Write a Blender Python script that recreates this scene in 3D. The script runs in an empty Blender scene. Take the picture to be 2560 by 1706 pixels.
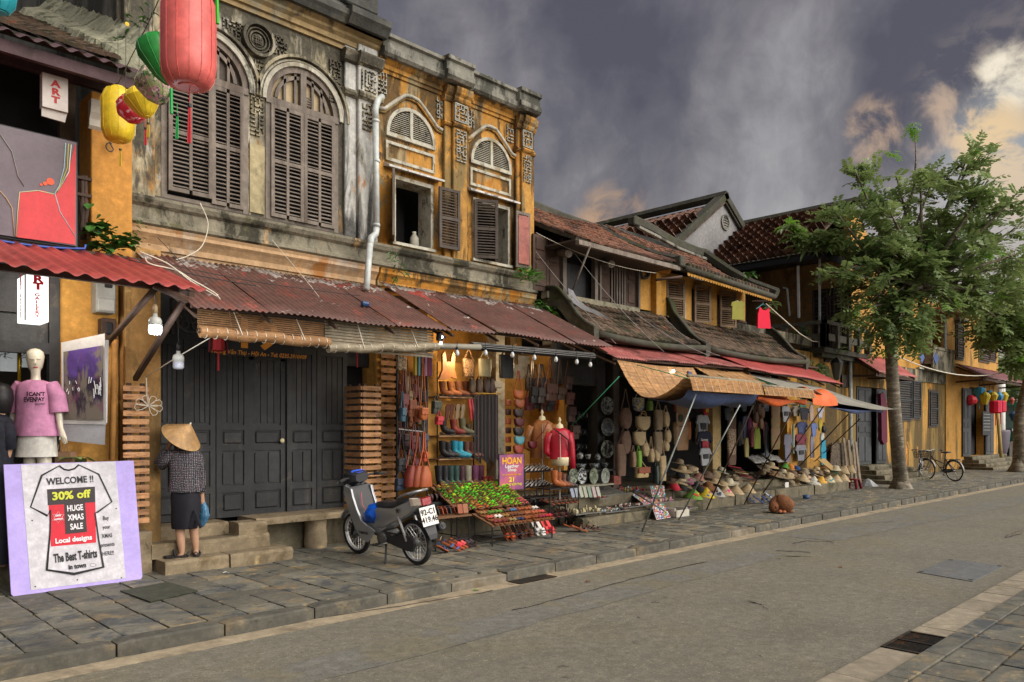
import bpy,math,random
import numpy as np
from mathutils import Vector,Matrix
random.seed(7)
R=math.radians
S=bpy.context.scene
COL=S.collection
CF,CCX,CHY,CH=1909.0,1280.0,1072.0,1.8
FX,FY=.7014,.7128
cam=bpy.data.cameras.new('camera'); camo=bpy.data.objects.new('camera',cam); COL.objects.link(camo)
camo.location=(0,0,CH); camo.rotation_euler=(R(90),0,math.atan2(FY,FX)-R(90))
cam.sensor_width=36; cam.lens=CF/2560*36; cam.shift_y=(CHY-853)/2560
cam.clip_start=.05; cam.clip_end=2000
S.camera=camo
EXPOSURE=1.92
S.view_settings.view_transform='Standard'; S.view_settings.look='None'
S.view_settings.exposure=EXPOSURE; S.view_settings.gamma=1; S.view_settings.use_curve_mapping=False
try:
 S.cycles.use_denoising=True; S.cycles.max_bounces=7; S.cycles.transparent_max_bounces=12
except Exception:pass
class NG:
 def __init__(s,nt):s.nt=nt; nt.nodes.clear()
 def __call__(s,t,_o=0,**k):
  n=s.nt.nodes.new(t)
  for a,v in k.items():
   if a[0]=='_':setattr(n,a[1:],v)
   else:
    key=int(a[1:])if a[0]=='i' and a[1:].isdigit()else a.replace('_',' ')
    s.set(n.inputs[key],v)
  return n
 def set(s,i,v):
  if isinstance(v,bpy.types.NodeSocket):s.nt.links.new(v,i)
  elif isinstance(v,bpy.types.Node):s.nt.links.new(v.outputs[0],i)
  else:
   try:i.default_value=v
   except Exception:i.default_value=(*v,1)
 def math(s,op,a,b=0.0,c=None):
  n=s.nt.nodes.new('ShaderNodeMath'); n.operation=op; s.set(n.inputs[0],a); s.set(n.inputs[1],b)
  if c is not None:s.set(n.inputs[2],c)
  return n.outputs[0]
 def mix(s,f,a,b,mode='MIX'):
  n=s.nt.nodes.new('ShaderNodeMix'); n.data_type='RGBA'; n.blend_type=mode
  s.set(n.inputs[0],f); s.set(n.inputs[6],a); s.set(n.inputs[7],b); return n.outputs[2]
 def mrange(s,v,a,b,c=0.0,d=1.0):
  n=s.nt.nodes.new('ShaderNodeMapRange'); n.interpolation_type='SMOOTHSTEP'
  for i,x in enumerate((v,a,b,c,d)):s.set(n.inputs[i],x)
  return n.outputs[0]
 def noise(s,vec,scale,detail=5,rh=.6,dist=0,col=False):
  n=s.nt.nodes.new('ShaderNodeTexNoise'); s.set(n.inputs['Vector'],vec)
  n.inputs['Scale'].default_value=scale; n.inputs['Detail'].default_value=detail
  n.inputs['Roughness'].default_value=rh; n.inputs['Distortion'].default_value=dist
  return n.outputs[1 if col else 0]
 def vmul(s,v,xyz):
  n=s.nt.nodes.new('ShaderNodeVectorMath'); n.operation='MULTIPLY'; s.set(n.inputs[0],v); n.inputs[1].default_value=xyz; return n.outputs[0]
 def vadd(s,v,w):
  n=s.nt.nodes.new('ShaderNodeVectorMath'); n.operation='ADD'; s.set(n.inputs[0],v); s.set(n.inputs[1],w); return n.outputs[0]
 def dot(s,v,w):
  n=s.nt.nodes.new('ShaderNodeVectorMath'); n.operation='DOT_PRODUCT'; s.set(n.inputs[0],v); n.inputs[1].default_value=w; return n.outputs['Value']
def lin(h):
 h=h.lstrip('#'); c=[int(h[i:i+2],16)/255 for i in(0,2,4)]
 return tuple(x/12.92 if x<=.04045 else((x+.055)/1.055)**2.4 for x in c)
def ray(px,py):
 a=(px-CCX)/CF; b=(CHY-py)/CF
 return Vector((FX+a*FY,FY-a*FX,b))
O3=Vector((0,0,CH))
def onY(px,py,Y):r=ray(px,py); return O3+r*(Y/r.y)
def onX(px,py,X):r=ray(px,py); return O3+r*(X/r.x)
def Z_(px,py,Z):r=ray(px,py); return O3+r*((Z-CH)/r.z)
def onD(px,py,d):return O3+ray(px,py)*d
def xY(px,Y):return onY(px,0,Y).x
w=bpy.data.worlds.new('World'); S.world=w; w.use_nodes=True
g=NG(w.node_tree)
tc=g('ShaderNodeTexCoord').outputs['Generated']
SUN_EL,SUN_AZ=R(36),math.atan2(-.86,.30)
sky=g('ShaderNodeTexSky',_sky_type='NISHITA',_sun_disc=False,_sun_elevation=SUN_EL,_sun_rotation=R(90)-SUN_AZ,_air_density=1.5,_dust_density=3.0)
sep=g('ShaderNodeSeparateXYZ',i0=tc)
z=sep.outputs[2]
warp=g.vadd(g.vmul(g.noise(tc,2.2,4,.55,0,True),(.55,.55,.30)),(-.27,-.27,-.15))
v1=g.vadd(tc,warp)
n1=g.noise(g.vmul(v1,(2.4,2.4,1.6)),1.0,6,.52)
st=g.vadd(g.vmul(tc,(9.5,9.5,1.5)),g.vmul(g.noise(tc,3.0,3,.5,0,True),(1.6,1.6,1.2)))
n2=g.noise(st,1.0,6,.58)
n3=g.noise(g.vmul(v1,(6,6,7)),1.5,9,.62)
n4=g.noise(g.vmul(v1,(9,9,16)),1.6,9,.60)
dens=g.math('ADD',g.math('MULTIPLY',n1,.62),g.math('ADD',g.math('MULTIPLY',n2,.46),g.math('MULTIPLY',n3,.36)))
def nrm_(v):
 n=w.node_tree.nodes.new('ShaderNodeVectorMath'); n.operation='NORMALIZE'; g.set(n.inputs[0],v); return n.outputs[0]
def blob(px,py,wid,amt,src):
 d=ray(px,py).normalized()
 f=g.mrange(g.dot(nrm_(g.vadd(tc,g.vmul(warp,(.7,.7,.7)))),tuple(d)),math.cos(wid),1.0,0,amt)
 return g.math('ADD',src,f)
dens=g.math('SUBTRACT',dens,.175)
for b in[(1200,60,.22,0.099),(1420,230,.22,0.136),(1560,80,.2,0.074),(1620,480,.16,0.043),(1950,150,.18,0.074),(2140,330,.16,0.081),(2440,90,.18,0.161),(2300,220,.12,0.062),(1110,200,.16,-0.161),(1250,430,.16,-0.087),(1850,430,.18,-0.112),(1500,350,.10,-0.087),(1890,270,.12,-0.074),(1700,590,.2,-0.062),(2250,560,.20,-0.099),(2520,420,.14,-0.124),(1790,60,.11,-0.081),(2100,40,.13,-0.087)]:
 dens=blob(*b,dens)
dens=g.math('SUBTRACT',dens,g.mrange(z,.34,.0,0,.17))
K=2**-EXPOSURE
ramp=g('ShaderNodeValToRGB',i0=dens)
cr=ramp.color_ramp
pts=[(.26,'#acaaaa'),(.38,'#969396'),(.49,'#7b777b'),(.59,'#65626a'),(.72,'#524f5a')]
cr.elements[0].position,cr.elements[1].position=pts[0][0],pts[-1][0]
for p,c in pts[1:-1]:cr.elements.new(p)
for e,(p,c)in zip(cr.elements,pts):e.position=p; e.color=(*[x*K for x in lin(c)],1)
cloud=ramp.outputs[0]
def glow(px,py,wid,colr,amt,lo,hi,nz=None,wf=.25):
 global cloud
 d=ray(px,py).normalized()
 f=g.mrange(g.dot(nrm_(g.vadd(tc,g.vmul(warp,(wf,wf,wf)))),tuple(d)),math.cos(wid),1.0)
 t=g.mrange(g.math('ADD',nz or n4,g.math('MULTIPLY',f,.12)),lo,hi)
 cloud=g.mix(g.math('MULTIPLY',g.math('MULTIPLY',g.math('POWER',f,.7),t),amt),cloud,tuple(c*K for c in lin(colr)))
glow(2570,300,.13,'#a39388',.45,.50,.66)
glow(2590,310,.095,'#d9bc92',.62,.47,.80)
glow(2560,430,.10,'#a9aeb2',.7,.3,.6,n1)
glow(2552,200,.042,'#fff4dc',1.0,.42,.78)
glow(2175,338,.045,'#cfae90',.8,.46,.74)
glow(2385,312,.05,'#cdb095',.75,.46,.74)
glow(2500,357,.05,'#f2d09c',.9,.45,.60)
glow(2555,447,.05,'#e8cda4',.9,.45,.60)
glow(1530,566,.062,'#cfa67c',.8,.46,.78)
glow(2450,650,.16,'#c2b2aa',.5,.40,.65)
bgc=g('ShaderNodeBackground',Color=cloud,Strength=1.0)
bgs=g('ShaderNodeBackground',Color=sky.outputs[0],Strength=.08)
below=g.mrange(z,-.02,-.2)
bgc.inputs['Color'].default_value=(1,1,1,1)
ms=g('ShaderNodeMixShader',i0=.03,i1=bgc,i2=bgs)
g('ShaderNodeOutputWorld',Surface=ms)
sun=bpy.data.lights.new('sun','SUN'); sun.energy=1.5; sun.angle=R(75); sun.color=(1,.95,.88)
suno=bpy.data.objects.new('sun',sun); COL.objects.link(suno)
sd=Vector((math.cos(SUN_AZ)*math.cos(SUN_EL),math.sin(SUN_AZ)*math.cos(SUN_EL),math.sin(SUN_EL)))
suno.rotation_euler=sd.to_track_quat('Z','Y').to_euler(); suno.location=(0,-5,20)
_mats={}
def mat(name,base,var=.18,scale=2.5,rh=.8,bz=.25,bq=30,Ly=(),rv=0.0,metal=0.0,emit=None,obj=False,trans=0.0,spec=.4,alpha=None,topfade=None,coat=0):
 if name in _mats:return _mats[name]
 m=bpy.data.materials.new(name); m.use_nodes=True; n=NG(m.node_tree)
 if isinstance(base,str):base=lin(base)
 pos=n('ShaderNodeTexCoord').outputs['Object']if obj else n('ShaderNodeNewGeometry').outputs['Position']
 f=n.noise(pos,scale,6,.62)
 lo=tuple(c*(1-var)for c in base); hi=tuple(min(1,c*(1+var))for c in base)
 c=n.mix(n.mrange(f,.3,.7),lo,hi)
 for i,L in enumerate(Ly):
  colr,sc,a,b,st=L[:5]
  colr=lin(colr)if isinstance(colr,str)else colr
  p=n.vadd(n.vmul(pos,(1,1,st)),(i*7.3+1.7,i*3.1,i*1.9))
  fac=n.noise(p,sc,8,.66,.4)
  if len(L)>5:
   ax,za,zb,am=L[5]
   sp=n('ShaderNodeSeparateXYZ',i0=pos).outputs[ax]
   fac=n.math('ADD',fac,n.mrange(sp,za,zb,0,am))
  c=n.mix(n.mrange(fac,a,b),c,colr)
 if rv:
  rnd=n('ShaderNodeObjectInfo').outputs['Random']
  h=n('ShaderNodeHueSaturation',Color=c,Value=n.mrange(rnd,0,1,1-rv,1+rv)); c=h.outputs[0]
 if bq and not obj:
  mo=n.noise(pos,10,8,.72); c=n.mix(n.mrange(mo,.38,.66,.42,0),c,tuple(x*.38 for x in base)); c=n.mix(n.mrange(mo,.56,.72,0,.25),c,tuple(min(1,x*1.5)for x in base))
 if bq:
  fine=n.noise(pos,bq,6,.7)
  c=n.mix(n.mrange(fine,.35,.75,0,.22),c,tuple(x*.45 for x in base))
 k=dict(Roughness=rh,Metallic=metal)
 bs=n('ShaderNodeBsdfPrincipled',Base_Color=c,**k)
 bs.inputs['Specular IOR Level'].default_value=spec
 if trans:bs.inputs['Transmission Weight'].default_value=trans
 if coat:bs.inputs['Coat Weight'].default_value=coat
 if alpha is not None:bs.inputs['Alpha'].default_value=alpha
 if emit:n.set(bs.inputs['Emission Color'],emit[0]if not isinstance(emit[0],str)else lin(emit[0])); bs.inputs['Emission Strength'].default_value=emit[1]
 if bz:
  hgt=n.math('ADD',n.math('MULTIPLY',n.noise(pos,bq or 20,6,.7),.5),n.noise(pos,scale*3,5,.6))
  b=n('ShaderNodeBump',Strength=bz,Distance=.02,Height=hgt); n.set(bs.inputs['Normal'],b.outputs[0])
 n('ShaderNodeOutputMaterial',Surface=bs)
 _mats[name]=m; return m
def Pt(hexc,rh=.6,obj=True,**k):
 return mat('paint_'+hexc.strip('#')+str(rh)+''.join(sorted(k)),hexc,var=k.pop('var',.1),scale=k.pop('scale',5),rh=rh,bz=k.pop('bump',.08),obj=obj,**k)
ORG={}
class MB:
 def __init__(s):s.v=[]; s.f=[]; s.m=[]; s.xf=None
 def add(s,vs,fs,m=0):
  o=len(s.v)
  if s.xf is not None:vs=[s.xf@Vector(p)for p in vs]
  s.v.extend(tuple(p)for p in vs); s.f.extend(tuple(i+o for i in f)for f in fs); s.m.extend([m]*len(fs)); return s
 def box(s,x0,x1,y0,y1,z0,z1,m=0):
  return s.add([(x,y,z)for x in(x0,x1)for y in(y0,y1)for z in(z0,z1)],[(0,1,3,2),(4,6,7,5),(0,4,5,1),(2,3,7,6),(0,2,6,4),(1,5,7,3)],m)
 def Cb(s,x0,x1,y0,y1,z0,z1,c=.01,m=0):
  lo=(x0,y0,z0); hi=(x1,y1,z1); V=[]; idx={}
  c=min(c,(x1-x0)*.45,(y1-y0)*.45,(z1-z0)*.45)
  for sx in(0,1):
   for sy in(0,1):
    for sz in(0,1):
     sg=(sx,sy,sz)
     for a in range(3):
      p=[((hi[k]if sg[k]else lo[k])if k==a else(hi[k]-c if sg[k]else lo[k]+c))for k in range(3)]
      idx[(sg,a)]=len(V); V.append(p)
  F=[]
  for a in range(3):
   b,c2=(a+1)%3,(a+2)%3
   for q in(0,1):
    def sg(bb,cc):
     t=[0,0,0]; t[a]=q; t[b]=bb; t[c2]=cc; return tuple(t)
    loop=[idx[(sg(0,0),a)],idx[(sg(1,0),a)],idx[(sg(1,1),a)],idx[(sg(0,1),a)]]
    F.append(loop if q else loop[::-1])
   for bb in(0,1):
    for cc in(0,1):
     t0=[0,0,0]; t0[b]=bb; t0[c2]=cc; t1=list(t0); t1[a]=1; t0,t1=tuple(t0),tuple(t1)
     q=[idx[(t0,b)],idx[(t0,c2)],idx[(t1,c2)],idx[(t1,b)]]
     F.append(q if bb!=cc else q[::-1])
  for sx in(0,1):
   for sy in(0,1):
    for sz in(0,1):
     t=(sx,sy,sz); q=[idx[(t,0)],idx[(t,1)],idx[(t,2)]]
     F.append(q if(sx+sy+sz)%2 else q[::-1])
  return s.add(V,F,m)
 def Pm(s,poly,d0,d1,axis='y',m=0):
  n=len(poly)
  f={'y':lambda p,d:(p[0],d,p[1]),'z':lambda p,d:(p[0],p[1],d),'x':lambda p,d:(d,p[0],p[1])}[axis]
  vs=[f(p,d0)for p in poly]+[f(p,d1)for p in poly]
  fs=[tuple(range(n)),tuple(range(2*n-1,n-1,-1))]+[(i,n+i,n+(i+1)%n,(i+1)%n)for i in range(n)]
  return s.add(vs,fs,m)
 def Tu(s,pts,r,n=6,m=0,caps=True,rx=None):
  pts=[Vector(p)for p in pts]; k=len(pts); vs=[]; fs=[]
  rr=r if isinstance(r,(list,tuple))else[r]*k
  up=None
  for i,p in enumerate(pts):
   d=(pts[min(i+1,k-1)]-pts[max(i-1,0)])
   if d.length<1e-9:d=Vector((0,0,1))
   d.normalize()
   if up is None:up=Vector((0,0,1))if abs(d.z)<.9 else Vector((1,0,0))
   a=d.cross(up)
   if a.length<1e-6:a=d.orthogonal()
   a.normalize(); b=a.cross(d).normalized(); up=b
   for j in range(n):
    t=2*math.pi*(j+.5)/n
    e=rx if rx else 1
    vs.append(p+(a*math.cos(t)*e+b*math.sin(t))*rr[i])
  for i in range(k-1):
   for j in range(n):
    fs.append((i*n+j,i*n+(j+1)%n,(i+1)*n+(j+1)%n,(i+1)*n+j))
  if caps:fs.append(tuple(range(n))[::-1]); fs.append(tuple(range((k-1)*n,k*n)))
  return s.add(vs,fs,m)
 def Lt(s,prof,n=16,c=(0,0,0),ax='z',sx=1,sy=1,m=0,wave=None,cap=True):
  vs=[]; fs=[]; k=len(prof)
  for i,(r,h)in enumerate(prof):
   for j in range(n):
    t=2*math.pi*j/n; q=r*(wave(t,i)if wave else 1)
    x,y=q*math.cos(t)*sx,q*math.sin(t)*sy
    p={'z':(x,y,h),'y':(x,h,y),'x':(h,x,y)}[ax]
    vs.append((p[0]+c[0],p[1]+c[1],p[2]+c[2]))
  for i in range(k-1):
   for j in range(n):
    fs.append((i*n+j,i*n+(j+1)%n,(i+1)*n+(j+1)%n,(i+1)*n+j))
  if cap and prof[0][0]>1e-6:fs.append(tuple(range(n))[::-1])
  if cap and prof[-1][0]>1e-6:fs.append(tuple(range((k-1)*n,k*n)))
  return s.add(vs,fs,m)
 def loft(s,rings,closed=True,caps=True,m=0):
  n=len(rings[0]); vs=[p for r in rings for p in r]; fs=[]
  for i in range(len(rings)-1):
   for j in range(n if closed else n-1):
    fs.append((i*n+j,i*n+(j+1)%n,(i+1)*n+(j+1)%n,(i+1)*n+j))
  if caps and closed:fs.append(tuple(range(n))[::-1]); fs.append(tuple(range((len(rings)-1)*n,len(rings)*n)))
  return s.add(vs,fs,m)
 def sheet(s,fn,nu,nv,th=.004,m=0,nrm=Vector((0,0,1))):
  """double-skinned grid fn(u,v)->point"""
  vs=[]; fs=[]; W=nv+1
  P=[Vector(fn(i/nu,j/nv))for i in range(nu+1)for j in range(nv+1)]
  off=nrm*th; N=len(P); vs=P+[p-off for p in P]
  for i in range(nu):
   for j in range(nv):
    a=i*W+j; fs.append((a,a+W,a+W+1,a+1)); fs.append((N+a,N+a+1,N+a+W+1,N+a+W))
  for i in range(nu):
   a=i*W; fs.append((a,N+a,N+a+W,a+W)); a+=nv; fs.append((a,a+W,N+a+W,N+a))
  for j in range(nv):
   fs.append((j,j+1,N+j+1,N+j)); a=nu*W+j; fs.append((a,N+a,N+a+1,a+1))
  return s.add(vs,fs,m)
 def Bd(s,name,mats,parent=None,Sm=False,local=False,**props):
  me=bpy.data.meshes.new(name)
  vs=s.v
  o=bpy.data.objects.new(name,me)
  if local:loc=Vector((0,0,0)); org=ORG.get(parent.name,Vector())if parent else Vector()
  else:
   xs=np.array(vs,dtype=float); lo=xs.min(0); hi=xs.max(0)
   org=Vector(((lo[0]+hi[0])/2,(lo[1]+hi[1])/2,lo[2]if parent is None else(lo[2]+hi[2])/2))
   vs=(xs-np.array(org)).tolist()
   po=ORG.get(parent.name,Vector())if parent else Vector()
   loc=org-po
  me.from_pydata(vs,[],s.f)
  if not isinstance(mats,(list,tuple)):mats=[mats]
  for m in mats:me.materials.append(m)
  if len(mats)>1:me.polygons.foreach_set('material_index',s.m)
  if Sm is True:me.polygons.foreach_set('use_smooth',[True]*len(me.polygons))
  me.validate(); me.update()
  if isinstance(Sm,(int,float))and Sm is not True and Sm:
   me.polygons.foreach_set('use_smooth',[True]*len(me.polygons)); sharp(me,Sm)
  o.location=loc; o.parent=parent; COL.objects.link(o); ORG[o.name]=org
  for a,b in props.items():o[a]=b
  return o
def sharp(me,ang):
 try:me.set_sharp_from_angle(angle=R(ang))
 except Exception:pass
def tag(o,label=None,cat=None,group=None,kind=None):
 if label:o['label']=label
 if cat:o['category']=cat
 if group:o['group']=group
 if kind:o['kind']=kind
 return o
def Tg(name,loc,label,cat,group=None,rz=0.0):
 o=bpy.data.objects.new(name,None); o.empty_display_size=.1; o.location=loc; o.rotation_euler.z=rz; COL.objects.link(o)
 ORG[o.name]=Vector(loc); return tag(o,label,cat,group)
def dup(o,loc=None,label=None,rz=None,parent=None,mats=None):
 c=o.copy(); COL.objects.link(c); c.parent=parent
 if loc is not None:c.location=loc; ORG[c.name]=Vector(loc)
 if rz is not None:c.rotation_euler.z=rz
 if label:c['label']=label
 for ch in o.children:dup(ch,parent=c)
 return c
_unit={}
def unit(m,c=.06):
 k=(m.name,c)
 if k not in _unit:
  b=MB(); b.Cb(-.5,.5,-.5,.5,-.5,.5,c); me=bpy.data.meshes.new('block'); me.from_pydata(b.v,[],b.f); me.materials.append(m); _unit[k]=me
 return _unit[k]
def Pc(name,m,x0,x1,y0,y1,z0,z1,parent=None,rot=None,c=.06,**props):
 o=bpy.data.objects.new(name,unit(m,c)); o.scale=(x1-x0,y1-y0,z1-z0)
 p=Vector(((x0+x1)/2,(y0+y1)/2,(z0+z1)/2)); ORG[o.name]=p
 if parent:p=p-ORG.get(parent.name,Vector())
 o.location=p; o.parent=parent
 if rot:o.rotation_euler=rot
 COL.objects.link(o)
 for a,b in props.items():o[a]=b
 return o
def text(s,size,m,loc,parent=None,name='lettering',rot=(90,0,0),align='CENTER',bold=0.0,ext=.0015,sx=1.0,shear=0,space=1.0):
 cu=bpy.data.curves.new(name,'FONT'); cu.body=s; cu.size=size; cu.align_x=align; cu.align_y='CENTER'; cu.extrude=ext; cu.offset=bold; cu.resolution_u=3; cu.shear=shear
 cu.space_character=space; cu.space_line=.95
 t=bpy.data.objects.new('tmp',cu); COL.objects.link(t); bpy.context.view_layer.update()
 me=bpy.data.meshes.new_from_object(t.evaluated_get(bpy.context.evaluated_depsgraph_get())); bpy.data.objects.remove(t)
 me.materials.clear(); me.materials.append(m)
 o=bpy.data.objects.new(name,me); o.scale=(sx,1,1)
 e=rot if isinstance(rot,Matrix)else None
 o.rotation_euler=e.to_euler()if e else[R(a)for a in rot]
 p=Vector(loc); ORG[o.name]=p
 if parent:p=p-ORG.get(parent.name,Vector())
 o.location=p; o.parent=parent; COL.objects.link(o); return o
def skin(name,J,E,m,parent=None,sub=2,root=None,**props):
 """J {name:(x,y,z,r[,r2])}; E edges; a continuous skinned body"""
 ks=list(J); me=bpy.data.meshes.new('t'); me.from_pydata([Vector(J[k][:3])for k in ks],[(ks.index(a),ks.index(b))for a,b in E],[])
 o=bpy.data.objects.new('t',me); COL.objects.link(o)
 md=o.modifiers.new('s','SKIN'); md.use_smooth_shade=True
 for i,k in enumerate(ks):
  r=J[k][3]; r2=J[k][4]if len(J[k])>4 else r
  me.skin_vertices[0].data[i].radius=(r,r2); me.skin_vertices[0].data[i].use_root=(k==(root or ks[0]))
 sb=o.modifiers.new('u','SUBSURF'); sb.levels=sub; sb.render_levels=sub
 bpy.context.view_layer.update()
 e=bpy.data.meshes.new_from_object(o.evaluated_get(bpy.context.evaluated_depsgraph_get())); bpy.data.objects.remove(o)
 b=MB(); b.v=[tuple(v.co)for v in e.vertices]; b.f=[tuple(p.vertices)for p in e.polygons]; b.m=[0]*len(b.f)
 return b.Bd(name,m,parent,Sm=True,**props)
def corr(mb,x0,x1,fa,fb,pitch=.075,amp=.011,nv=6,sag=0.0):
 """corrugated sheet: ridges run from the top edge fa(x) to the bottom edge fb(x)"""
 n=max(4,int((x1-x0)/pitch*6)); seed=random.random()*9
 def fn(u,v):
  x=x0+(x1-x0)*u; a,b=Vector(fa(x)),Vector(fb(x)); p=a.lerp(b,v)
  p.z+=amp*math.sin(2*math.pi*x/pitch)+sag*math.sin(v*3.1+x*2+seed)+.006*math.sin(x*5+seed)
  return p
 mb.sheet(fn,n,nv,.004); return mb
# ====== GROUND
ASPH=mat('asphalt',(.205,.188,.150),var=.10,scale=1.1,rh=.85,bz=.5,bq=95,spec=.25,Ly=[('#83795f',.5,.50,.78,.25),('#6a675c',.9,.50,.80,.4),('#67624f',38,.53,.64,1),('#aaa48f',46,.57,.66,1),('#5a5646',95,.55,.62,1),('#3f3c33',3.2,.66,.72,1)])
PATCH=mat('asphalt_patch',(.185,.178,.155),var=.12,scale=1.5,rh=.8,bz=.4,bq=90,spec=.25,Ly=[('#7a735f',1.3,.46,.62,1),('#4e4b42',40,.56,.66,1),('#a5a096',46,.60,.68,1)])
GUTTER=mat('gutter_cement',(.37,.30,.20),var=.15,scale=3,rh=.9,bz=.35,bq=60,Ly=[('#6f6250',2.2,.5,.68,1)])
SLATE=mat('slate_tile',(.145,.137,.108),var=.22,scale=1.6,rh=.75,bz=.5,bq=45,rv=.26,Ly=[('#8f7d5c',2.6,.52,.66,1),('#43474a',3.1,.50,.64,1),('#a08a62',9,.60,.68,1)])
JOINT=mat('joint_dirt',(.11,.088,.055),var=.3,scale=5,rh=.95,bz=.5,bq=60,Ly=[('#a58c60',1.8,.46,.60,1)])
KERB=mat('kerb_stone',(.105,.098,.078),var=.2,scale=2.5,rh=.85,bz=.45,bq=50,rv=.14,Ly=[('#8a7a5e',2.5,.53,.7,1),('#35332c',4,.56,.7,1)])
KERB2=mat('kerb_stone_pale',(.22,.19,.14),var=.2,scale=3,rh=.85,bz=.45,bq=50,rv=.1,Ly=[('#6c5e49',3,.5,.66,1)])
FLAG=mat('pale_flagstone',(.30,.255,.185),var=.14,scale=2,rh=.85,bz=.3,bq=50,rv=.12,Ly=[('#7d745f',2.5,.5,.68,1)])
IRON=mat('cast_iron',(.035,.032,.028),var=.3,scale=9,rh=.6,bz=.3,bq=80,metal=.5,Ly=[('#6b4e33',6,.5,.65,1)])
STEEL=mat('cover_plate',(.15,.155,.155),var=.12,scale=2,rh=.6,bz=.15,bq=60,Ly=[('#8b7d62',2.3,.52,.7,1)])
CRACKM=mat('crack_dirt',(.025,.022,.018),rh=1,bz=0,bq=0)
def sheetz(name,poly,z,m,parent=None,kind='structure',t=.003):
 b=MB(); b.Pm(poly,z-t,z,'z'); o=b.Bd(name,m,parent)
 if kind and parent is None:o['kind']=kind
 return o
sheetz('ground',[(-60,-60),(140,-60),(140,120),(-60,120)],-.03,mat('bare_ground',(.12,.11,.08),scale=.4,Ly=[('#4c5a33',.3,.45,.6,1)]),t=.02)
KY=6.42
def ky(x):return KY if x<12 else KY-(x-12)*.013
sheetz('road',[(-12,2.34),(60,2.34),(60,7),(-12,7)],0,ASPH)
sheetz('gutter_strip',[(-12,ky(-12)-.24),(12,ky(12)-.22),(60,ky(60)-.22),(60,7),(-12,7)],.004,GUTTER)
def band(name,pts,w0,z,m,jit=.06):
 A=[]; B=[]
 for i in range(len(pts)-1):
  a,b=Vector(pts[i]),Vector(pts[i+1])
  for k in range(12):
   p=a.lerp(b,k/12); A.append((p.x,p.y+w0/2+random.uniform(-jit,jit))); B.append((p.x,p.y-w0/2+random.uniform(-jit,jit)))
 vs=[(x,y,z)for x,y in A]+[(x,y,z)for x,y in B]; n=len(A)
 b=MB(); b.add(vs,[(i,i+1,n+i+1,n+i)for i in range(n-1)]); o=b.Bd(name,m); o['kind']='structure'; return o
band('road_patch',[(-2,4.95),(5,5.13),(8,5.2),(10.6,5.28)],.5,.004,PATCH,.035)
band('road_patch',[(12.2,5.45),(16,5.2),(22,4.75),(34,4.3)],.75,.004,PATCH,.06)
def crack(pts,w=.012):
 b=MB(); L=[Z_(*p,.006)for p in pts]; out=[]
 for a,c in zip(L,L[1:]):
  for k in range(7):out.append(a.lerp(c,k/7)+Vector((random.uniform(-.02,.02),random.uniform(-.02,.02),0)))
 n=len(out); vs=[]
 for i,p in enumerate(out):ww=w*random.uniform(.3,1.2); vs+=[(p.x+ww,p.y+ww,.0062),(p.x-ww,p.y-ww,.0062)]
 b.add(vs,[(2*i,2*i+1,2*i+3,2*i+2)for i in range(n-1)]); o=b.Bd('road_crack',CRACKM); o['kind']='structure'
for P in[[(1870,1502),(1905,1512),(1922,1525)],[(1280,1527),(1440,1487),(1600,1442),(1790,1398)],[(1980,1359),(2015,1352),(2100,1356)],[(1940,1376),(2045,1382)],[(1960,1390),(2040,1392)],[(2510,1343),(2545,1328),(2560,1329)],[(2512,1345),(2560,1333)],[(2300,1428),(2420,1400)],[(2130,1311),(2250,1303)],[(0,1700),(500,1600)],[(620,1568),(1000,1516),(1270,1470)]]:crack(P)
c4=[Z_(2374,1399,0),Z_(2512,1416,0),Z_(2431,1456,0),Z_(2290,1432,0)]
cov=Tg('utility_cover',(c4[0]+c4[2])/2,'rectangular grey cover plate let into the road surface','manhole cover')
mid1,mid2=(c4[0]+c4[1])/2,(c4[3]+c4[2])/2
for q in([c4[0],mid1,mid2,c4[3]],[mid1,c4[1],c4[2],mid2]):
 ctr=sum(q,Vector())/4
 MB().Pm([tuple((p+(ctr-p).normalized()*.015).xy)for p in q],-.01,.008,'z').Bd('cover_panel',STEEL,cov)
hb=MB()
for q in c4:
 p=q+(sum(c4,Vector())/4-q)*.12; hb.Lt([(.03,.0085),(.03,.0105)],8,(p.x,p.y,0))
hb.Bd('lifting_hole',CRACKM,cov)
pav=MB(); pav.box(-12,60,KY+.1,10.2,0,.095)
pav=pav.Bd('pavement',JOINT); pav['kind']='structure'
x=-3.0; stones=[]
i=0
while x<52:
 L=random.uniform(.80,.90); stones.append((x,x+L,i)); x+=L; i+=1
for(a,b_,i)in stones:
 pale=i in(10,17); y0=ky((a+b_)/2)
 o=Pc('kerb_stone',KERB2 if pale else KERB,a+.008,b_-.008,y0,y0+.20,-.05,.128-(.02 if pale else random.uniform(0,.008)),pav,rot=(R(random.uniform(-1,1)),R(random.uniform(-.3,.3)),R(random.uniform(-.3,.3))),c=.10)
rng=random.Random(3); tiles=[]
x=-.6
while x<46:
 wd=rng.uniform(.30,.38)if x<30 else rng.uniform(.5,.7)
 y=ky(x)+.205+rng.choice([0,0,.0])
 y1=9.75
 while y<y1:
  L=rng.choice([.27,.33,.38,.46])*rng.uniform(.95,1.05)
  tiles.append((x,x+wd,y,y+L)); y+=L
 x+=wd
tiles.sort(key=lambda t:math.hypot(t[0]-.7,t[2]))
stuff=MB()
mat_rect=(2.2,3.25,8.05,8.75)
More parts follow.
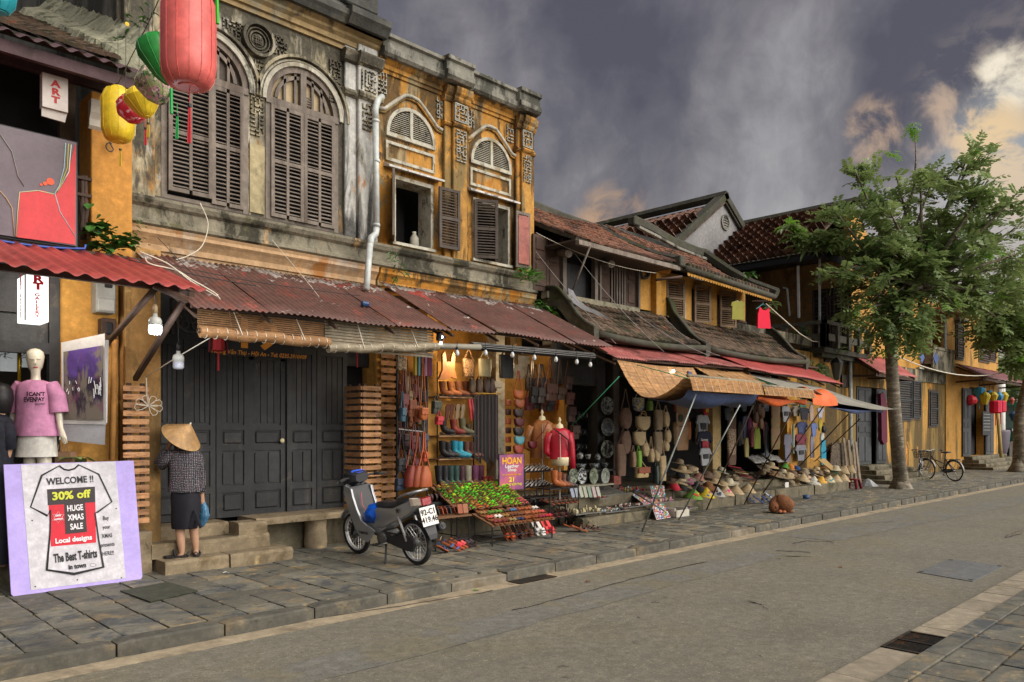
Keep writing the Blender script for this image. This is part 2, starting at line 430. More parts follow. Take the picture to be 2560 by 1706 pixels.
for k,(a,b_,y0,y1)in enumerate(tiles):
 zz=.118+rng.uniform(-.004,.005); gp=rng.uniform(.005,.014)
 if k<320 and k>=0:
  Pc('paving_tile',SLATE,a+gp,b_-gp*rng.uniform(.3,1),y0+gp,y1-gp*rng.uniform(.3,1.2),zz-.04,zz,pav,rot=(R(rng.uniform(-.5,.5)),R(rng.uniform(-.4,.4)),R(rng.uniform(-1.6,1.6))),c=.06)
 else:stuff.Cb(a+gp,b_-gp,y0+gp,y1-gp,zz-.04,zz,.006)
st=stuff.Bd('paving_tiles',SLATE,pav); st['kind']='stuff'
nz=.03
nav=MB(); nav.box(-12,60,-8,2.30,-.02,.012); nav=nav.Bd('near_pavement',JOINT); nav['kind']='structure'
FZ=.035
gx0,gx1=6.52,7.20
x=1.0
while x<30:
 L=rng.uniform(.42,.52)if x<12 else 1.2
 if not(x+L>gx0 and x<gx1):
  Pc('flagstone',FLAG,x+.004,x+L-.006,2.03,2.33,-.03,.022+rng.uniform(-.003,.003),nav,rot=(0,0,R(rng.uniform(-.5,.5))),c=.03)
 elif x<gx0-.1:Pc('flagstone',FLAG,x+.004,gx0-.01,2.03,2.33,-.03,.022,nav,c=.03)
 elif x+L>gx1+.08:Pc('flagstone',FLAG,gx1+.01,x+L-.006,2.03,2.33,-.03,.022,nav,c=.03)
 x+=L
x=1.0; nb=MB()
while x<30:
 L=rng.uniform(.7,.9)
 Pc('edge_stone',SLATE,x+.004,x+L-.005,1.86,2.022,-.03,.045,nav,c=.05); x+=L
row=1.855
k=0
while row>-.4:
 W=.35; x=1.2+rng.uniform(0,.3)
 while x<22:
  L=rng.uniform(.38,.6); zz=.04+rng.uniform(-.004,.004)
  if k<290:Pc('paving_tile',SLATE,x+.006,x+L-.008,row-W+.008,row-.006,-.02,zz,nav,rot=(R(rng.uniform(-.4,.4)),R(rng.uniform(-.3,.3)),R(rng.uniform(-.4,.4))),c=.04)
  k+=1; x+=L
 row-=W
gr=Tg('drain_grate',(6.86,2.17,0),'rusty slotted drain grate set between pale flagstones at the kerb','drain grate')
MB().box(gx0,gx1,2.02,2.335,-.06,-.02).Bd('pit',CRACKM,gr)
fb=MB()
for a in(gx0,gx1-.03):fb.box(a,a+.03,2.02,2.335,-.02,.026)
fb.box(gx0+.03,gx1-.03,2.02,2.04,-.02,.026); fb.box(gx0+.03,gx1-.03,2.315,2.335,-.02,.026); fb.box(6.845,6.875,2.04,2.315,-.02,.026)
fb.Bd('frame',IRON,gr)
for hx in((gx0+.03,6.845),(6.875,gx1-.03)):
 x=hx[0]+.01
 while x<hx[1]-.02:
  Pc('bar',IRON,x,x+.016,2.04,2.315,-.015,.022,gr); x+=.034
g2=Tg('gutter_grate',(Z_(1360,1452,.01)),'dark slotted gutter grate against the far kerb','drain grate')
a=Z_(1310,1462,.008); b=Z_(1410,1446,.008)
for i in range(22):
 p=a.lerp(b,i/21); Pc('bar',IRON,p.x-.012,p.x+.012,ky(p.x)-.22,ky(p.x)-.01,0,.014,g2)
# ====== MATERIALS of the row
OLD=mat('old_plaster',(.40,.345,.225),var=.2,scale=1.5,rh=.9,bz=.5,bq=28,Ly=[('#a0702c',1.6,.54,.62,.6),('#c9c4b6',2.1,.53,.62,.5),('#77705f',2.6,.50,.66,.4),('#2b2a26',2.4,.45,.56,.28,(2,6.3,7.7,.10)),('#26251f',5,.54,.66,.5),('#1f1e1a',1.3,.56,.66,.2)])
OLDW=mat('white_pilaster',(.52,.51,.47),var=.12,scale=2,rh=.9,bz=.5,bq=28,Ly=[('#7b7566',2.2,.52,.62,.35),('#b0701f',1.9,.60,.68,.5),('#262523',2.4,.50,.62,.22,(2,6.2,4.6,.07)),('#1f1e1c',6,.60,.7,.4)])
TAN=mat('tan_patch',(.42,.35,.20),var=.12,scale=2,rh=.9,bz=.4,bq=28,Ly=[('#c9c2ae',3,.60,.68,.6),('#6f664d',2.5,.54,.7,.5)])
MOSSY=mat('mossy_cornice',(.24,.215,.155),var=.25,scale=2,rh=.95,bz=.7,bq=24,Ly=[('#232218',2.3,.45,.57,.45),('#555436',3.0,.55,.68,.6),('#c09a6a',2.2,.60,.68,.6)])
DARKC=mat('black_mould_cornice',(.075,.075,.068),var=.3,scale=2,rh=.95,bz=.6,bq=24,Ly=[('#6c685a',1.8,.54,.68,.5),('#45462f',3,.56,.7,1)])
ORANGE=mat('ochre_plaster',(.53,.255,.045),var=.14,scale=1.6,rh=.88,bz=.45,bq=28,Ly=[('#a9680f',2.6,.50,.66,.4),('#948a6c',2.4,.53,.59,.5),('#3b3320',2.8,.48,.58,.22),('#2a251a',6.5,.55,.66,.5),('#cdbb94',5,.66,.71,1)])
ORDIRTY=mat('ochre_dirty',(.46,.235,.05),var=.2,scale=1.6,rh=.9,bz=.5,bq=28,Ly=[('#7c6c46',1.7,.47,.58,.35),('#2c2719',2.2,.47,.60,.22),('#b99356',3,.60,.68,.6),('#221e15',6.5,.57,.7,.5)])
CREAM=mat('peeling_cream',(.50,.47,.38),var=.12,scale=3,rh=.85,bz=.35,bq=40,Ly=[('#8a7a58',4,.50,.62,.6),('#4a4334',7,.56,.66,.5)])
GREYC=mat('grey_coping',(.25,.24,.20),var=.2,scale=2,rh=.95,bz=.6,bq=26,Ly=[('#3a3a32',3,.46,.58,.4),('#9a7c48',3.2,.62,.7,.5),('#2c2b25',6,.58,.7,.5)])
YEL=mat('yellow_wall',(.56,.29,.06),var=.12,scale=1.0,rh=.85,bz=.3,bq=25,Ly=[('#b98426',1.2,.50,.64,.3),('#6f5f35',1.0,.57,.68,.22,(2,2.2,.3,.05)),('#3f3a24',1.5,.60,.70,.16),('#2d2a1c',6,.64,.72,.4)])
YEL2=mat('yellow_wall_stained',(.52,.28,.06),var=.14,scale=.8,rh=.88,bz=.35,bq=25,Ly=[('#7c6a3c',.9,.43,.54,.2),('#3d3823',1.2,.47,.58,.14,(2,2.4,.3,.06)),('#d18a35',2,.60,.66,.5),('#26231a',4,.58,.7,.4)])
YIN=mat('shop_ochre',(.62,.32,.07),var=.1,scale=1.5,rh=.85,bz=.15,bq=30,Ly=[('#9a6a2a',2.2,.55,.7,.5)])
WOODG=mat('grey_shutter_wood',(.20,.165,.135),var=.2,scale=4,rh=.8,bz=.4,bq=60,rv=.10,Ly=[('#51443a',3,.5,.66,.12),('#8f8072',5,.58,.7,.1)])
WOODD=mat('dark_frame_wood',(.085,.066,.052),var=.25,scale=4,rh=.8,bz=.4,bq=60,Ly=[('#6d5c4c',4,.55,.7,.15)])
BLACKW=mat('black_door_wood',(.030,.031,.033),var=.3,scale=3,rh=.62,bz=.4,bq=50,rv=.2,Ly=[('#4a4843',3.4,.52,.70,.12),('#5b5448',3.5,.60,.74,1,(2,1.2,.5,.06))])
BROWNW=mat('brown_wood',(.075,.042,.028),var=.3,scale=3,rh=.75,bz=.3,bq=50,rv=.12,Ly=[('#5c4436',3,.56,.7,.15)])
SLATW=mat('slat_wood',(.46,.235,.105),var=.16,scale=4,rh=.7,bz=.3,bq=60,rv=.28,Ly=[('#7c4f2c',5,.50,.66,6),('#4a3424',3,.60,.7,1)])
BAMB=mat('bamboo_blind',(.36,.19,.08),var=.22,scale=3,rh=.7,bz=.3,bq=50,Ly=[('#6e4423',9,.5,.66,12),('#c69a5e',7,.58,.7,14)])
BAMG=mat('grey_bamboo',(.30,.25,.17),var=.22,scale=3,rh=.7,bz=.3,bq=50,Ly=[('#5c4f3b',9,.5,.66,12),('#b0a487',7,.58,.7,14)])
RUST=mat('rusty_sheet',(.135,.062,.048),var=.18,scale=2.2,rh=.6,bz=.25,bq=50,rv=.10,Ly=[('#7d4438',2.6,.52,.66,1),('#a8574a',4.0,.60,.70,1),('#c0bab4',5,.64,.69,1,(1,9.05,9.55,.19)),('#a8443a',1.6,.66,.70,1,(1,8.9,9.5,.10)),('#3a211c',5,.6,.72,1)])
REDS=mat('red_sheet',(.40,.065,.055),var=.14,scale=1.6,rh=.5,bz=.12,bq=40,rv=.08,Ly=[('#7c2a28',2,.55,.7,1),('#c9736a',6,.64,.72,1)])
REDF=mat('faded_red_sheet',(.36,.10,.085),var=.18,scale=1.6,rh=.6,bz=.2,bq=40,rv=.12,Ly=[('#5c2c26',2.4,.5,.64,1),('#b98a80',5,.58,.68,1)])
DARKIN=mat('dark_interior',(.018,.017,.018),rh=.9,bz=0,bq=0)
STONE=mat('step_stone',(.27,.21,.13),var=.2,scale=2,rh=.88,bz=.5,bq=35,rv=.1,Ly=[('#6a5a40',2.5,.50,.65,1),('#3a3226',4.5,.58,.7,1),('#bfa679',4,.62,.7,1)])
STONEM=mat('mossy_stone',(.17,.145,.095),var=.25,scale=2,rh=.92,bz=.6,bq=35,Ly=[('#3b3b24',2.2,.50,.64,.6),('#8f7d58',3.5,.58,.7,1),('#25231a',5,.60,.72,1)])
TILE=mat('clay_roof_tile',(.235,.105,.062),var=.3,scale=3,rh=.88,bz=.4,bq=40,rv=.3,Ly=[('#3a2c24',2.0,.46,.60,1),('#a5583a',3.6,.57,.66,1),('#34331f',2.6,.56,.68,1)])
TILED=mat('mossy_roof_tile',(.12,.078,.050),var=.3,scale=3,rh=.92,bz=.5,bq=40,rv=.25,Ly=[('#2f3018',1.6,.48,.60,1),('#27201a',2.4,.50,.64,1),('#86513a',4.2,.60,.68,1)])
RIDGE=mat('mossy_ridge',(.065,.062,.045),var=.3,scale=2,rh=.95,bz=.6,bq=30,Ly=[('#3d4120',1.8,.52,.64,1),('#7a7668',3,.62,.7,1)])
PVC=mat('white_pvc',(.55,.58,.56),var=.06,scale=2,rh=.4,bz=.05,bq=20,Ly=[('#7d877f',2.5,.58,.72,.4)])
WHITE=Pt('#d9d6cf',.5); CABLE=Pt('#cfc6b4',.6); WIRE=Pt('#2a2927',.6); BLACK=Pt('#17171a',.5)
LAT=mat('grey_relief',(.36,.35,.30),var=.2,scale=5,rh=.9,bz=.4,bq=40,Ly=[('#5d5a4c',6,.54,.68,1)])
# ====== building helpers
def arc(xc,zc,r,a0,a1,n,ry=None):return[(xc+r*math.cos(R(a0+(a1-a0)*i/n)),zc+(ry or r)*math.sin(R(a0+(a1-a0)*i/n)))for i in range(n+1)]
def wall(mb,x0,x1,z0,z1,y0,y1,ops):
 """front wall slab with openings (xa, xb, za, zb, arched)"""
 ops=sorted(ops); x=x0
 for(xa,xb,za,zb,ar)in ops:
  if xa>x:mb.box(x,xa,y0,y1,z0,z1)
  if za>z0:mb.box(xa,xb,y0,y1,z0,za)
  if ar:
   r=(xb-xa)/2; A=arc((xa+xb)/2,zb,r,180,0,16)
   for(p,q)in zip(A,A[1:]):
    v=[(p[0],y0,p[1]),(q[0],y0,q[1]),(q[0],y0,z1),(p[0],y0,z1)]; v+=[(a,y1,c)for a,_,c in v]
    mb.add(v,[(0,1,2,3),(4,5,1,0),(7,6,5,4)])
  elif zb<z1:mb.box(xa,xb,y0,y1,zb,z1)
  x=xb
 if x<x1:mb.box(x,x1,y0,y1,z0,z1)
 return mb
def BA(mb,xc,zc,r0,r1,y0,y1,a0=0,a1=180,n=18):
 I=arc(xc,zc,r0,a0,a1,n); Oo=arc(xc,zc,r1,a0,a1,n)
 vs=[(x,y0,z)for x,z in I]+[(x,y0,z)for x,z in Oo]+[(x,y1,z)for x,z in I]+[(x,y1,z)for x,z in Oo]; k=n+1; fs=[]
 for i in range(n):
  fs+=[(i,i+1,k+i+1,k+i),(i,2*k+i,2*k+i+1,i+1),(k+i,k+i+1,3*k+i+1,3*k+i)]
 fs+=[(0,k,3*k,2*k),(n,2*k+n,3*k+n,k+n)]
 return mb.add(vs,fs)
def Mo(mb,x0,x1,yw,prof):
 """horizontal moulding: prof = [(out, z)...] from the wall plane yw"""
 pts=[(yw,prof[0][1])]+[(yw-o,z_)for o,z_ in prof]+[(yw,prof[-1][1])]
 return mb.Pm(pts,x0,x1,'x')
def Sh(parent,x0,x1,z0,z1,y,m,ms=None,cols=1,rows=2,n=None,hinge=None,ang=0,th=.035,pitch=.047,name='shutter',rail=.05,label=None):
 """louvred leaf; hinge 'l'/'r' swings it open by ang degrees toward the street"""
 sh=bpy.data.objects.new(name,None); COL.objects.link(sh)
 hx=x0 if hinge=='l' else x1; W=x1-x0
 loc=Vector((hx,y,z0)); sh.location=loc-ORG.get(parent.name,Vector()); sh.parent=parent; ORG[sh.name]=loc
 if hinge:sh.rotation_euler.z=R(-ang if hinge=='l' else ang)
 if label:sh['label']=label
 s0=0 if hinge!='r' else-W
 if hinge is None:s0=x0-hx
 f=MB(); H_=z1-z0
 f.box(s0,s0+rail,-th/2,th/2,0,H_); f.box(s0+W-rail,s0+W,-th/2,th/2,0,H_)
 cw=(W-rail*2-(cols-1)*rail*.8)/cols; xs=[s0+rail+i*(cw+rail*.8)for i in range(cols)]
 for i in range(1,cols):f.box(xs[i]-rail*.8,xs[i],-th/2,th/2,rail,H_-rail)
 rz=[0]+[H_*(k/rows)-rail/2 for k in range(1,rows)]+[H_-rail]
 for a in xs:
  for zz in rz:f.box(a,a+cw,-th/2+.001,th/2-.001,zz,zz+rail)
 me=bpy.data.meshes.new('frame'); me.from_pydata(f.v,[],f.f); me.materials.append(m); o=bpy.data.objects.new('frame',me); o.parent=sh; COL.objects.link(o); ORG[o.name]=loc
 for a in xs:
  for k in range(rows):
   lo,hi=rz[k]+rail,rz[k+1]; q=max(2,int((hi-lo)/pitch))
   for j in range(q):
    zc=lo+(j+.5)*(hi-lo)/q
    sl=bpy.data.objects.new('slat',unit(ms or m)); sl.scale=(cw+.004,.008,.044); sl.location=(a+cw/2,0,zc); sl.rotation_euler.x=R(-52+random.uniform(-4,4)); sl.parent=sh; COL.objects.link(sl)
 return sh
def fret_into(mb,x0,x1,z0,z1,y,seed=1,t=.018,out=.03,cell=.07):
 """raised meander work"""
 rg=random.Random(seed); nx=max(2,int((x1-x0)/cell)); nz=max(2,int((z1-z0)/cell)); cx,cz=(x1-x0)/nx,(z1-z0)/nz
 for i in range(nx+1):
  for j in range(nz+1):
   px,pz=x0+i*cx,z0+j*cz
   sym=rg.random()
   if i<nx and(sym<.62):mb.box(px-t/2,px+cx+t/2,y-out,y,pz-t/2,pz+t/2)
   if j<nz and(sym>.40):mb.box(px-t/2,px+t/2,y-out*.9,y,pz-t/2,pz+cz+t/2)
def fret(par,m,*a,**k):q=MB(); fret_into(q,*a,**k); return q.Bd('fretwork',m,par)
def mould1(par,m,name,*a):q=MB(); Mo(q,*a); return q.Bd(name,m,par)
def slat_face(parent,x0,x1,z0,z1,y,n,m=None,depth=.03,fill=.66,axis='x',xf=0,jit=.003):
 p=(z1-z0)/n
 for i in range(n):
  za=z0+i*p; j=random.uniform(-jit,jit)
  if axis=='x':Pc('slat',m or SLATW,x0+j,x1+j,y,y+depth,za,za+p*fill,parent,rot=(0,R(random.uniform(-.3,.3)),0))
  else:Pc('slat',m or SLATW,xf,xf+depth,x0,x1,za,za+p*fill,parent)
def TR(parent,P0,U,V,W,L,m,pw=.21,pl=.30,n_ind=0,name='roof_tile',sagf=None,base=RIDGE):
 """barrel tiles laid in columns; P0 eave corner, U along the eave, V up the slope"""
 U=Vector(U).normalized(); V=Vector(V).normalized(); N=U.cross(V).normalized()
 if N.z<0:N=-N
 nx,nl=int(W/pw),int(L/pl); st=MB(); P0=Vector(P0); uni=None; cnt=0
 sg=sagf or(lambda u,v:0)
 bb=MB(); bb.sheet(lambda u,v:P0+U*(u*W)+V*(v*L)+N*(sg(u,v)-.01),12,8,.06,nrm=N); bb.Bd('roof_deck',base,parent)
 cells=[(i,j)for i in range(nx)for j in range(nl)]
 cells.sort(key=lambda c:c[1])
 if n_ind:
  t=MB(); mk=lambda s,y,lift:[(math.cos(R(a))*s*pw*.50,y,math.sin(R(a))*s*pw*.34+lift)for a in(0,36,72,108,144,180)]
  A,B_=mk(1.05,-pl*.06,.012),mk(.9,pl*1.05,0)
  t.loft([A,B_],closed=False); t.add(A,[(0,1,2,3,4,5)]); uni=bpy.data.meshes.new(name); uni.from_pydata(t.v,[],t.f); uni.materials.append(m)
  Rm=Matrix((U,V,N)).transposed()
 for i,j in cells:
  u,v=(i+.5)/nx,(j+.5)/nl
  c=P0+U*(i+.5)*pw+V*(j*pl)+N*(.01+sg(u,v)+random.uniform(-.008,.012))+U*random.uniform(-.008,.008)
  if cnt<n_ind:
   o=bpy.data.objects.new(name,uni); e=(Rm@Matrix.Rotation(R(random.uniform(-2.5,2.5)),3,'Z')).to_euler(); o.rotation_euler=e; o.location=c-ORG.get(parent.name,Vector()); o.parent=parent; COL.objects.link(o); ORG[o.name]=c; cnt+=1
  else:
   A=[c+U*(math.cos(R(a))*pw*.48)+N*(math.sin(R(a))*pw*.30+.012)-V*pl*.06 for a in(0,45,90,135,180)]
   B_=[c+U*(math.cos(R(a))*pw*.42)+N*(math.sin(R(a))*pw*.26)+V*pl*1.04 for a in(0,45,90,135,180)]
   st.loft([A,B_],closed=False); st.add(A,[(0,1,2,3,4)])
 if st.v:o=st.Bd(name+'s',m,parent); o['kind']='stuff'
def Tt(name,pts,r,m,parent=None,label=None,cat=None,group=None,n=6):
 o=MB().Tu(pts,r,n).Bd(name,m,parent,Sm=True); return tag(o,label,cat,group)
def sagline(a,b,sag,n=14):
 a,b=Vector(a),Vector(b); return[a.lerp(b,i/n)-Vector((0,0,sag*4*(i/n)*(1-i/n)))for i in range(n+1)]
YW=9.75
# ====== HOUSE B : old plaster front with two arched shutter windows
XB0,XB1,XC1=3.05,6.66,10.10
hb_=Tg('plaster_house',(4.85,YW,.1),'weathered grey and cream two storey house with two tall arched shutters','house')
W1,W2=(3.52,4.64),(4.89,6.02)
ops=[(W1[0],W1[1],4.66,6.30,1),(W2[0],W2[1],4.66,6.30,1)]
wall(MB(),XB0+.05,XB1,3.9,7.6,YW,YW+.3,ops).Bd('wall',OLD,hb_)
MB().box(4.66,4.87,YW-.02,YW,4.7,5.62).Bd('wall_patch',TAN,hb_)
MB().box(XB0+.05,XB1,YW+.3,34,3.9,9.3).Bd('rear_wall',mat('mossy_side_wall',(.17,.165,.14),var=.25,scale=1.2,rh=.95,bz=.5,bq=24,Ly=[('#2c2c27',1.0,.48,.62,.35),('#8a8568',1.3,.56,.66,.5),('#4a4b30',2.2,.56,.68,1)]),hb_)
for(a,b_,m_,out)in[(3.07,3.42,OLD,.09),(6.10,6.30,OLDW,.06),(6.30,6.64,OLDW,.12)]:
 q=MB(); q.Cb(a,b_,YW-out,YW,4.55,7.5,.012); q.Bd('pilaster',m_,hb_)
q=MB()
for(a,b_,o_)in[(6.06,6.31,.12),(6.27,6.69,.19)]:
 mould1(hb_,OLD,'capital',a,b_,YW,[(o_-.06,6.68),(o_,6.70),(o_+.02,6.74),(o_,6.78),(o_-.05,6.80)])
 mould1(hb_,OLD,'capital',a,b_,YW,[(o_-.06,7.18),(o_,7.20),(o_+.03,7.26),(o_+.05,7.32),(o_+.02,7.36)])
fret(hb_,OLD,6.35,6.59,6.84,7.12,YW-.12,5,cell=.055); fret(hb_,OLD,6.37,6.57,6.25,6.62,YW-.12,9,cell=.06); fret(hb_,OLD,4.68,4.85,5.75,6.75,YW,4,cell=.055)
for(a,b_,c_,d_)in[(4.30,4.58,6.85,7.15),(4.93,5.2,6.95,7.18),(5.88,6.05,6.55,7.15),(3.1,3.4,6.5,7.2)]:fret(hb_,OLD,a,b_,c_,d_,YW,int(a*10),cell=.05)
q=MB()
ARCM=mat('arch_plaster',(.46,.43,.35),var=.15,scale=3,rh=.9,bz=.4,bq=30,Ly=[('#857c66',3,.50,.64,.6),('#37342b',3.2,.54,.66,.5),('#a5793c',2.5,.62,.70,.6)])
for(a,b_)in(W1,W2):
 xc,r=(a+b_)/2,(b_-a)/2
 for r0,r1,o_ in((.005,.06,.05),(.075,.10,.035),(.12,.16,.075)):q=MB(); BA(q,xc,6.30,r+r0,r+r1,YW-o_,YW,-2,182,22); q.Bd('arch_moulding',ARCM if o_!=.075 else OLD,hb_)
q=MB(); mc=(4.765,7.02)
for(r0,r1,o_)in[(.0,.085,.035),(.105,.125,.05),(.15,.165,.06),(.19,.23,.10)]:BA(q,mc[0],mc[1],max(r0,.001),r1,YW-o_,YW,0,360,24)
for dx in(-.03,0,.03):q.box(mc[0]+dx-.006,mc[0]+dx+.006,YW-.06,YW-.03,mc[1]-.06,mc[1]+.06)
for dz in(-.045,-.02,.02,.045):q.box(mc[0]-.055,mc[0]+.055,YW-.058,YW-.03,mc[1]+dz-.006,mc[1]+dz+.006)
q.Bd('medallion',OLD,hb_)
q=MB(); Mo(q,XB0,XB1+.02,YW,[(.04,7.36),(.04,7.42),(.08,7.43),(.08,7.50),(.13,7.54),(.13,7.58),(.20,7.62)]); q.Bd('architrave',mat('arch_ochre',(.34,.24,.11),var=.2,scale=2,bz=.5,bq=28,Ly=[('#8c8672',1.5,.5,.6,.6),('#2b2820',2,.54,.66,.5)]),hb_)
q=MB(); Mo(q,XB0-.02,XB1-.02,YW,[(.26,7.622),(.30,7.68),(.34,7.72),(.34,7.80),(.24,7.84),(.2,7.93)]); Mo(q,6.0,XB1+.02,YW-.001,[(.32,7.622),(.38,7.70),(.42,7.74),(.42,7.83),(.30,7.87)]); q.Bd('cornice',DARKC,hb_)
q=MB(); q.box(XB0,5.98,YW-.12,YW+.25,7.93,9.4); q.Cb(5.98,6.54,YW-.28,YW+.25,7.93,9.5,.02)
Mo(q,XB0-.01,5.98,YW-.12,[(.1,8.86),(.16,8.92),(.16,9.0),(.05,9.04)]); Mo(q,5.93,6.59,YW-.28,[(.05,8.84),(.1,8.9),(.1,9.05),(.03,9.08)])
for(a,b_)in[(3.3,4.55),(4.75,5.9)]:
 for(c,d,e,f_)in[(a,b_,8.05,8.11),(a,b_,8.62,8.68),(a,a+.06,8.11,8.62),(b_-.06,b_,8.11,8.62)]:q.box(c,d,YW-.15,YW-.12,e,f_)
q.Bd('parapet',DARKC,hb_)
MB().Cb(6.14,6.38,YW-.30,YW-.28,8.1,8.42,.01).Bd('parapet_panel',GREYC,hb_)
def ledge(parent,x0,x1):
 q=MB(); Mo(q,x0,x1,YW,[(.10,4.24),(.16,4.27),(.16,4.31),(.12,4.33),(.12,4.47),(.17,4.50),(.20,4.55),(.20,4.585),(.02,4.60)]); q.Bd('ledge',MOSSY,parent)
 q=MB(); Mo(q,x0+.02,x1-.02,YW,[(.02,3.92),(.02,3.97),(.05,3.98),(.05,4.05),(.10,4.12),(.14,4.16),(.14,4.20),(.16,4.238)]); q.Bd('lower_cornice',ORANGE if parent is not hb_ else mat('faded_ochre',(.50,.32,.17),var=.14,scale=2,bz=.4,bq=28,Ly=[('#b5aca0',1.2,.50,.62,.5),('#a5671f',1.6,.55,.66,.5),('#4a3f30',3,.60,.7,.5)]),parent)
ledge(hb_,XB0-.02,XB1)
q=MB(); q.box(3.3,6.62,YW-.03,YW,4.60,4.655); q.Bd('sill',WOODD,hb_)
for wi,(a,b_)in enumerate((W1,W2)):
 xc,r=(a+b_)/2,(b_-a)/2
 fr=bpy.data.objects.new('window',None); COL.objects.link(fr); fr.parent=hb_; fr.location=Vector((xc,YW,4.66))-ORG[hb_.name]; ORG[fr.name]=Vector((xc,YW,4.66))
 q=MB(); q.box(a,a+.07,YW-.01,YW+.10,4.66,6.30); q.box(b_-.07,b_,YW-.01,YW+.10,4.66,6.30); q.box(a,b_,YW-.03,YW+.1,6.24,6.33); q.box(a+.07,b_-.07,YW,YW+.1,4.66,4.71)
 BA(q,xc,6.30,r-.075,r,YW-.012,YW+.08,0,180,20); BA(q,xc,6.33,r-.19,r-.14,YW+.01,YW+.05,4,176,16)
 for t_ in(-.27,-.11,.16,.30):q.box(xc+t_-.018,xc+t_+.018,YW+.01,YW+.05,6.33,6.30+math.sqrt(max(.01,(r-.08)**2-t_*t_)))
 q.box(xc-.045,xc+.045,YW-.02,YW+.05,6.33,6.30+r-.06)
 q.Bd('frame',WOODG,fr)
 q=MB(); q.Pm([(xc-r+.03,6.3)]+arc(xc,6.3,r-.03,180,0,16)[1:-1]+[(xc+r-.03,6.3)],YW+.06,YW+.075); q.Bd('pane',Pt('#a38f6c',.6)if wi else WOODD,fr)
 for k in range(3 if not wi else 1):
  for j in range(4):Pc('slat',WOODG,xc-.42+k*.22 if not wi else xc+.06,xc-.26+k*.22 if not wi else xc+.15,YW+.02,YW+.03,6.38+j*.035,6.40+j*.035,fr)
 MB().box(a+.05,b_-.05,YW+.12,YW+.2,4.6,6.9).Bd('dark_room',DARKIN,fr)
 mid=xc+(.06 if not wi else 0)
 Sh(hb_,a+.07,mid-.003,4.75 if not wi else 4.70,6.235,YW-(.045 if not wi else .02),WOODG,cols=2,rows=2,pitch=.050)
 Sh(hb_,mid+.003,b_-.07,4.70,6.235,YW-.018,WOODG,cols=2,rows=2,pitch=.050)
# ====== HOUSE C : ochre front
hc_=Tg('ochre_house',(8.45,YW,.1),'ochre two storey house with open shutters and half round louvred fanlights','house')
V1,V2=(6.98,7.77),(8.64,9.51)
wall(MB(),XB1,XC1,3.9,7.6,YW,YW+.35,[(V1[0],V1[1],4.70,5.74,0),(V2[0],V2[1],4.70,5.74,0)]).Bd('wall',ORANGE,hc_)
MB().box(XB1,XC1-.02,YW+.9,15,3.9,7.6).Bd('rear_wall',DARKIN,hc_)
MB().box(XC1-.2,XC1,YW+.35,15,3.0,7.6).Bd('side_wall',ORDIRTY,hc_)
for(a,b_,m_,o_)in[(7.98,8.12,ORDIRTY,.07),(8.12,8.42,ORDIRTY,.13),(8.42,8.5,ORANGE,.07),(9.64,9.74,ORANGE,.06),(9.74,9.98,ORDIRTY,.11),(9.98,10.10,ORDIRTY,.07)]:
 MB().Cb(a,b_,YW-o_,YW,4.56,7.4,.01).Bd('pilaster',m_,hc_)
q=MB()
for(a,b_,o_)in[(7.95,8.13,.10),(8.10,8.45,.17),(8.42,8.53,.10),(9.62,9.75,.10),(9.72,10.0,.15),(9.98,10.10,.10)]:
 mould1(hc_,ORANGE,'capital',a,b_,YW,[(o_-.04,6.76),(o_,6.78),(o_+.02,6.81),(o_,6.84),(o_-.04,6.85)])
 mould1(hc_,ORANGE,'capital',a,b_,YW,[(o_-.03,7.17),(o_,7.19),(o_+.02,7.23),(o_+.02,7.26),(o_+.06,7.30),(o_+.08,7.36),(o_+.08,7.40)])
for(a,b_,c_,d_,o_)in[(8.16,8.38,6.90,7.13,.13),(8.17,8.37,6.22,6.72,.13),(9.77,9.95,6.90,7.13,.11),(9.78,9.94,6.25,6.72,.11),(6.70,6.86,6.95,7.25,0),(7.86,7.96,6.88,7.2,0),(8.54,8.66,6.92,7.2,0),(9.46,9.6,6.92,7.2,0)]:
 q=MB(); fret_into(q,a,b_,c_,d_,YW-o_,int(a*10+c_),t=.016,cell=.05)
 if o_ and d_>7:
  for(e,f_,g_,h_)in[(a-.02,b_+.02,c_-.035,c_-.015),(a-.02,b_+.02,d_+.015,d_+.035),(a-.035,a-.018,c_-.03,d_+.03),(b_+.018,b_+.035,c_-.03,d_+.03)]:q.box(e,f_,YW-o_-.03,YW-o_,g_,h_)
 q.Bd('fretwork',LAT,hc_)
q=MB(); Mo(q,XB1+.02,XC1,YW,[(.03,7.26),(.03,7.31),(.06,7.32),(.06,7.38),(.09,7.40),(.14,7.44)]); q.Bd('architrave',ORANGE,hc_)
q=MB(); Mo(q,XB1+.02,XC1-.06,YW,[(.20,7.441),(.24,7.48),(.24,7.56),(.20,7.57),(.20,7.70),(.25,7.72),(.25,7.77),(.02,7.79)])
for(a,b_)in[(7.84,8.42),(9.5,10.02)]:Mo(q,a,b_,YW-.002,[(.28,7.443),(.33,7.49),(.33,7.57),(.29,7.58),(.29,7.72),(.34,7.74),(.34,7.80),(.02,7.815)])
q.Bd('cornice',GREYC,hc_)
MB().Cb(8.9,9.0,YW-.1,YW+.1,7.79,7.9,.03).Bd('finial_stub',MOSSY,hc_)
q=MB(); pts=lambda xa,xb,zt:[(xa-.16,6.64),(xa-.05,6.66),(xa+.06,6.76),(xa+.2,6.88),((xa+xb)/2-.12,6.985),((xa+xb)/2,7.0),((xa+xb)/2+.12,6.985),(xb-.2,6.88),(xb-.06,6.76),(xb+.05,6.66),(xb+.16,6.64)]
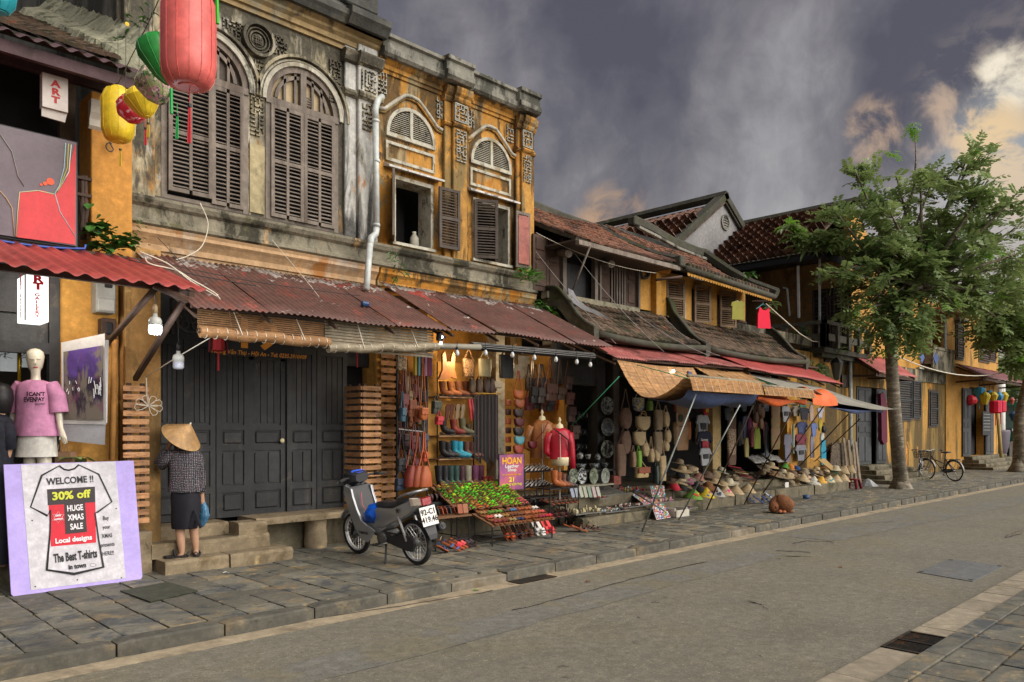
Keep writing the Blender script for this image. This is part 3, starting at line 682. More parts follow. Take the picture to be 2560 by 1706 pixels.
for(xa,xb)in[(6.88,7.80),(8.6,9.5)]:
 P=pts(xa,xb,0)
 for dz,rr,oo in[(.05,.032,.03),(.0,.02,.02)]:q=MB(); q.Tu([(x_,YW-oo,z_+dz)for x_,z_ in P],rr,6); q.Bd('drip_moulding',ARCM if rr>.03 else ORDIRTY,hc_,Sm=True)
for wi,((a,b_),(fa,fb_))in enumerate([(V1,(6.85,7.81)),(V2,(8.58,9.54))]):
 xc,r=(fa+fb_)/2,(fb_-fa)/2
 fl=bpy.data.objects.new('fanlight',None); COL.objects.link(fl); fl.parent=hc_; ORG[fl.name]=Vector((xc,YW,6.37)); fl.location=ORG[fl.name]-ORG[hc_.name]
 q=MB(); BA(q,xc,6.37,r-.055,r,YW-.05,YW,0,180,20); q.box(xc-r,xc+r,YW-.05,YW,6.315,6.37); q.box(xc-.028,xc+.028,YW-.045,YW,6.37,6.37+r-.05); q.Bd('frame',CREAM,fl)
 MB().Pm(arc(xc,6.37,r-.05,180,0,16),YW-.004,YW-.001).Bd('backing',WOODD,fl)
 for j in range(14):
  zz=6.385+j*.031; hw=math.sqrt(max(0,(r-.06)**2-(zz-6.35)**2))
  for(s0,s1)in((xc-hw,xc-.03),(xc+.03,xc+hw)):
   if s1-s0>.04:Pc('slat',CREAM,s0,s1,YW-.035,YW-.008,zz,zz+.008,fl,rot=(R(35),0,0))
 q=MB()
 for(c_,d_,e,f_)in[(fa,fb_,6.20,6.245),(fa,fb_,5.94,5.985),(fa,fa+.045,5.985,6.2),(fb_-.045,fb_,5.985,6.2)]:q.box(c_,d_,YW-.03,YW,e,f_)
 q.Bd('panel_frame',CREAM,hc_)
 q=MB(); q.Pm([(YW,5.90),(YW-.16,5.83),(YW-.16,5.80),(YW,5.84)],a-.16,b_+.14,'x'); q.Bd('rain_hood',mat('peeling_white',(.6,.58,.54),rh=.8,scale=4,Ly=[('#6a6258',6,.52,.62,1)]),hc_)
 wn=bpy.data.objects.new('window',None); COL.objects.link(wn); wn.parent=hc_; ORG[wn.name]=Vector((xc,YW,4.7)); wn.location=ORG[wn.name]-ORG[hc_.name]
 q=MB(); q.box(a,a+.05,YW-.035,YW+.3,4.70,5.74); q.box(b_-.05,b_,YW-.035,YW+.3,4.70,5.74); q.box(a+.05,b_-.05,YW-.035,YW+.3,5.68,5.74); q.box(a-.03,b_+.04,YW-.07,YW+.3,4.655,4.70)
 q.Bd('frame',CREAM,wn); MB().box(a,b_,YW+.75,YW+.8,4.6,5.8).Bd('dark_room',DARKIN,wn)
 MB().box(a+.1,a+.4,YW+.6,YW+.65,5.45,5.50).Bd('ceiling_lamp',Pt('#8d8f8a'),wn)
q=Sh(hc_,6.58,6.98,4.70,5.70,YW-.04,WOODG,cols=1,rows=2,hinge='r',ang=55,label='shutter leaf with cream painted inner side')
MB().box(-.36,-.04,.012,.018,.05,.95).Bd('inner_panel',CREAM,q,local=True)
Sh(hc_,7.78,8.19,4.72,5.70,YW-.17,WOODD,WOODD,cols=1,rows=2,hinge='l',ang=5,pitch=.045)
Sh(hc_,8.64,9.05,4.70,5.70,YW-.06,WOODD,WOODD,cols=1,rows=2,hinge='l',ang=32,pitch=.045)
q=Sh(hc_,9.53,9.86,4.66,5.66,YW-.16,WOODG,cols=1,rows=2,hinge='l',ang=4,label='shutter leaf backed with rusty red sheet')
MB().Cb(.04,.30,-.03,-.019,.07,.93,.005).Bd('sheet_panel',mat('rust_red_panel',(.33,.10,.075),rh=.6,scale=3,Ly=[('#7c2f26',3,.5,.65,1)]),q,local=True)
tag(MB().Lt([(.0,0),(.06,0),(.075,.1),(.07,.2),(.03,.26),(.035,.30),(0,.30)],12,(7.58,YW+.22,4.70)).Bd('vase',CREAM,Sm=True),'pale pottery vase standing inside the first open window','vase')
ledge(hc_,XB1,XC1)
dp=Tg('drainpipe',(6.62,YW-.2,3.2),'white plastic drainpipe with elbows between the two upper fronts','drainpipe')
px_=6.62
def P_(px,py,y):return onY(px,py,y)
P=[P_(955,243,YW-.06),P_(944,252,YW-.2),P_(938,275,YW-.24)]
MB().Tu([P[0],P[1],P[2],P_(939,300,YW-.25)],.05,10).Bd('elbow',PVC,dp,Sm=True)
MB().Tu([P_(939,298,YW-.25),P_(941,572,YW-.25)],.048,10).Bd('pipe',PVC,dp,Sm=True)
MB().Tu([P_(941,570,YW-.25),P_(939,585,YW-.25),P_(928,595,YW-.30),P_(925,615,YW-.36)],.05,10).Bd('elbow',PVC,dp,Sm=True)
MB().Tu([P_(925,612,YW-.36),P_(916,724,YW-.62)],.046,10).Bd('pipe',PVC,dp,Sm=True)
for(px,py,y)in[(939,300,YW-.25),(941,400,YW-.25),(941,560,YW-.25)]:
 p=P_(px,py,y); MB().Tu([p,p-Vector((0,0,.04))],.056,10).Bd('collar',PVC,dp,Sm=True)
for(a,b_,y0)in[(3.02,3.47,9.50),(6.72,7.1,9.78)]:
 MB().Cb(a+.02,b_-.02,y0+.05,10.3,.1,3.95,.01).Bd('pillar',YIN if a>5 else mat('stained_pillar',(.45,.25,.08),scale=2,Ly=[('#6b5430',2,.48,.62,.4),('#c3a46a',3,.6,.68,1)]),hb_)
MB().box(3.47,6.72,10.0,10.2,2.75,3.95).Bd('lintel',BLACKW,hb_)
MB().box(3.4,6.8,10.2,10.25,.1,4).Bd('inner_wall',DARKIN,hb_)
DZ0,DZ1=.61,2.95
bx=[xY(p,9.97)for p in(378,458,540,624,717,792,868)]
for i in range(6):
 a,b_=bx[i]+.006,bx[i+1]-.006; W_=b_-a; L=W_-.14
 dr=bpy.data.objects.new('door_leaf',None); COL.objects.link(dr); dr.parent=hb_; yo=9.97+(.03 if i==3 else 0); ORG[dr.name]=Vector((a,yo,DZ0)); dr.location=ORG[dr.name]-ORG[hb_.name]
 q=MB(); q.box(a,a+.07,yo,yo+.05,DZ0,DZ1); q.box(b_-.07,b_,yo,yo+.05,DZ0,DZ1)
 for(za,zb)in[(DZ0,DZ0+.07),(DZ0+.33,DZ0+.42),(1.50,1.58),(1.78,1.85),(DZ1-.08,DZ1)]:q.box(a+.07,b_-.07,yo+.001,yo+.05,za,zb)
 q.Bd('frame',BLACKW,dr)
 q=MB(); q.box(a+.07,b_-.07,yo+.025,yo+.045,DZ0+.07,DZ1-.08); q.Bd('backboard',BLACKW,dr)
 for(za,zb)in[(DZ0+.09,DZ0+.31),(1.60,1.76)]:MB().Cb(a+.10,b_-.10,yo-.002,yo+.03,za,zb,.02).Bd('raised_panel',BLACKW,dr)
 for s_ in(0,1):
  c0=a+.08+s_*(L/2+.0); Pc('board',BLACKW,c0+.012,c0+L/2-.03,yo+.006,yo+.03,DZ0+.44,1.47,dr)
 for s_ in range(4):c0=a+.07+s_*L/4; Pc('board',BLACKW,c0+.004,c0+L/4-.006,yo+.010,yo+.03,1.88,DZ1-.09,dr)
q=MB().Lt([(0,-.03),(.03,-.028),(.035,-.015),(.02,0)],12,(xY(706,9.94),9.96,onY(706,1102,9.94).z),'y'); q.Bd('door_knob',Pt('#cfc59a',.4),hb_,Sm=True)
MB().Tu([onY(640,910,9.95),onY(643,925,9.93),onY(647,910,9.95)],.006,5).Bd('ring_handle',STEEL,hb_)
q=MB(); vc=onY(475,795,9.7); BA(q,vc.x,vc.z,.17,.20,9.66,9.72,0,360,20); BA(q,vc.x,vc.z,.05,.075,9.665,9.715,0,360,12)
for k in range(5):
 t_=k*72+18; BA(q,vc.x+.115*math.cos(R(t_)),vc.z+.115*math.sin(R(t_)),.035,.055,9.667,9.712,0,360,10)
q.box(vc.x-.24,vc.x-.21,9.66,9.72,vc.z-.22,vc.z+.22); q.box(vc.x+.21,vc.x+.24,9.66,9.72,vc.z-.22,vc.z+.22)
q.Bd('vent_grille',BLACKW,hb_)
stp=Tg('stone_steps',(4.3,9.4,.12),'three worn stone steps leading up to the black doors','steps')
def RB(name,x0,x1,y0,y1,z0,z1,m,parent,seed=0,c=.02,j=.012):
 rg=random.Random(seed); b=MB(); nx=max(2,int((x1-x0)/.22)); rings=[]
 for i in range(nx+1):
  x=x0+(x1-x0)*i/nx; e=lambda:rg.uniform(-j,j)
  rings.append([(x,y0+e(),z0),(x,y0+e()-.004,z1-c*1.6+e()),(x,y0+c+e(),z1+e()*.4),(x,(y0+y1)/2,z1+e()*.4),(x,y1,z1),(x,y1,z0)])
 b.loft(rings); return b.Bd(name,m,parent)
xa=Z_(383,1437,.12).x
for k,(x0,x1,y0,y1,z0,z1)in enumerate([(3.30,4.05,9.0,9.5,.1,.27),(4.06,4.88,8.98,9.5,.1,.275),(3.25,4.62,9.28,9.75,.27,.44),(3.25,4.30,9.58,10.0,.44,.60),(4.30,4.72,9.30,9.62,.275,.45),(4.32,4.70,9.32,9.62,.45,.60)]):
 RB('step',x0,x1,y0,y1,z0,z1,STONE,stp,k)
bn=Tg('stone_bench',(5.5,9.5,.12),'long stone slab on round stumps beside the doorsteps','bench')
RB('slab',4.62,6.9,9.46,10.02,.53,.62,STONE,bn,7); q=MB()
for k,xx in enumerate([5.60,6.55]):
 MB().Lt([(.15,.1),(.165,.2),(.15,.4),(.16,.53)],14,(xx,9.66,0)).Bd('stump',STONE,bn,Sm=45)
MB().box(4.72,7.0,9.8,10.0,.1,.53).Bd('riser',STONEM,bn)
sp1=Tg('slatted_pillar',(3.25,9.35,.1),'pillar clad in horizontal wooden slats left of the black doors','pillar')
z0,z1=onY(340,1310,9.32).z,onY(340,958,9.32).z
a,b_=xY(308,9.32),xY(374,9.32)
slat_face(sp1,a,b_,z0,z1,9.32,17)
for xx in(a+.05,b_-.09):MB().box(xx,xx+.05,9.351,9.38,z0,z1).Bd('batten',BROWNW,sp1)
MB().box(a-.05,b_+.02,9.30,9.6,.1,z0-.1).Bd('stone_base',STONE,sp1)
sp2=Tg('slatted_pillar',(6.9,9.4,.1),'corner pillar clad in wooden slats right of the black doors','pillar')
z0,z1=.62,onY(930,960,9.35).z
a,b_=xY(907,9.35),xY(953,9.35)
slat_face(sp2,a,b_,z0,z1,9.35,19)
slat_face(sp2,9.36,9.80,z0,z1,0,19,axis='y',xf=a-.03)
for xx in(a+.04,b_-.08):MB().box(xx,xx+.04,9.381,9.41,z0,z1).Bd('batten',BROWNW,sp2)
for yy in(9.45,9.7):MB().box(a+.001,a+.03,yy,yy+.05,z0,z1).Bd('batten',BROWNW,sp2)
MB().box(a,b_,9.36,9.9,.1,.62).Bd('stone_base',STONEM,sp2)
sp3=Tg('slat_screen',(7.3,9.7,.6),'wooden slat screen set back beside the corner pillar','screen')
a,b_=xY(953,9.75),xY(990,9.75)
slat_face(sp3,a,b_,.62,3.0,9.75,21); MB().box(b_+.003,b_+.04,9.74,9.8,.62,3.1).Bd('post',BLACK,sp3); MB().box(a+.1,a+.14,9.785,9.81,.62,3.0).Bd('batten',BROWNW,sp3)
# ====== HOUSE A (gallery, far left)
ha=Tg('gallery_house',(1.5,9.7,.1),'ochre gallery house with black shopfront at the left edge','house')
A0=-4.0
MB().Cb(xY(228,9.3),3.04,9.3,9.75,3.7,5.55,.01).Bd('pillar',mat('bright_ochre',(.62,.28,.05),scale=1.5,Ly=[('#8a7a58',2,.6,.7,.4)]),ha)
q=MB(); c0=xY(228,9.3); Mo(q,c0-.03,3.06,9.3,[(.0,5.12),(.04,5.15),(.05,5.22),(.09,5.28),(.11,5.36),(.11,5.42)]); q.Bd('capital',Pt('#c9c3b4',.7),ha)
MB().box(A0,c0,10.2,10.4,3.7,6).Bd('upper_wall',DARKIN,ha)
MB().box(xY(150,9.9),c0,9.9,10.0,3.7,6).Bd('side_panel',mat('brown_render',(.16,.11,.07),scale=2),ha)
MB().box(xY(150,9.72),3.02,9.72,9.95,.1,3.7).Bd('wall',YIN,ha)
MB().box(A0,xY(150,9.72),9.9,10.2,3.15,3.7).Bd('lintel',BLACKW,ha)
MB().box(A0,3.0,9.6,9.72,.1,.6).Bd('base',STONEM,ha)
MB().box(A0,3.0,11.2,11.3,.1,3.7).Bd('rear_wall',mat('gallery_inside',(.12,.11,.10),scale=1),ha)
MB().box(A0,3.0,9.72,11.2,.5,.6).Bd('floor',STONEM,ha)
fx=xY(148,9.6)
q=MB()
for(a,b_,c_,d_)in[(fx-.1,fx,.6,3.7),(A0,fx-.1,2.62,2.74),(A0,fx-.1,3.55,3.7),(A0,fx-.1,3.05,3.10)]:q.box(a,b_,9.58,9.7,c_,d_)
q.Bd('shopfront_frame',BLACKW,ha)
MB().box(A0,fx-.1,9.64,9.66,2.74,3.55).Bd('transom_panel',BLACKW,ha)
dr=MB(); x_=xY(85,10.0); dr.box(x_,x_+.3,10.0,10.04,.6,2.6); dr.Bd('door_leaf',BLACKW,ha)
tag(MB().Tu([onY(48,1000,9.9),onY(48,820,9.9)],.018,8).Bd('clothes_rail',Pt('#c9a02c',.3,metal=.8),None,True),'shiny brass rail post behind the mannequin head','rail')
for i,(x0,x1,yt,yb)in enumerate([(-60,42,845,930),(54,84,840,920)]):
 p0,p1=onY(x0,yt,10.3),onY(x1,yb,10.3)
 o=Tg('drawing',(p0.x,10.3,p1.z),['pale sheet with grey ink drawing hung left of the brass post','narrow pale ink drawing between brass post and dark door'][i],'artwork')
 MB().box(p0.x,p1.x,10.29,10.30,p1.z,p0.z).Bd('paper',Pt('#aeb0ad',.6,emit=('#aeb4b4',.12)),o)  # paper glows faintly by itself; brightness is put into its material
 q=MB(); rg=random.Random(i)
 for k in range(9):
  xx=p0.x+(p1.x-p0.x)*rg.uniform(.25,.8); zz=rg.uniform(p1.z+.1,p0.z-.1); q.Tu([(xx,10.286,zz),(xx+rg.uniform(-.1,.1),10.286,zz+rg.uniform(-.15,.15)),(xx+rg.uniform(-.1,.1),10.286,zz+rg.uniform(-.1,.1))],.003,4)
 q.Bd('ink_lines',BLACK,o)
aw=Tg('red_awning',(1.2,8.2,3.15),'bright red corrugated awning over the gallery shopfront at far left','awning','corrugated sheet awnings')
zb,zt=3.16,3.68
for k in range(6):
 x0=3.1-(k+1)*.95; x1=3.1-k*.95+.03
 corr(MB(),x0,x1,lambda x:(x-.10,8.95,zt),lambda x:(x,7.47,zb+(k%2)*.004),pitch=.155,amp=.018).Bd('roof_sheet',REDS,aw,Sm=True)
MB().box(-2.5,3.02,7.74,7.80,zb+.0,zb+.06).Bd('eave_beam',BROWNW,aw)
MB().Tu([(3.0,7.5,zb-.05),(2.95,9.4,zt-.02)],.035,4).Bd('end_rafter',BROWNW,aw)
Tt('strut',[onY(388,722,7.7),onY(268,858,9.3)],.032,BROWNW,aw,n=4)
Tt('strut',[onY(460,750,7.62),onY(338,948,9.25)],.035,BROWNW,aw,n=4)
Tt('end_beam',[onY(385,715,7.6),onY(470,752,7.55)],.035,BROWNW,aw,n=4)
pt=Tg('painting',(1.2,8.85,3.7),'large abstract canvas in grey and red hung on the upper balcony','painting')
p0,p1=onY(-60,300,8.85),onY(191,487,8.85); zt_=onY(100,336,8.85).z; zb_=onY(100,602,8.85).z
MB().box(p0.x,p1.x,8.85,8.88,zb_,zt_).Bd('canvas',Pt('#6a5f66',.55),pt)
MB().box(p0.x,p1.x+.02,8.881,8.89,zb_-.02,zt_+.02).Bd('backing_board',BLACK,pt)
def onplane(P,Y=8.845):return[(onY(a,b,Y).x,onY(a,b,Y).z)for a,b in P]
MB().Pm(onplane([(42,592),(50,481),(105,476),(137,487),(143,482),(165,450),(178,400),(188,362),(190,362),(188,613),(180,611),(150,607),(46,594)]),8.844,8.849).Bd('red_field',Pt('#c8383c',.5),pt)
for P,c in[([(164,358),(160,420),(148,465),(137,484),(150,530),(187,590)],'#9fc0c4'),([(171,360),(168,420),(150,466),(139,483)],'#b9b545'),([(40,592),(45,520),(49,481),(95,477),(135,486)],'#c8c8a0'),([(0,335),(30,380),(45,440),(60,465)],'#8f8a80'),([(0,478),(15,495),(30,520),(36,590)],'#c9a67a'),([(178,362),(172,430),(145,478)],'#d8d8c8')]:
 MB().Tu([(a,8.843,b)for a,b in onplane(P)],.0045,5).Bd('painted_line',Pt(c,.5),pt,Sm=True)
for(px,py,r)in[(126,454,.036),(113,459,.020),(103,462,.013)]:
 c=onY(px,py,8.843); MB().Lt([(.0,0),(r,0),(r,.004),(0,.004)],14,tuple(c),'y').Bd('painted_dot',Pt('#e0572f',.5),pt)
rl=Tg('balcony_railing',(1.6,9.1,3.7),'brown wooden balcony railing with turned balusters beside the painting','railing')
q=onY(208,440,9.15)
for px in(206,214):
 a,b_=onY(px,600,9.15),onY(px,440,9.15); h=b_.z-a.z
 MB().Lt([(.02,0),(.02,h*.1),(.035,h*.2),(.02,h*.3),(.04,h*.5),(.02,h*.65),(.03,h*.7),(.02,h*.75),(.02,h)],8,(a.x,9.15,a.z)).Bd('baluster',BROWNW,rl,Sm=True)
for py in(440,482):a=onY(190,py,9.15); b_=onY(228,py+5,9.15); MB().box(-1,b_.x,9.12,9.18,a.z-.03,a.z).Bd('rail',BROWNW,rl)
MB().box(-3,3,8.9,9.7,3.62,3.68).Bd('balcony_floor',BROWNW,rl)
Tt('blue_hose',sagline(onY(0,602,8.8),onY(212,622,8.9),.02)+[onY(214,612,8.9)],.012,Pt('#3a55a8',.4),None,'thin blue hose running along the top of the red awning','hose')
ur=Tg('upper_roof',(1.2,9.3,5.4),'old corrugated roof edge with mossy tiles above the gallery balcony','roof')
PURP=mat('purple_fascia',(.085,.045,.05),scale=2,rh=.7,Ly=[('#3a2a2a',3,.5,.65,1)])
ez=onY(170,130,8.6).z
for k in range(4):corr(MB(),2.95-(k+1)*1.2,2.95-k*1.2+.02,lambda x:(x-.05,10.6,ez+1.0),lambda x:(x,8.55,ez),pitch=.15,amp=.02).Bd('roof_sheet',PURP,ur,Sm=True)
MB().box(-2,2.9,8.66,8.72,ez-.16,ez-.04).Bd('fascia_board',PURP,ur)
MB().box(-2,2.9,9.35,9.42,ez+.02,ez+.12).Bd('purlin',PURP,ur)
TR(ur,(-2,8.75,ez+.12),(1,0,0),(0,1,.50),4.85,4.2,TILED,.17,.26)
q=MB(); rg=random.Random(3); rings=[]
for i in range(60):
 y=8.8+i*.07; zz=ez+.25+(y-8.8)*.5; rings.append([(3.09,y,zz-.2),(2.66+rg.uniform(-.03,.03),y,zz-.10),(2.72+rg.uniform(-.03,.03),y,zz+.03+rg.uniform(-.015,.02)),(2.92+rg.uniform(-.02,.02),y,zz+.12+rg.uniform(-.02,.02)),(3.09,y,zz+.34+rg.uniform(-.03,.03))])
q.loft(rings); q.Bd('mortar_fillet',mat('lichen_mortar',(.30,.29,.20),var=.3,scale=3,bz=.8,Ly=[('#4b4a30',4,.5,.62,1)]),ur)
sg=Tg('art_sign',onY(140,300,8.9),'white hanging sign reading ART in red under the upper roof','sign')
a,b_=onY(106,180,8.9),onY(170,282,8.9)
MB().box(a.x,b_.x,8.9,9.0,b_.z,a.z).Bd('panel',Pt('#c9c0b8',.6),sg)
MB().Pm([(a.x,b_.z-.003),(b_.x,b_.z-.003),(b_.x-.02,b_.z-.10),(a.x,b_.z-.09)],8.93,8.95).Bd('lower_flap',Pt('#b9b0a8',.6),sg)
for i,ch in enumerate('ART'):c=onY(139,211+i*20,8.9); text(ch,.092,Pt('#b8262c',.6),(c.x,8.897,c.z),sg,sx=1.3,bold=.004)
sg=Tg('gallery_lightbox',onY(90,810,8.3),'lit white box sign reading ART GALLERY in red under the red awning','sign')
a,b_=onY(63,640,8.3),onY(123,806,8.3); LB=mat('lit_sign','#d9dad6',var=0,bz=0,bq=0,emit=('#e9f0ee',.40))
MB().Cb(a.x,b_.x,8.3,8.62,b_.z,3.25,.006).Bd('box',LB,sg)
q=MB()
for(x,y)in[(a.x,8.3),(b_.x,8.3),(a.x,8.62)]:q.Tu([(x,y,b_.z),(x,y,3.25)],.006,5)
q.Bd('edge_trim',Pt('#6a5a48',.5),sg)
RED=Pt('#cf1a2a',.5)
for i,(ch,py,s)in enumerate([('A',680,.088),('R',699,.088),('T',717,.088)]):c=onY(95,py,8.3); text(ch,s,RED,(c.x,8.297,c.z),sg,sx=1.5,bold=.004)
for i,ch in enumerate('GALLERY'):c=onY(93,738+i*8.8,8.3); text(ch,.040,RED,(c.x,8.297,c.z),sg,sx=1.5,bold=.0012)
for i,ch in enumerate('ART'):c=onY(95,682+i*17,8.3); text(ch,.085,RED,(a.x-.003,8.46,c.z),sg,rot=(90,0,-90),bold=.001)
for i,ch in enumerate('GALLERY'):c=onY(93,738+i*8.8,8.3); text(ch,.038,RED,(a.x-.003,8.46,c.z),sg,rot=(90,0,-90),bold=.001)
gl=bpy.data.lights.new('gallery_lamp','POINT'); gl.energy=9; gl.color=(1,.93,.8); gl.shadow_soft_size=.1; o=bpy.data.objects.new('gallery_lamp',gl); o.location=(2.15,8.9,3.2); COL.objects.link(o)
def Bx(name,px0,px1,py0,py1,Y,d,m,label=None,cat=None,parent=None,c=.01):
 a,b_=onY(px0,py0,Y),onY(px1,py1,Y); pm=(px0+px1)/2; zt=onY(pm,py0,Y).z; zb=onY(pm,py1,Y).z
 o=MB().Cb(a.x,b_.x,Y,Y+d,zb,zt,c).Bd(name,m,parent); return tag(o,label,cat)
mb_=Tg('meter_box',onY(265,780,9.5),'grey electricity meter box on the ochre wall under the awning','meter box')
Bx('case',241,290,700,782,9.5,.2,Pt('#8f918d',.5),parent=mb_); Bx('meter_window',262,282,700,720,9.49,.02,BLACK,parent=mb_); Bx('lower_cover',245,288,747,778,9.485,.02,Pt('#a0a29e',.5),parent=mb_)
fb_=Tg('fuse_box',onY(275,845,9.5),'old wooden fuse board with black switches below the meter box','fuse box')
Bx('board',254,292,796,850,9.55,.15,BROWNW,parent=fb_); Bx('switch',266,282,806,836,9.53,.03,BLACK,parent=fb_)
Tt('conduit',[onY(288,850,9.45),onY(284,1010,9.45),onY(280,1150,9.45)],.035,mat('ochre_pipe',(.5,.24,.06),scale=3),None,'ochre painted conduit running down the wall behind the poster','pipe',n=8)
ps=Tg('poster',onY(210,1110,9.2),'night city painting print on a white sheet hung on the ochre wall','poster')
def quadY(P,Ys,th=.008):
 v=[onY(px,py,Y)for(px,py),Y in zip(P,Ys)]; n=Vector((.1,1,0)).normalized()*th; b=MB(); b.add([*v,*[p+n for p in v]],[(0,1,2,3),(7,6,5,4),(0,4,5,1),(1,5,6,2),(2,6,7,3),(3,7,4,0)]); return b
quadY([(153,857),(262,834),(266,1062),(155,1060)],[9.35,9.0,9.0,9.35]).Bd('white_sheet',Pt('#b8b4b0',.6),ps)
quadY([(263,850),(272,850),(268,1058),(262,1058)],[9.02,9.05,9.05,9.02]).Bd('curled_edge',Pt('#c6c3bf',.6),ps)
quadY([(156,1060),(264,1060),(262,1113),(156,1101)],[9.36,9.02,9.02,9.36]).Bd('lower_sheet',Pt('#9b9b9e',.6),ps)
PRN=mat('night_print','#4a3470',var=.35,scale=4,rh=.5,bz=0,bq=0,Ly=[('#2a2430',5,.5,.62,.5,(2,2.6,2.05,.15)),('#6b6258',7,.5,.6,.4,(2,2.25,1.7,.2)),('#3a7a34',4,.62,.66,.4),('#6a2f54',3,.60,.68,.5)])
quadY([(158,880),(257,864),(258,1050),(159,1050)],[9.34,9.01,9.01,9.34]).Bd('print',PRN,ps).location.y-=.012
q=MB(); rg=random.Random(2)
for i in range(24):
 px=rg.uniform(222,252)if i<16 else rg.uniform(162,200); py=rg.uniform(950,985); L=rg.uniform(6,30)if i<16 else 8; Y_=9.34-(px-158)/99*.33-.024
 q.Tu([onY(px,py-L/2,Y_),onY(px+rg.uniform(-4,4),py+L/2,Y_)],.004,4)
q.Bd('white_strokes',Pt('#c9c9c9',.6),ps)
bd=Tg('sale_board',Z_(190,1475,.12),'large lilac board with a t shirt sale poster leaning on the pavement','sign')
def bp(px,py):
 n=Vector((0,1,-.17)).normalized(); P0=Vector((2.4,8.98,.13)); r=ray(px,py); return O3+r*((P0-O3).dot(n)/r.dot(n))
bn_=Vector((0,1,-.17)).normalized(); bu=Vector((1,0,0)); bv=bn_.cross(bu)*-1
if bv.z<0:bv=-bv
def bpoly(P,off,th,m,name,Sm=False):
 v=[bp(*p)-bn_*off for p in P]; k=len(v); b=MB(); b.add([*v,*[p+bn_*th for p in v]],[tuple(range(k)),tuple(range(2*k-1,k-1,-1))]+[(i,k+i,k+(i+1)%k,(i+1)%k)for i in range(k)]); return b.Bd(name,m,bd)
bpoly([(9,1162),(334,1152),(356,1442),(351,1450),(34,1491),(28,1486)],0,.03,Pt('#a796d6',.5),'board')
bpoly([(52,1163),(288,1154),(314,1446),(77,1476)],.004,.003,mat('banner_vinyl','#c9c6cc',var=.06,scale=3,rh=.45,bz=.25,bq=6),'banner')
INK=Pt('#1c1a1e',.6);
shirt=[(150,1164),(104,1189),(76,1268),(118,1290),(126,1275),(125,1330),(117,1425),(185,1435),(258,1418),(246,1350),(237,1283),(243,1281),(279,1255),(246,1186),(195,1162)]
q=MB(); q.Tu([bp(*p)-bn_*.006 for p in shirt],[.006,.012,.008,.012,.009,.010,.016,.018,.016,.010,.009,.012,.010,.010,.006],4); q.Tu([bp(*p)-bn_*.006 for p in[(148,1165),(160,1174),(172,1176),(186,1172),(196,1163)]],.010,4); q.Bd('shirt_outline',INK,bd)
bpoly([(117,1224),(237,1217),(238,1256),(119,1264)],.005,.002,Pt('#2e2628',.6),'black_band')
bpoly([(121,1264),(238,1256),(240,1357),(127,1367)],.0055,.002,Pt('#c4142c',.6),'red_field')
bpoly([(160,1261),(212,1257),(217,1330),(163,1336)],.0085,.002,Pt('#2e2628',.6),'black_panel')
bm=Matrix((bu,bv,-bn_)).transposed()
tilt=Matrix.Rotation(R(1.5),3,'Z')
def bt(s,px,py,size,m,sx=1,bold=.004,shear=0):text(s,size,m,bp(px,py)-bn_*.010,bd,rot=bm@tilt,sx=sx,bold=bold,shear=shear)
W_=Pt('#e2dfe2',.6)
bt('WELCOME !!',176,1202,.10,INK,.80,.0022); bt('30% off',177,1239,.115,Pt('#c3c73a',.6),1.05,.004)
bt('HUGE',187,1271,.088,W_,.66,.002); bt('XMAS',189,1294,.088,W_,.66,.002); bt('SALE',191,1317,.088,W_,.66,.002); bt('Local designs',184,1349,.072,W_,.92,.0022)
bt('The Best T-shirts',189,1391,.125,INK,.47,.004); bt('in town',193,1416,.068,INK,.80,.003)
for i,s in enumerate(['Buy','your','XMAS','presents','HERE!!']):bt(s,264+i*1.5,1296+i*22,.062,INK,.66,.0003)
bt('100%',143,1290,.028,W_,1,.001,.3); bt('cotton',145,1298,.03,W_,1,.001,.3)
q=MB(); q.Tu([bp(145+(17 if k%2 else 9)*math.cos(k*.524),1294+(15 if k%2 else 8)*math.sin(k*.524))-bn_*.009 for k in range(13)],.0015,4); q.Bd('starburst',W_,bd)
q=MB(); q.Tu([bp(232+8*math.cos(t),1413+4*math.sin(t))-bn_*.008 for t in[k*.6 for k in range(12)]],.0015,4); q.Bd('signature',INK,bd)
for p in[(80,1302),(290,1272),(193,1450),(303,1445),(88,1467)]:MB().Lt([(.007,0),(.007,.004)],8,tuple(bp(*p)-bn_*.008),'y').Bd('pin',BLACK,bd)
# ====== AWNINGS of B and C
def awning(x0,x1,yt,ztl,ztr,yb,zbl,zbr,m,label,sheets,pitch=.075,amp=.010,sag=.01):
 t=Tg('tin_awning',((x0+x1)/2,(yt+yb)/2,min(zbl,zbr)),label,'awning','corrugated sheet awnings'); w_=(x1-x0)/sheets
 for k in range(sheets):
  a,b_=x0+k*w_,x0+(k+1)*w_+.03; l=(k%2)*.006+random.uniform(0,.004); e=random.uniform(-.04,.04)
  corr(MB(),a,b_,lambda x:(x,yt,ztl+(ztr-ztl)*(x-x0)/(x1-x0)+l),lambda x:(x,yb+e,zbl+(zbr-zbl)*(x-x0)/(x1-x0)+l),pitch,amp,6,sag).Bd('roof_sheet',m,t,Sm=True)
 for f in(.08,.5,.92):
  y=yb+(yt-yb)*f; zl=zbl+(ztl-zbl)*f-.05; zr=zbr+(ztr-zbr)*f-.05
  MB().Tu([(x0+.03,y,zl),(x1-.03,y,zr)],.028,4).Bd('purlin',BROWNW,t)
 for k in range(sheets+1):
  x=x0+.05+(x1-x0-.1)*k/sheets; MB().Tu([(x,yb+.05,zbl+(zbr-zbl)*k/sheets-.10),(x,yt+.05,ztl+(ztr-ztl)*k/sheets-.10)],.022,4).Bd('rafter',BROWNW,t)
 return t
awning(3.16,6.58,9.6,3.90,3.92,7.86,3.06,3.12,RUST,'rusty brown corrugated awning with peeling top over the black doors',4)
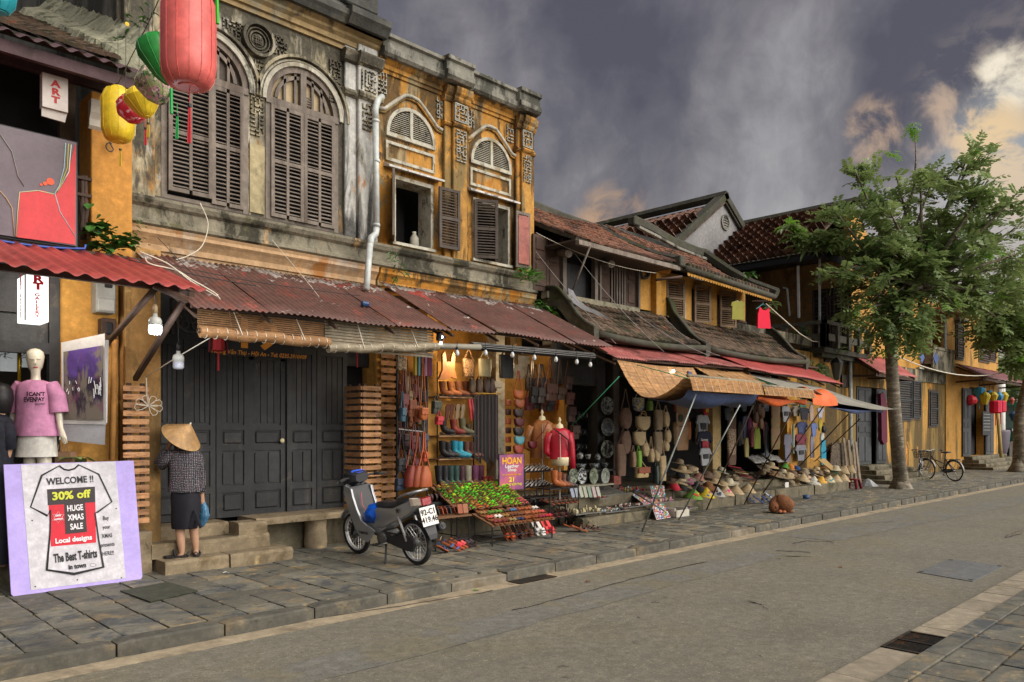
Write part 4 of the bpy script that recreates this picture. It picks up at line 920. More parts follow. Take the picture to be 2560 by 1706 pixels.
t=awning(6.62,10.05,9.6,4.0,4.02,7.86,3.15,3.15,RUST,'rusty brown corrugated awning over the leather goods shop',4)
t2=awning(10.28,15.0,8.95,3.42,3.44,7.95,3.0,3.08,REDF,'faded red corrugated awning over the woven bag stall',5)
t3=awning(14.7,19.4,9.0,3.55,3.5,7.85,3.04,2.93,REDS,'bright red corrugated awning at the far end of the hat stall',5)
q=Tg('awning_debris',(5.9,8.5,3.5),'small crumpled blue bottle lying on the rusty awning','bottle'); p=onY(913,766,8.5); MB().Lt([(.02,-.06),(.035,-.05),(.035,.04),(.015,.06)],8,tuple(p+Vector((0,0,.03))),'x').Bd('bottle',Pt('#24406a',.4),q)
def blind(px0,px1,py_top,py0,py1,Y,rad,m,label,npx):
 t=Tg('bamboo_blind',onY((px0+px1)/2,(py0+py1)/2,Y),label,'blind','rolled bamboo blinds')
 a,b_=onY(px0,py0,Y),onY(px1,py1,Y); n=5; rr=[]
 sp=lambda u,k:[(0,0)]
 b=MB(); pts=[a.lerp(b_,i/12)+Vector((0,0,.012*math.sin(i*1.3)))for i in range(13)]; b.Tu(pts,[rad*(1+.06*math.sin(i*2.1))for i in range(13)],14); b.Bd('roll',m,t,Sm=50)
 for s_,c in((-1,a),(1,b_)):
  q=MB(); q.Tu([(c.x+s_*.012,c.y+(rad*.9-k*.007)*math.cos(k*.7),c.z+(rad*.9-k*.007)*math.sin(k*.7))for k in range(10)],.005,4); q.Bd('roll_end',BROWNW,t)
 zt=onY((px0+px1)/2,py_top,Y+.1).z+.02
 u0=MB(); ns=26; zl=a.z
 for k in range(11):
  f=k/11;
  o=Pc('slat',m,a.x+.01,b_.x-.01,Y+.085,Y+.095,zl+(zt-zl)*f+.003,zl+(zt-zl)*(f+1/11)-.004,t); o.rotation_euler.y=-math.atan2(b_.z-a.z,b_.x-a.x)if False else 0
 for k in range(npx):
  f=(k+.5)/npx; c=a.lerp(b_,f); MB().Tu([(c.x,c.y+rad*math.cos(v)*1.04,c.z+rad*math.sin(v)*1.04)for v in[i*math.pi/6 for i in range(-5,7)]],.004,4).Bd('cord_wrap',CABLE,t)
 for f in(.28,.77):c=a.lerp(b_,f); MB().Tu([(c.x-.03,Y+.07,zt),(c.x,Y-rad-.01,c.z),(c.x,Y,c.z-rad-.01),(c.x,Y+rad,c.z)],.005,5).Bd('tie_cord',CABLE,t)
blind(500,822,795,830,858,8.02,.062,BAMB,'rolled brown bamboo blind hanging over the black doors',14)
blind(820,1095,812,872,868,8.0,.052,BAMG,'rolled grey weathered bamboo blind next to the lit bulbs',10)
tag(MB().Tu([onY(1095,866,8.0),onY(1200,868,8.0)],.04,10).Bd('rolled_tarp',Pt('#8a8577',.7),None,True),'short roll of pale tarp tied beyond the grey blind','tarp')
bl=Tg('rolled_black_blind',onY(1330,885,8.0),'rolled black slatted blind above the leather shop bulbs','blind')
a,b_=onY(1178,866,8.05),onY(1482,892,8.05)
MB().Tu([a,b_],.055,12).Bd('roll',BLACK,bl,True)
for k in range(5):
 c=[Vector((0,.056*math.cos(v),.056*math.sin(v)))for v in[R(200-k*28)]][0]; MB().Tu([a+c+Vector((0,-.008,0)),b_+c+Vector((0,-.008,0))],.004,4).Bd('slat_edge',Pt('#8d8b88',.5),bl)
def bulb(px,py,Y,label,lit=False,big=True,top=None):
 p=onY(px,py,Y); t=Tg('light_bulb',p,label,'light bulb','hanging bulbs'); s=1 if big else .42
 G=mat('bulb_lit','#ffffff',bz=0,bq=0,emit=('#f4f8ff',6))if lit else Pt('#b9bcc8' if big else '#c4c6c8',.3)
 MB().Lt([(.0,-.085*s),(.045*s,-.08*s),(.058*s,-.06*s),(.058*s,0)]if big else[(0,-.08),(.022,-.07),(.03,-.045),(.024,-.015),(.012,.005)],14,tuple(p)).Bd('glass',G,t,True)
 if big:MB().Lt([(.060,0),(.060,.05),(.05,.075),(.022,.09),(.02,.12)],14,tuple(p)).Bd('housing',Pt('#b8bab4',.4),t,True); MB().Lt([(.022,.12),(.024,.18),(.012,.21)],10,tuple(p)).Bd('socket',Pt('#b29a78',.5)if lit else BLACK,t,True)
 else:MB().Lt([(.014,.005),(.015,.04),(.006,.05)],8,tuple(p)).Bd('socket',BLACK,t,True)
 zt=onY(px,top or py-80,Y).z; MB().Tu([p+Vector((0,0,.04 if not big else .2)),(p.x,p.y,zt)],.004,4).Bd('cord',WIRE,t)
 if lit:l=bpy.data.lights.new('bulb_light','POINT'); l.energy=6; l.color=(.9,.95,1); l.shadow_soft_size=.06; o=bpy.data.objects.new('bulb_light',l); o.location=p-Vector((0,0,.16)); COL.objects.link(o)
bulb(388,815,7.7,'lit white led bulb hanging under the end of the red awning',True,top=725)
bulb(446,905,8.6,'unlit white led bulb hanging before the black doors',False,top=790)
for i,(px,py)in enumerate([(1143,876),(1214,876),(1281,881),(1336,888),(1390,893),(1442,899),(1476,906)]):
 bulb(px,py,7.95,['unlit small bulb left of the leopard tote, first of the string','unlit small bulb above the pale tote','unlit small bulb above the black tote','unlit small bulb above the tall messenger straps','unlit small bulb between the messenger bags','unlit small bulb near the end of the black blind','last unlit bulb of the string by the dark cabinet'][i],False,False,top=py-22)
sl=Tg('spot_lamp',onY(1103,840,8.0),'small black twin spot lamp lit at the awning corner','lamp')
MB().Lt([(.05,0),(.05,.09),(.03,.12)],10,tuple(onY(1100,852,8.0))).Bd('body',BLACK,sl,True)
for(px,py)in[(1107,843),(1104,857)]:MB().Lt([(0,0),(.014,.004),(.014,.02)],8,tuple(onY(px,py,7.94)),'y').Bd('lens',mat('bulb_lit','#fff'),sl)
for loc,e in[((7.9,9.1,2.95),20),((9.4,9.3,2.9),9)]:
 l=bpy.data.lights.new('shop_lamp','POINT'); l.energy=e*.4; l.color=(1,.72,.42); l.shadow_soft_size=.08; o=bpy.data.objects.new('shop_lamp',l); o.location=loc; COL.objects.link(o)
# ====== LEATHER SHOP interior (ground floor of C)
MB().box(7.35,10.7,10.6,10.7,.1,3.95).Bd('shop_back_wall',YIN,hc_)
MB().box(10.62,10.72,9.42,10.6,.1,3.3).Bd('partition',YIN,hc_)
MB().box(7.36,10.6,9.3,10.6,.5,.62).Bd('shop_floor',STONEM,hc_)
MB().box(6.7,10.3,9.9,10.6,3.85,3.95).Bd('ceiling',BROWNW,hc_)
MB().box(7.12,10.3,9.05,9.3,.1,.40).Bd('front_step',STONEM,hc_)
for(p0,p1,Y,m_)in[(1068,1093,9.7,YIN),(1240,1262,9.9,CREAM),(1380,1402,9.9,CREAM)]:
 MB().box(xY(p0,Y),xY(p1,Y),Y,Y+.25,.5,3.9).Bd('pillar',m_,hc_)
MB().box(xY(1262,10.3),xY(1385,10.3),10.3,10.35,.6,2.75).Bd('ochre_panel',YIN,hc_)
MB().box(xY(1262,10.29),xY(1385,10.29),10.3,10.34,2.75,3.2).Bd('pale_panel',CREAM,hc_)
# ====== HOUSE D + E (old tiled timber houses)
YD=9.6
hd=Tg('timber_house',(12,YD,.1),'brown timber two storey house with drooping mossy tiled roofs','house')
he=Tg('shuttered_house',(16,YD,.1),'yellow upper storey with three louvred shutters and scalloped eave','house')
X=lambda px:xY(px,YD)
zs=4.33
MB().box(10.3,X(1594),YD+.25,YD+.4,zs,5.4).Bd('rear_wall',DARKIN,hd)
MB().box(10.3,X(1594),YD-.06,YD+.1,zs-.12,zs).Bd('sill',mat('sill_cream',(.28,.25,.17),scale=3,Ly=[('#3c3a2a',4,.5,.65,1)]),hd)
for(a,b_)in[(1335,1402),(1498,1527),(1567,1592)]:
 n_=2 if b_-a>40 else 1; W_=(X(b_)-X(a))/n_
 for k in range(n_):
  x0=X(a)+k*W_; MB().box(x0,x0+W_-.01,YD+.02,YD+.06,zs,5.35).Bd('wood_panel',BROWNW,hd)
  for(za,zb_)in[(zs+.08,zs+.5),(zs+.56,zs+.68),(zs+.74,zs+.98)]:MB().Cb(x0+.06,x0+W_-.07,YD,YD+.03,za,zb_,.02).Bd('raised_panel',BROWNW,hd)
for(px,w_)in[(1403,.10),(1483,.09),(1495,.06),(1592,.06)]:MB().box(X(px),X(px)+w_,YD-.05,YD+.05,zs,5.38).Bd('post',WOODG,hd)
for k in range(6):Pc('window_bar',WOODG,X(1528)+.01+k*(X(1567)-X(1528))/6,X(1528)+.05+k*(X(1567)-X(1528))/6,YD,YD+.04,zs,5.2,hd)
q=MB(); q.box(X(1428),X(1480),YD+.16,YD+.2,zs,5.0); q.Bd('inner_shutter',BLACKW,hd)
for(px,py)in[(1408,632),(1515,658)]:MB().Tu([onY(px-10,py-2,YD),onY(px+14,py+3,YD-.5)],.07,10).Bd('beam_end',WOODG,hd)
MB().box(X(1593),X(1627),YD,YD+.2,zs,5.35).Bd('ochre_wall',YEL,hd)
q=MB().Cb(X(1627),X(1652),YD-.15,YD+.1,zs-.1,5.15); Mo(q,X(1627)-.05,X(1652)+.05,YD-.15,[(.03,5.15),(.08,5.2),(.1,5.28),(.1,5.33)]); q.Bd('pilaster',YEL,hd)
MB().Tu([onY(1612+10*math.cos(t),683+13*math.sin(t),YD-.05)for t in[k*math.pi/6 for k in range(13)]],.035,7).Bd('coiled_cable',WIRE,hd)
def sgD(u,v):return-.10*math.sin(math.pi*u)*.6-.10*math.sin(math.pi*v)
TR(hd,(10.32,8.85,5.22),(1,0,0),(0,1,.56),3.2,2.5,TILE,.13,.17,n_ind=90,sagf=sgD)
MB().Tu([(10.3,8.82,5.10),(13.5,8.82,5.10)],.06,4).Bd('eave_board',WOODG,hd)
MB().box(10.3,13.6,8.86,9.6,5.14,5.17).Bd('eave_lining',WOODD,hd)
rp=lambda pts,r,name,par,m_=RIDGE:MB().Tu(pts,r,6,rx=.7).Bd(name,m_,par)
rp([(9.9,11.0,6.62),(10.6,11.0,6.58),(11.3,11.0,6.42),(12.4,11.0,6.34),(13.6,11.0,6.30),(14.3,11.0,6.35)],.14,'ridge',hd)
for k in range(5):MB().Cb(10.2+k*.22,10.38+k*.22,10.9,11.1,6.66-k*.03,6.76-k*.035,.02).Bd('ridge_block',RIDGE,hd)
rp([(13.55,11.0,6.32),(13.55,10.2,5.85),(13.55,9.4,5.45),(13.55,8.8,5.25)],.12,'verge',hd)
MB().Cb(13.42,13.62,8.72,8.9,5.14,5.36,.02).Bd('verge_block',RIDGE,hd)
MB().box(10.3,13.6,11,15,3,6.3).Bd('rear_block',DARKC,hd)
XE0,XE1=X(1652),17.7
MB().box(XE0,XE1,YD+.3,YD+.4,4.2,5.2).Bd('rear_wall',DARKIN,he)
eo=[(1659,1712,697,795),(1729,1775,710,812),(1793,1838,730,823),(1838,1862,740,830)]
q=MB(); ops=[(X(a),X(b_),4.30,5.08,0)for a,b_,_,_ in eo[:3]]
wall(q,XE0,XE1,4.1,5.25,YD,YD+.2,ops); q.Bd('wall',YEL,he)
for i,(a,b_,_,_)in enumerate(eo[:3]):
 x0=X(a); w_=(X(b_)-x0)*.62
 Sh(he,x0+.02,x0+w_,4.24,5.10,YD-.06,BAMG if False else mat('tan_shutter',(.20,.13,.075),scale=4,rh=.75,bz=.3),hinge='l',ang=18,pitch=.05)
 MB().box(X(b_)-.05,X(b_),YD-.03,YD+.1,4.3,5.08).Bd('window_frame',CREAM,he)
Sh(he,X(1842),X(1862),4.15,4.5,YD-.03,BROWNW,pitch=.05)
TR(he,(XE0-.3,8.9,5.18),(1,0,-.03),(0,1,.62),3.9,2.5,TILE,.13,.17,n_ind=60,sagf=sgD)
q=MB(); n_=34; L=3.75
for k in range(n_):
 x0=XE0-.1+k*L/n_; x1=x0+L/n_; z_=5.12-.03*k*L/n_
 Pc('scallop',YEL,x0+.004,x1-.004,8.86,8.875,z_-.10,z_,he,c=.3)
MB().Tu([(XE0-.2,8.85,5.16),(17.75,8.85,5.04)],.07,6).Bd('eave_ridge',RIDGE,he,Sm=True)
for k in range(24):Pc('eave_tile',TILED,XE0+k*.15,XE0+.12+k*.15,8.88,9.02,5.21-.0045*k,5.32-.0045*k,he,c=.25)
rp([(14.9,11.0,6.78),(15.6,11.0,6.72),(16.6,11.0,6.55),(17.8,11.0,6.48),(18.3,11.0,6.5)],.15,'ridge',he)
MB().Cb(14.8,15.1,10.9,11.1,6.66,6.86,.02).Bd('ridge_block',RIDGE,he)
MB().Tu([(14.9,10.85,6.60),(15.6,10.85,6.52),(16.6,10.85,6.38),(18.0,10.85,6.30)],.05,5).Bd('peeling_plaster',GREYC,he)
rp([(18.0,11.0,6.5),(17.95,10.2,5.9),(17.85,9.5,5.45),(17.8,8.8,5.12)],.13,'verge',he)
MB().box(XE0,18,11,15,3,6.5).Bd('rear_block',DARKC,he)
def lowroof(par,x0,x1,n_ind):
 sg_=lambda u,v:-.10*math.sin(math.pi*v)+.05*(2*u-1)**2-.02
 TR(par,(x0,8.55,3.50),(1,0,0),(0,1.05,.80),x1-x0,1.32,TILED,.14,.17,n_ind,sagf=sg_)
 pts=[(x0+(x1-x0)*k/10,8.5,3.40+.07*(2*k/10-1)**2)for k in range(11)]
 MB().Tu(pts,.065,6,rx=1.1).Bd('eave_ridge',RIDGE,par,Sm=True)
lowroof(hd,10.5,14.0,90); lowroof(he,14.2,18.7,60)
def hump(par,x,w_=.12,up=0):
 P=[(x,9.7,4.50+up),(x,9.4,4.48+up),(x,9.28,4.30),(x,9.05,4.04),(x,8.85,3.80),(x,8.65,3.64),(x,8.48,3.56)]
 b=MB(); b.loft([[(x-w_,y,z-.35),(x-w_,y,z),(x+w_,y,z),(x+w_,y,z-.16)]for(x,y,z)in P]); b.Bd('party_ridge',RIDGE,par)
 MB().Tu([(x-w_,y,z+.02)for x,y,z in P],.035,5).Bd('ridge_roll',RIDGE,par,True)
hump(hd,10.42,.07,-.1); hump(hd,14.1,.10,.12); hump(he,18.8,.10,-.1)
MB().box(17.0,21.4,9.55,9.75,4.15,4.42).Bd('low_parapet',MOSSY,he)
for par,x0,x1 in((hd,10.73,14.0),(he,14.0,19.6)):
 MB().box(x0,x1,11.3,11.4,.1,3.4).Bd('shop_back_wall',DARKIN,par); MB().box(x0,x1,9.35,11.3,.5,.62).Bd('shop_floor',STONEM,par)
 MB().box(x0,x1,8.55,11.3,3.36,3.40).Bd('ceiling',BROWNW,par)
MB().box(19.5,19.6,9.35,11.3,.1,3.4).Bd('partition',DARKIN,he)
for(p0,p1,Y,par,m_)in[(1494,1513,9.35,hd,BLACKW),(1534,1548,9.35,hd,WOODD),(1782,1802,9.3,hd,mat('pale_ochre_pillar',(.50,.36,.16),scale=2,Ly=[('#8a6a3c',3,.55,.68,1)])),(1968,1992,9.3,he,YEL)]:
 MB().box(xY(p0,Y),xY(p1,Y),Y,Y+.25,.5,3.36).Bd('pillar',m_,par)
MB().box(10.35,xY(1494,9.35),9.38,9.5,2.62,3.36).Bd('lintel',BLACKW,hd)
pf=Tg('stone_terrace',(15.5,9,.1),'long two tier stone terrace carrying the stall goods','terrace')
k=0; x=10.15
while x<21.3:
 L=random.uniform(.8,1.15);
 if not(14.75<x+L/2<15.45):
  RB('step',x,min(x+L-.01,21.4),8.50+random.uniform(-.02,.02),8.96,.1,.36,STONEM,pf,k,.02,.008)
 x+=L; k+=1
x=10.15
while x<19.6:L=random.uniform(.9,1.2); RB('step',x,x+L-.01,8.95,9.4,.3,.55,STONEM,pf,k,.02,.008); x+=L; k+=1
RB('step',9.9,12.0,8.35,8.52,.1,.28,STONEM,pf,77,.02,.01)
x=7.2
while x<10.1:L=random.uniform(.8,1.1); RB('step',x,x+L-.01,8.98,9.3,.1,.42,STONEM,pf,k,.02,.008); x+=L; k+=1
# ====== HOUSE F (rear gable) and G/H/J (yellow row)
TILEB=mat('red_clay_tile',(.215,.115,.080),var=.3,scale=2.5,rh=.88,bz=.4,bq=40,rv=.28,Ly=[('#4a362c',1.6,.50,.64,1),('#b06a48',3,.58,.68,1)])
hf=Tg('gabled_house',(22.5,16,.1),'grey rendered house with tiled gable roof rising behind the timber row','house')
XF,YF,ZF=22.5,13.0,9.3
GRW=mat('grey_render',(.26,.25,.25),scale=1.2,Ly=[('#5b5a52',1.2,.55,.68,.3)])
q=MB(); q.Pm([(XF-3.4,2),(XF+3.4,2),(XF+3.4,6.9),(XF,ZF-.1),(XF-3.4,6.9)],YF,19,'y'); q.Bd('wall',GRW,hf)
TR(hf,(XF-3.6,YF-.1,ZF-2.48),(0,1,0),(1,0,.68),6.0,4.3,TILEB,.30,.36,n_ind=150,base=TILED)
TR(hf,(XF+3.6,YF-.1,ZF-2.48),(0,1,0),(-1,0,.68),6.0,4.3,TILED,.35,.6)
MB().Tu([(XF,YF-.15,ZF+.12),(XF,19,ZF+.12)],.16,5).Bd('ridge',RIDGE,hf)
for s_ in(-1,1):MB().loft([[(XF,YF-.15,ZF-.02),(XF,YF+.2,ZF-.02),(XF,YF+.2,ZF+.22),(XF,YF-.15,ZF+.22)],[(XF+s_*3.6,YF-.15,ZF-2.48),(XF+s_*3.6,YF+.2,ZF-2.48),(XF+s_*3.6,YF+.2,ZF-2.24),(XF+s_*3.6,YF-.15,ZF-2.24)]]).Bd('verge',RIDGE,hf)
c=onY(1812,557,YF); q=MB(); BA(q,c.x,c.z,.20,.26,YF-.05,YF,0,360,20)
for k in range(5):q.box(c.x-.2,c.x+.2,YF-.03,YF,c.z-.17+k*.08,c.z-.14+k*.08)
q.Bd('round_vent',GREYC,hf)
hh=Tg('terrace_house',(26,9.6,.1),'yellow house with tiled roof and a grilled terrace over the lane corner','house')
XH,YH=24.2,9.6
XR,ZR=24.6,8.85
TR(hh,(21.3,9.9,6.72),(0,1,0),(1,0,.645),6.6,3.95,TILEB,.29,.36,n_ind=220,base=TILED)
TR(hh,(28,9.9,6.72),(0,1,0),(-1,0,.645),6.6,4.0,TILED,.4,.6)
MB().Tu([(XR,9.3,ZR+.1),(XR,17,ZR+.12)],.14,5).Bd('ridge',RIDGE,hh)
BWALL=mat('terrace_wall',(.55,.30,.11),scale=1.5,Ly=[('#7a5530',1.3,.5,.66,.4)])
MB().box(XH,XH+.2,YH,15,4.0,7.2).Bd('terrace_wall',BWALL,hh)
q=MB(); q.Pm([(XH+.2,6.4),(33,6.4),(33,6.75),(28,6.9),(XR,ZR-.1),(XH+.2,8.4)],YH+.02,YH+.25,'y'); q.Bd('gable_wall',YEL,hh)
JX=xY(2362,YH); SX=xY(2492,YH)
gd0,gd1=xY(2140,YH),xY(2213,YH)
ww=[(gd0,gd1,.62,3.15,0),(xY(2322,YH),xY(2342,YH),2.05,3.35,0)]
wall(MB(),XH-4.6,JX,.1,4.0,YH,YH+.25,[(gd0,gd1,.62,3.15,0)]).Bd('ground_wall',YEL2,hh)
lx0,lx1=xY(2304,YH),xY(2352,YH)
wall(MB(),XH,JX,4.0,6.4,YH,YH+.25,[(lx0,lx1,4.2,6.0,0)]).Bd('upper_wall',YEL,hh)
MB().box(lx0-.2,JX,YH+.8,YH+.9,3.5,6.4).Bd('loggia_back',DARKIN,hh)
for k in range(6):Pc('wood_panel',BROWNW,lx0+k*(lx1-lx0)/6+.02,lx0+(k+1)*(lx1-lx0)/6,YH+.3,YH+.34,4.6,6.0,hh)
MB().box(lx0-.1,lx0+.05,YH-.35,YH,4.2,6.2).Bd('loggia_post',WOODG,hh); MB().Tu([(lx1-.5,YH-.3,4.6),(lx1-.5,YH-.3,6.1)],.06,6).Bd('pipe_post',PVC,hh)
q=MB(); q.box(lx0-.1,lx1+.3,YH-.45,YH+.0,3.95,4.02); q.box(lx0-.1,lx1+.3,YH-.45,YH-.35,4.75,4.85); q.Bd('loggia_slab',MOSSY,hh)
q=MB(); q.box(lx0-.1,lx1+.2,YH-.42,YH-.36,4.02,4.75); q.Bd('loggia_parapet',MOSSY,hh)
for px in(2304,2340):
 c=onY(px,893 if px<2320 else 897,YH-.43); MB().Pm([(c.x-.3,c.z),(c.x,c.z+.24),(c.x+.3,c.z),(c.x,c.z-.24)],YH-.44,YH-.42).Bd('diamond_block',Pt('#4a5c8c',.6),hh)
MB().Pm([(lx0-.4,6.15),(lx1+.5,6.2),(lx1+.5,6.26),(lx0-.4,6.21)],YH-.9,YH).Bd('loggia_roof',REDF,hh)
MB().box(xY(2215,YH),JX-.1,YH-.06,YH,3.55,3.98).Bd('stained_band',MOSSY,hh)
MB().box(xY(2290,YH),xY(2325,YH),YH-.12,YH,4.0,4.06).Bd('ledge',CREAM,hh)
TX0,TY0=21.5,9.22
q=MB(); q.Pm([(TX0,TY0),(24.75,TY0),(24.75,YH),(XH,YH),(XH,12.5),(TX0,12.5)],3.98,4.12,'z'); q.Pm([(TX0+.12,TY0+.12),(24.6,TY0+.12),(24.6,YH),(XH,YH),(XH,12.5),(TX0+.12,12.5)],3.86,3.98,'z'); q.Bd('terrace_slab',RIDGE,hh)
MB().box(TX0+.15,XH,YH+.26,12.5,.1,3.86).Bd('lane_wall',YEL,hh)
RL=mat('rail_stone',(.14,.13,.10),scale=3,bz=.5,Ly=[('#3c3d28',3,.5,.65,1),('#7d7a70',4,.6,.7,1)])
for(a,b_)in[((TX0,TY0),(24.7,TY0)),((TX0,TY0),(TX0,11.6))]:
 dx,dy=b_[0]-a[0],b_[1]-a[1]; w_=.06
 MB().box(a[0]-w_,b_[0]+w_,a[1]-w_,b_[1]+w_,4.78,4.88).Bd('top_rail',RL,hh)
 MB().box(a[0]-.03,b_[0]+.03,a[1]-.03,b_[1]+.03,4.32,4.52).Bd('mid_rail',RL,hh)
 n_=4
 for k in range(n_+1):x_,y_=a[0]+dx*k/n_,a[1]+dy*k/n_; MB().Cb(x_-.09,x_+.09,y_-.09,y_+.09,4.12,4.78,.01).Bd('rail_post',RL,hh)
q=MB(); q.Pm([(21.15,6.78),(24.2,7.1),(24.2,7.13),(21.15,6.81)],8.95,13,'y'); q.Bd('tin_roof',mat('dark_tin',(.05,.05,.055),scale=2,rh=.6),hh)
for k in range(26):Pc('sheet_edge',CREAM,21.1,21.2,8.97+k*.155,9.06+k*.155,6.79,6.815,hh)
MB().box(21.2,21.3,8.95,13,6.60,6.76).Bd('eave_beam',BLACK,hh); MB().box(21.2,24.2,8.96,9.02,6.5,6.72).Bd('front_beam',BLACK,hh)
MB().Tu([(21.6,9.4,4.1),(21.6,9.4,6.7)],.035,6).Bd('steel_post',PVC,hh)
MB().Tu([onX(1995,665,21.7),onX(1997,795,21.7)],.04,6).Bd('pvc_post',WHITE,hh)
MB().Tu([onX(1958,720,21.9),onX(1968,722,21.9),onX(1974,790,21.9)],.03,6).Bd('swan_pipe',PVC,hh)
gq=MB(); rg=random.Random(8)
for k in range(5):y_=9.6+k*.55; gq.Tu([(XH-.1,y_,4.2),(XH-.1,y_,6.7)],.012,4)
for j in range(6):
 z_=6.6-j*.22; y_=9.6
 while y_<12.2:L=rg.uniform(.25,.6); gq.Tu([(XH-.1,y_,z_),(XH-.1,y_+L,z_),(XH-.1,y_+L,z_-.2)],.011,4); y_+=L+rg.uniform(.05,.3)
gq.Bd('window_grille',Pt('#77706c',.5),hh)
MB().box(XH-.05,XH-.02,9.75,10.75,4.2,6.25).Bd('terrace_door',BROWNW,hh)
q=MB()
for k in range(5):q.Tu([(XH-.12,9.8+k*.22,4.3),(XH-.12,9.8+k*.22,6.2)],.014,4)
for k in range(6):band=[(XH-.12,10.0+(k%3)*.28+.1*math.cos(t),5.3+(k//3)*.6+.1*math.sin(t))for t in[i*.7 for i in range(10)]]; q.Tu(band,.012,4)
q.Bd('door_grille',Pt('#6a6664',.5),hh)
def cloth(name,P,Y,th,m,label,cat,fold=.02):
 c_=[onY(px,py,Y)for px,py in P]; x0=min(p.x for p in c_); x1=max(p.x for p in c_)
 b=MB(); b.Pm([(p.x,p.z)for p in c_],Y-th,Y+th); o=tag(b.Bd(name,m),label,cat); return o
CX_=lambda s:[(1836,752),(1845,751),(1852,756),(1859,751),(1861,758),(1857,762),(1859,800),(1828,800),(1829,763),(1827,757)]
cloth('olive_top',[(1829,756),(1841,752),(1847,756),(1852,752),(1861,757),(1861,766),(1858,765),(1859,800),(1829,799),(1830,765),(1827,766)],9.0,.012,Pt('#7d7a2c',.8),'olive short sleeved top drying on a hanger below the eave','clothing')
t=tag(MB().Tu([onY(1832,758,9.0),onY(1843,752,9.0),onY(1855,758,9.0)],.006,4).Bd('clothes_hanger',CABLE),'thin pale hanger holding the olive top','hanger')
cloth('red_vest',[(1897,770),(1900,768),(1906,776),(1915,776),(1920,770),(1923,772),(1922,780),(1926,820),(1925,822),(1893,821),(1894,785),(1896,780)],8.95,.015,Pt('#c90030',.8),'bright red sleeveless vest drying on a teal hanger','clothing')
MBh=MB(); MBh.Tu([onY(1890,773,8.95),onY(1907,760,8.95),onY(1923,773,8.95)],.01,4); MBh.Tu([onY(1907,760,8.95),onY(1908,755,8.95)],.008,4); tag(MBh.Bd('clothes_hanger',Pt('#3c8a8c',.5)),'teal plastic hanger holding the red vest','hanger')
Tt('bamboo_pole',[onY(1640,700,8.9),onY(1705,692,8.6)],.025,BROWNW,None,'brown wooden pole sticking out above the first louvred shutter','pole')
Tt('clothes_pole',[onY(1880,753,9.0),onY(1925,752,8.9)],.02,BROWNW,None,'short wooden pole the red vest hangs from','pole')
Tt('rope',[onY(1915,760,8.9),onY(2000,835,9.0),onY(2030,853,9.1),onY(2045,855,9.2)],.014,CABLE,None,'pale rope slanting from the red vest to the terrace slab','rope')
lt=Tg('wall_lantern',onY(2092,960,9.3),'black wall lantern on a curled bracket under the terrace','lantern')
p=onY(2092,905,9.25)
MB().Lt([(.0,.30),(.10,.22),(.19,.14),(.19,.11)],8,tuple(p-Vector((0,0,.15)))).Bd('cap',BLACK,lt); MB().Lt([(.17,.11),(.09,-.33),(.05,-.38),(0,-.40)],6,tuple(p-Vector((0,0,.15)))).Bd('glass',Pt('#4d4a42',.3),lt)
MB().Tu([p+Vector((0,0,-.5)),p+Vector((-.1,.1,-.65)),p+Vector((-.4,.3,-.6))],.02,5).Bd('bracket',CREAM,lt)
Tt('drainpipe',[onY(2126,885,9.45),onY(2126,1130,9.45)],.06,PVC,None,'grey drainpipe down the yellow wall beside the dark doors','drainpipe',n=8)
Bx('barred_window',2105,2126,938,969,9.55,.06,DARKIN,parent=hh)
for k in range(4):Bx('window_bar',2107+k*5,2109+k*5,938,969,9.52,.03,WOODG,parent=hh)
Bx('small_window',2063,2076,885,905,9.55,.06,DARKIN,parent=hh); Bx('small_window',2108,2122,888,912,9.55,.06,DARKIN,parent=hh)
Bx('white_panel',2057,2069,915,945,9.5,.04,CREAM,parent=hh,c=.003)
GD=mat('slate_door',(.055,.06,.065),scale=3,rh=.6,rv=.08,bz=.2)
def leaf(par,x0,x1,y,z0,z1,m=GD,ang=0,hinge='l'):
 d=bpy.data.objects.new('door_leaf',None); COL.objects.link(d); d.parent=par; hx=x0 if hinge=='l' else x1; ORG[d.name]=Vector((hx,y,z0)); d.location=ORG[d.name]-ORG[par.name]; d.rotation_euler.z=R(-ang if hinge=='l' else ang)
 W_=x1-x0; s=0 if hinge=='l' else-W_; H_=z1-z0
 MB().box(s,s+W_,0,.05,0,H_).Bd('board',m,d,local=True).location=(0,0,0)
 for(a,b_)in[(.04,.36),(.42,.5),(.56,.97)]:
  for k in(0,1):MB().Cb(s+W_*(.08+.45*k),s+W_*(.47+.45*k),-.025,0,H_*a,H_*b_,.02).Bd('raised_panel',m,d,local=True).location=(0,0,0)
 return d
leaf(hh,gd0,xY(2176,YH),YH-.03,.64,3.12); leaf(hh,xY(2188,YH),gd1,YH-.05,.64,3.12)
MB().box(gd0,gd1,YH+.3,YH+.4,.5,3.2).Bd('dark_room',DARKIN,hh)
cloth('maroon_cloth',[(2197,985),(2206,983),(2213,1010),(2214,1105),(2206,1112),(2200,1100),(2199,1040)],9.3,.06,Pt('#54122e',.8),'maroon cloth hanging in the open slate grey doorway','cloth')
for(a,b_,c_,d_,par)in[(2243,2275,953,1048,hh),(2279,2298,953,1045,hh),(2322,2341,980,1064,hh),(2189,2208,742,803,hh)]:
 zt=onY((a+b_)/2,c_,YH).z; zb=onY((a+b_)/2,d_,YH).z
 MB().box(X(a)-.08,X(b_)+.08,YH-.03,YH-.005,zb-.08,zt+.08).Bd('window_frame',WOODD,par)
 Sh(par,X(a),X(b_),zb,zt,YH-.06,GD if a>2200 else WOODG,rows=2,pitch=.085)
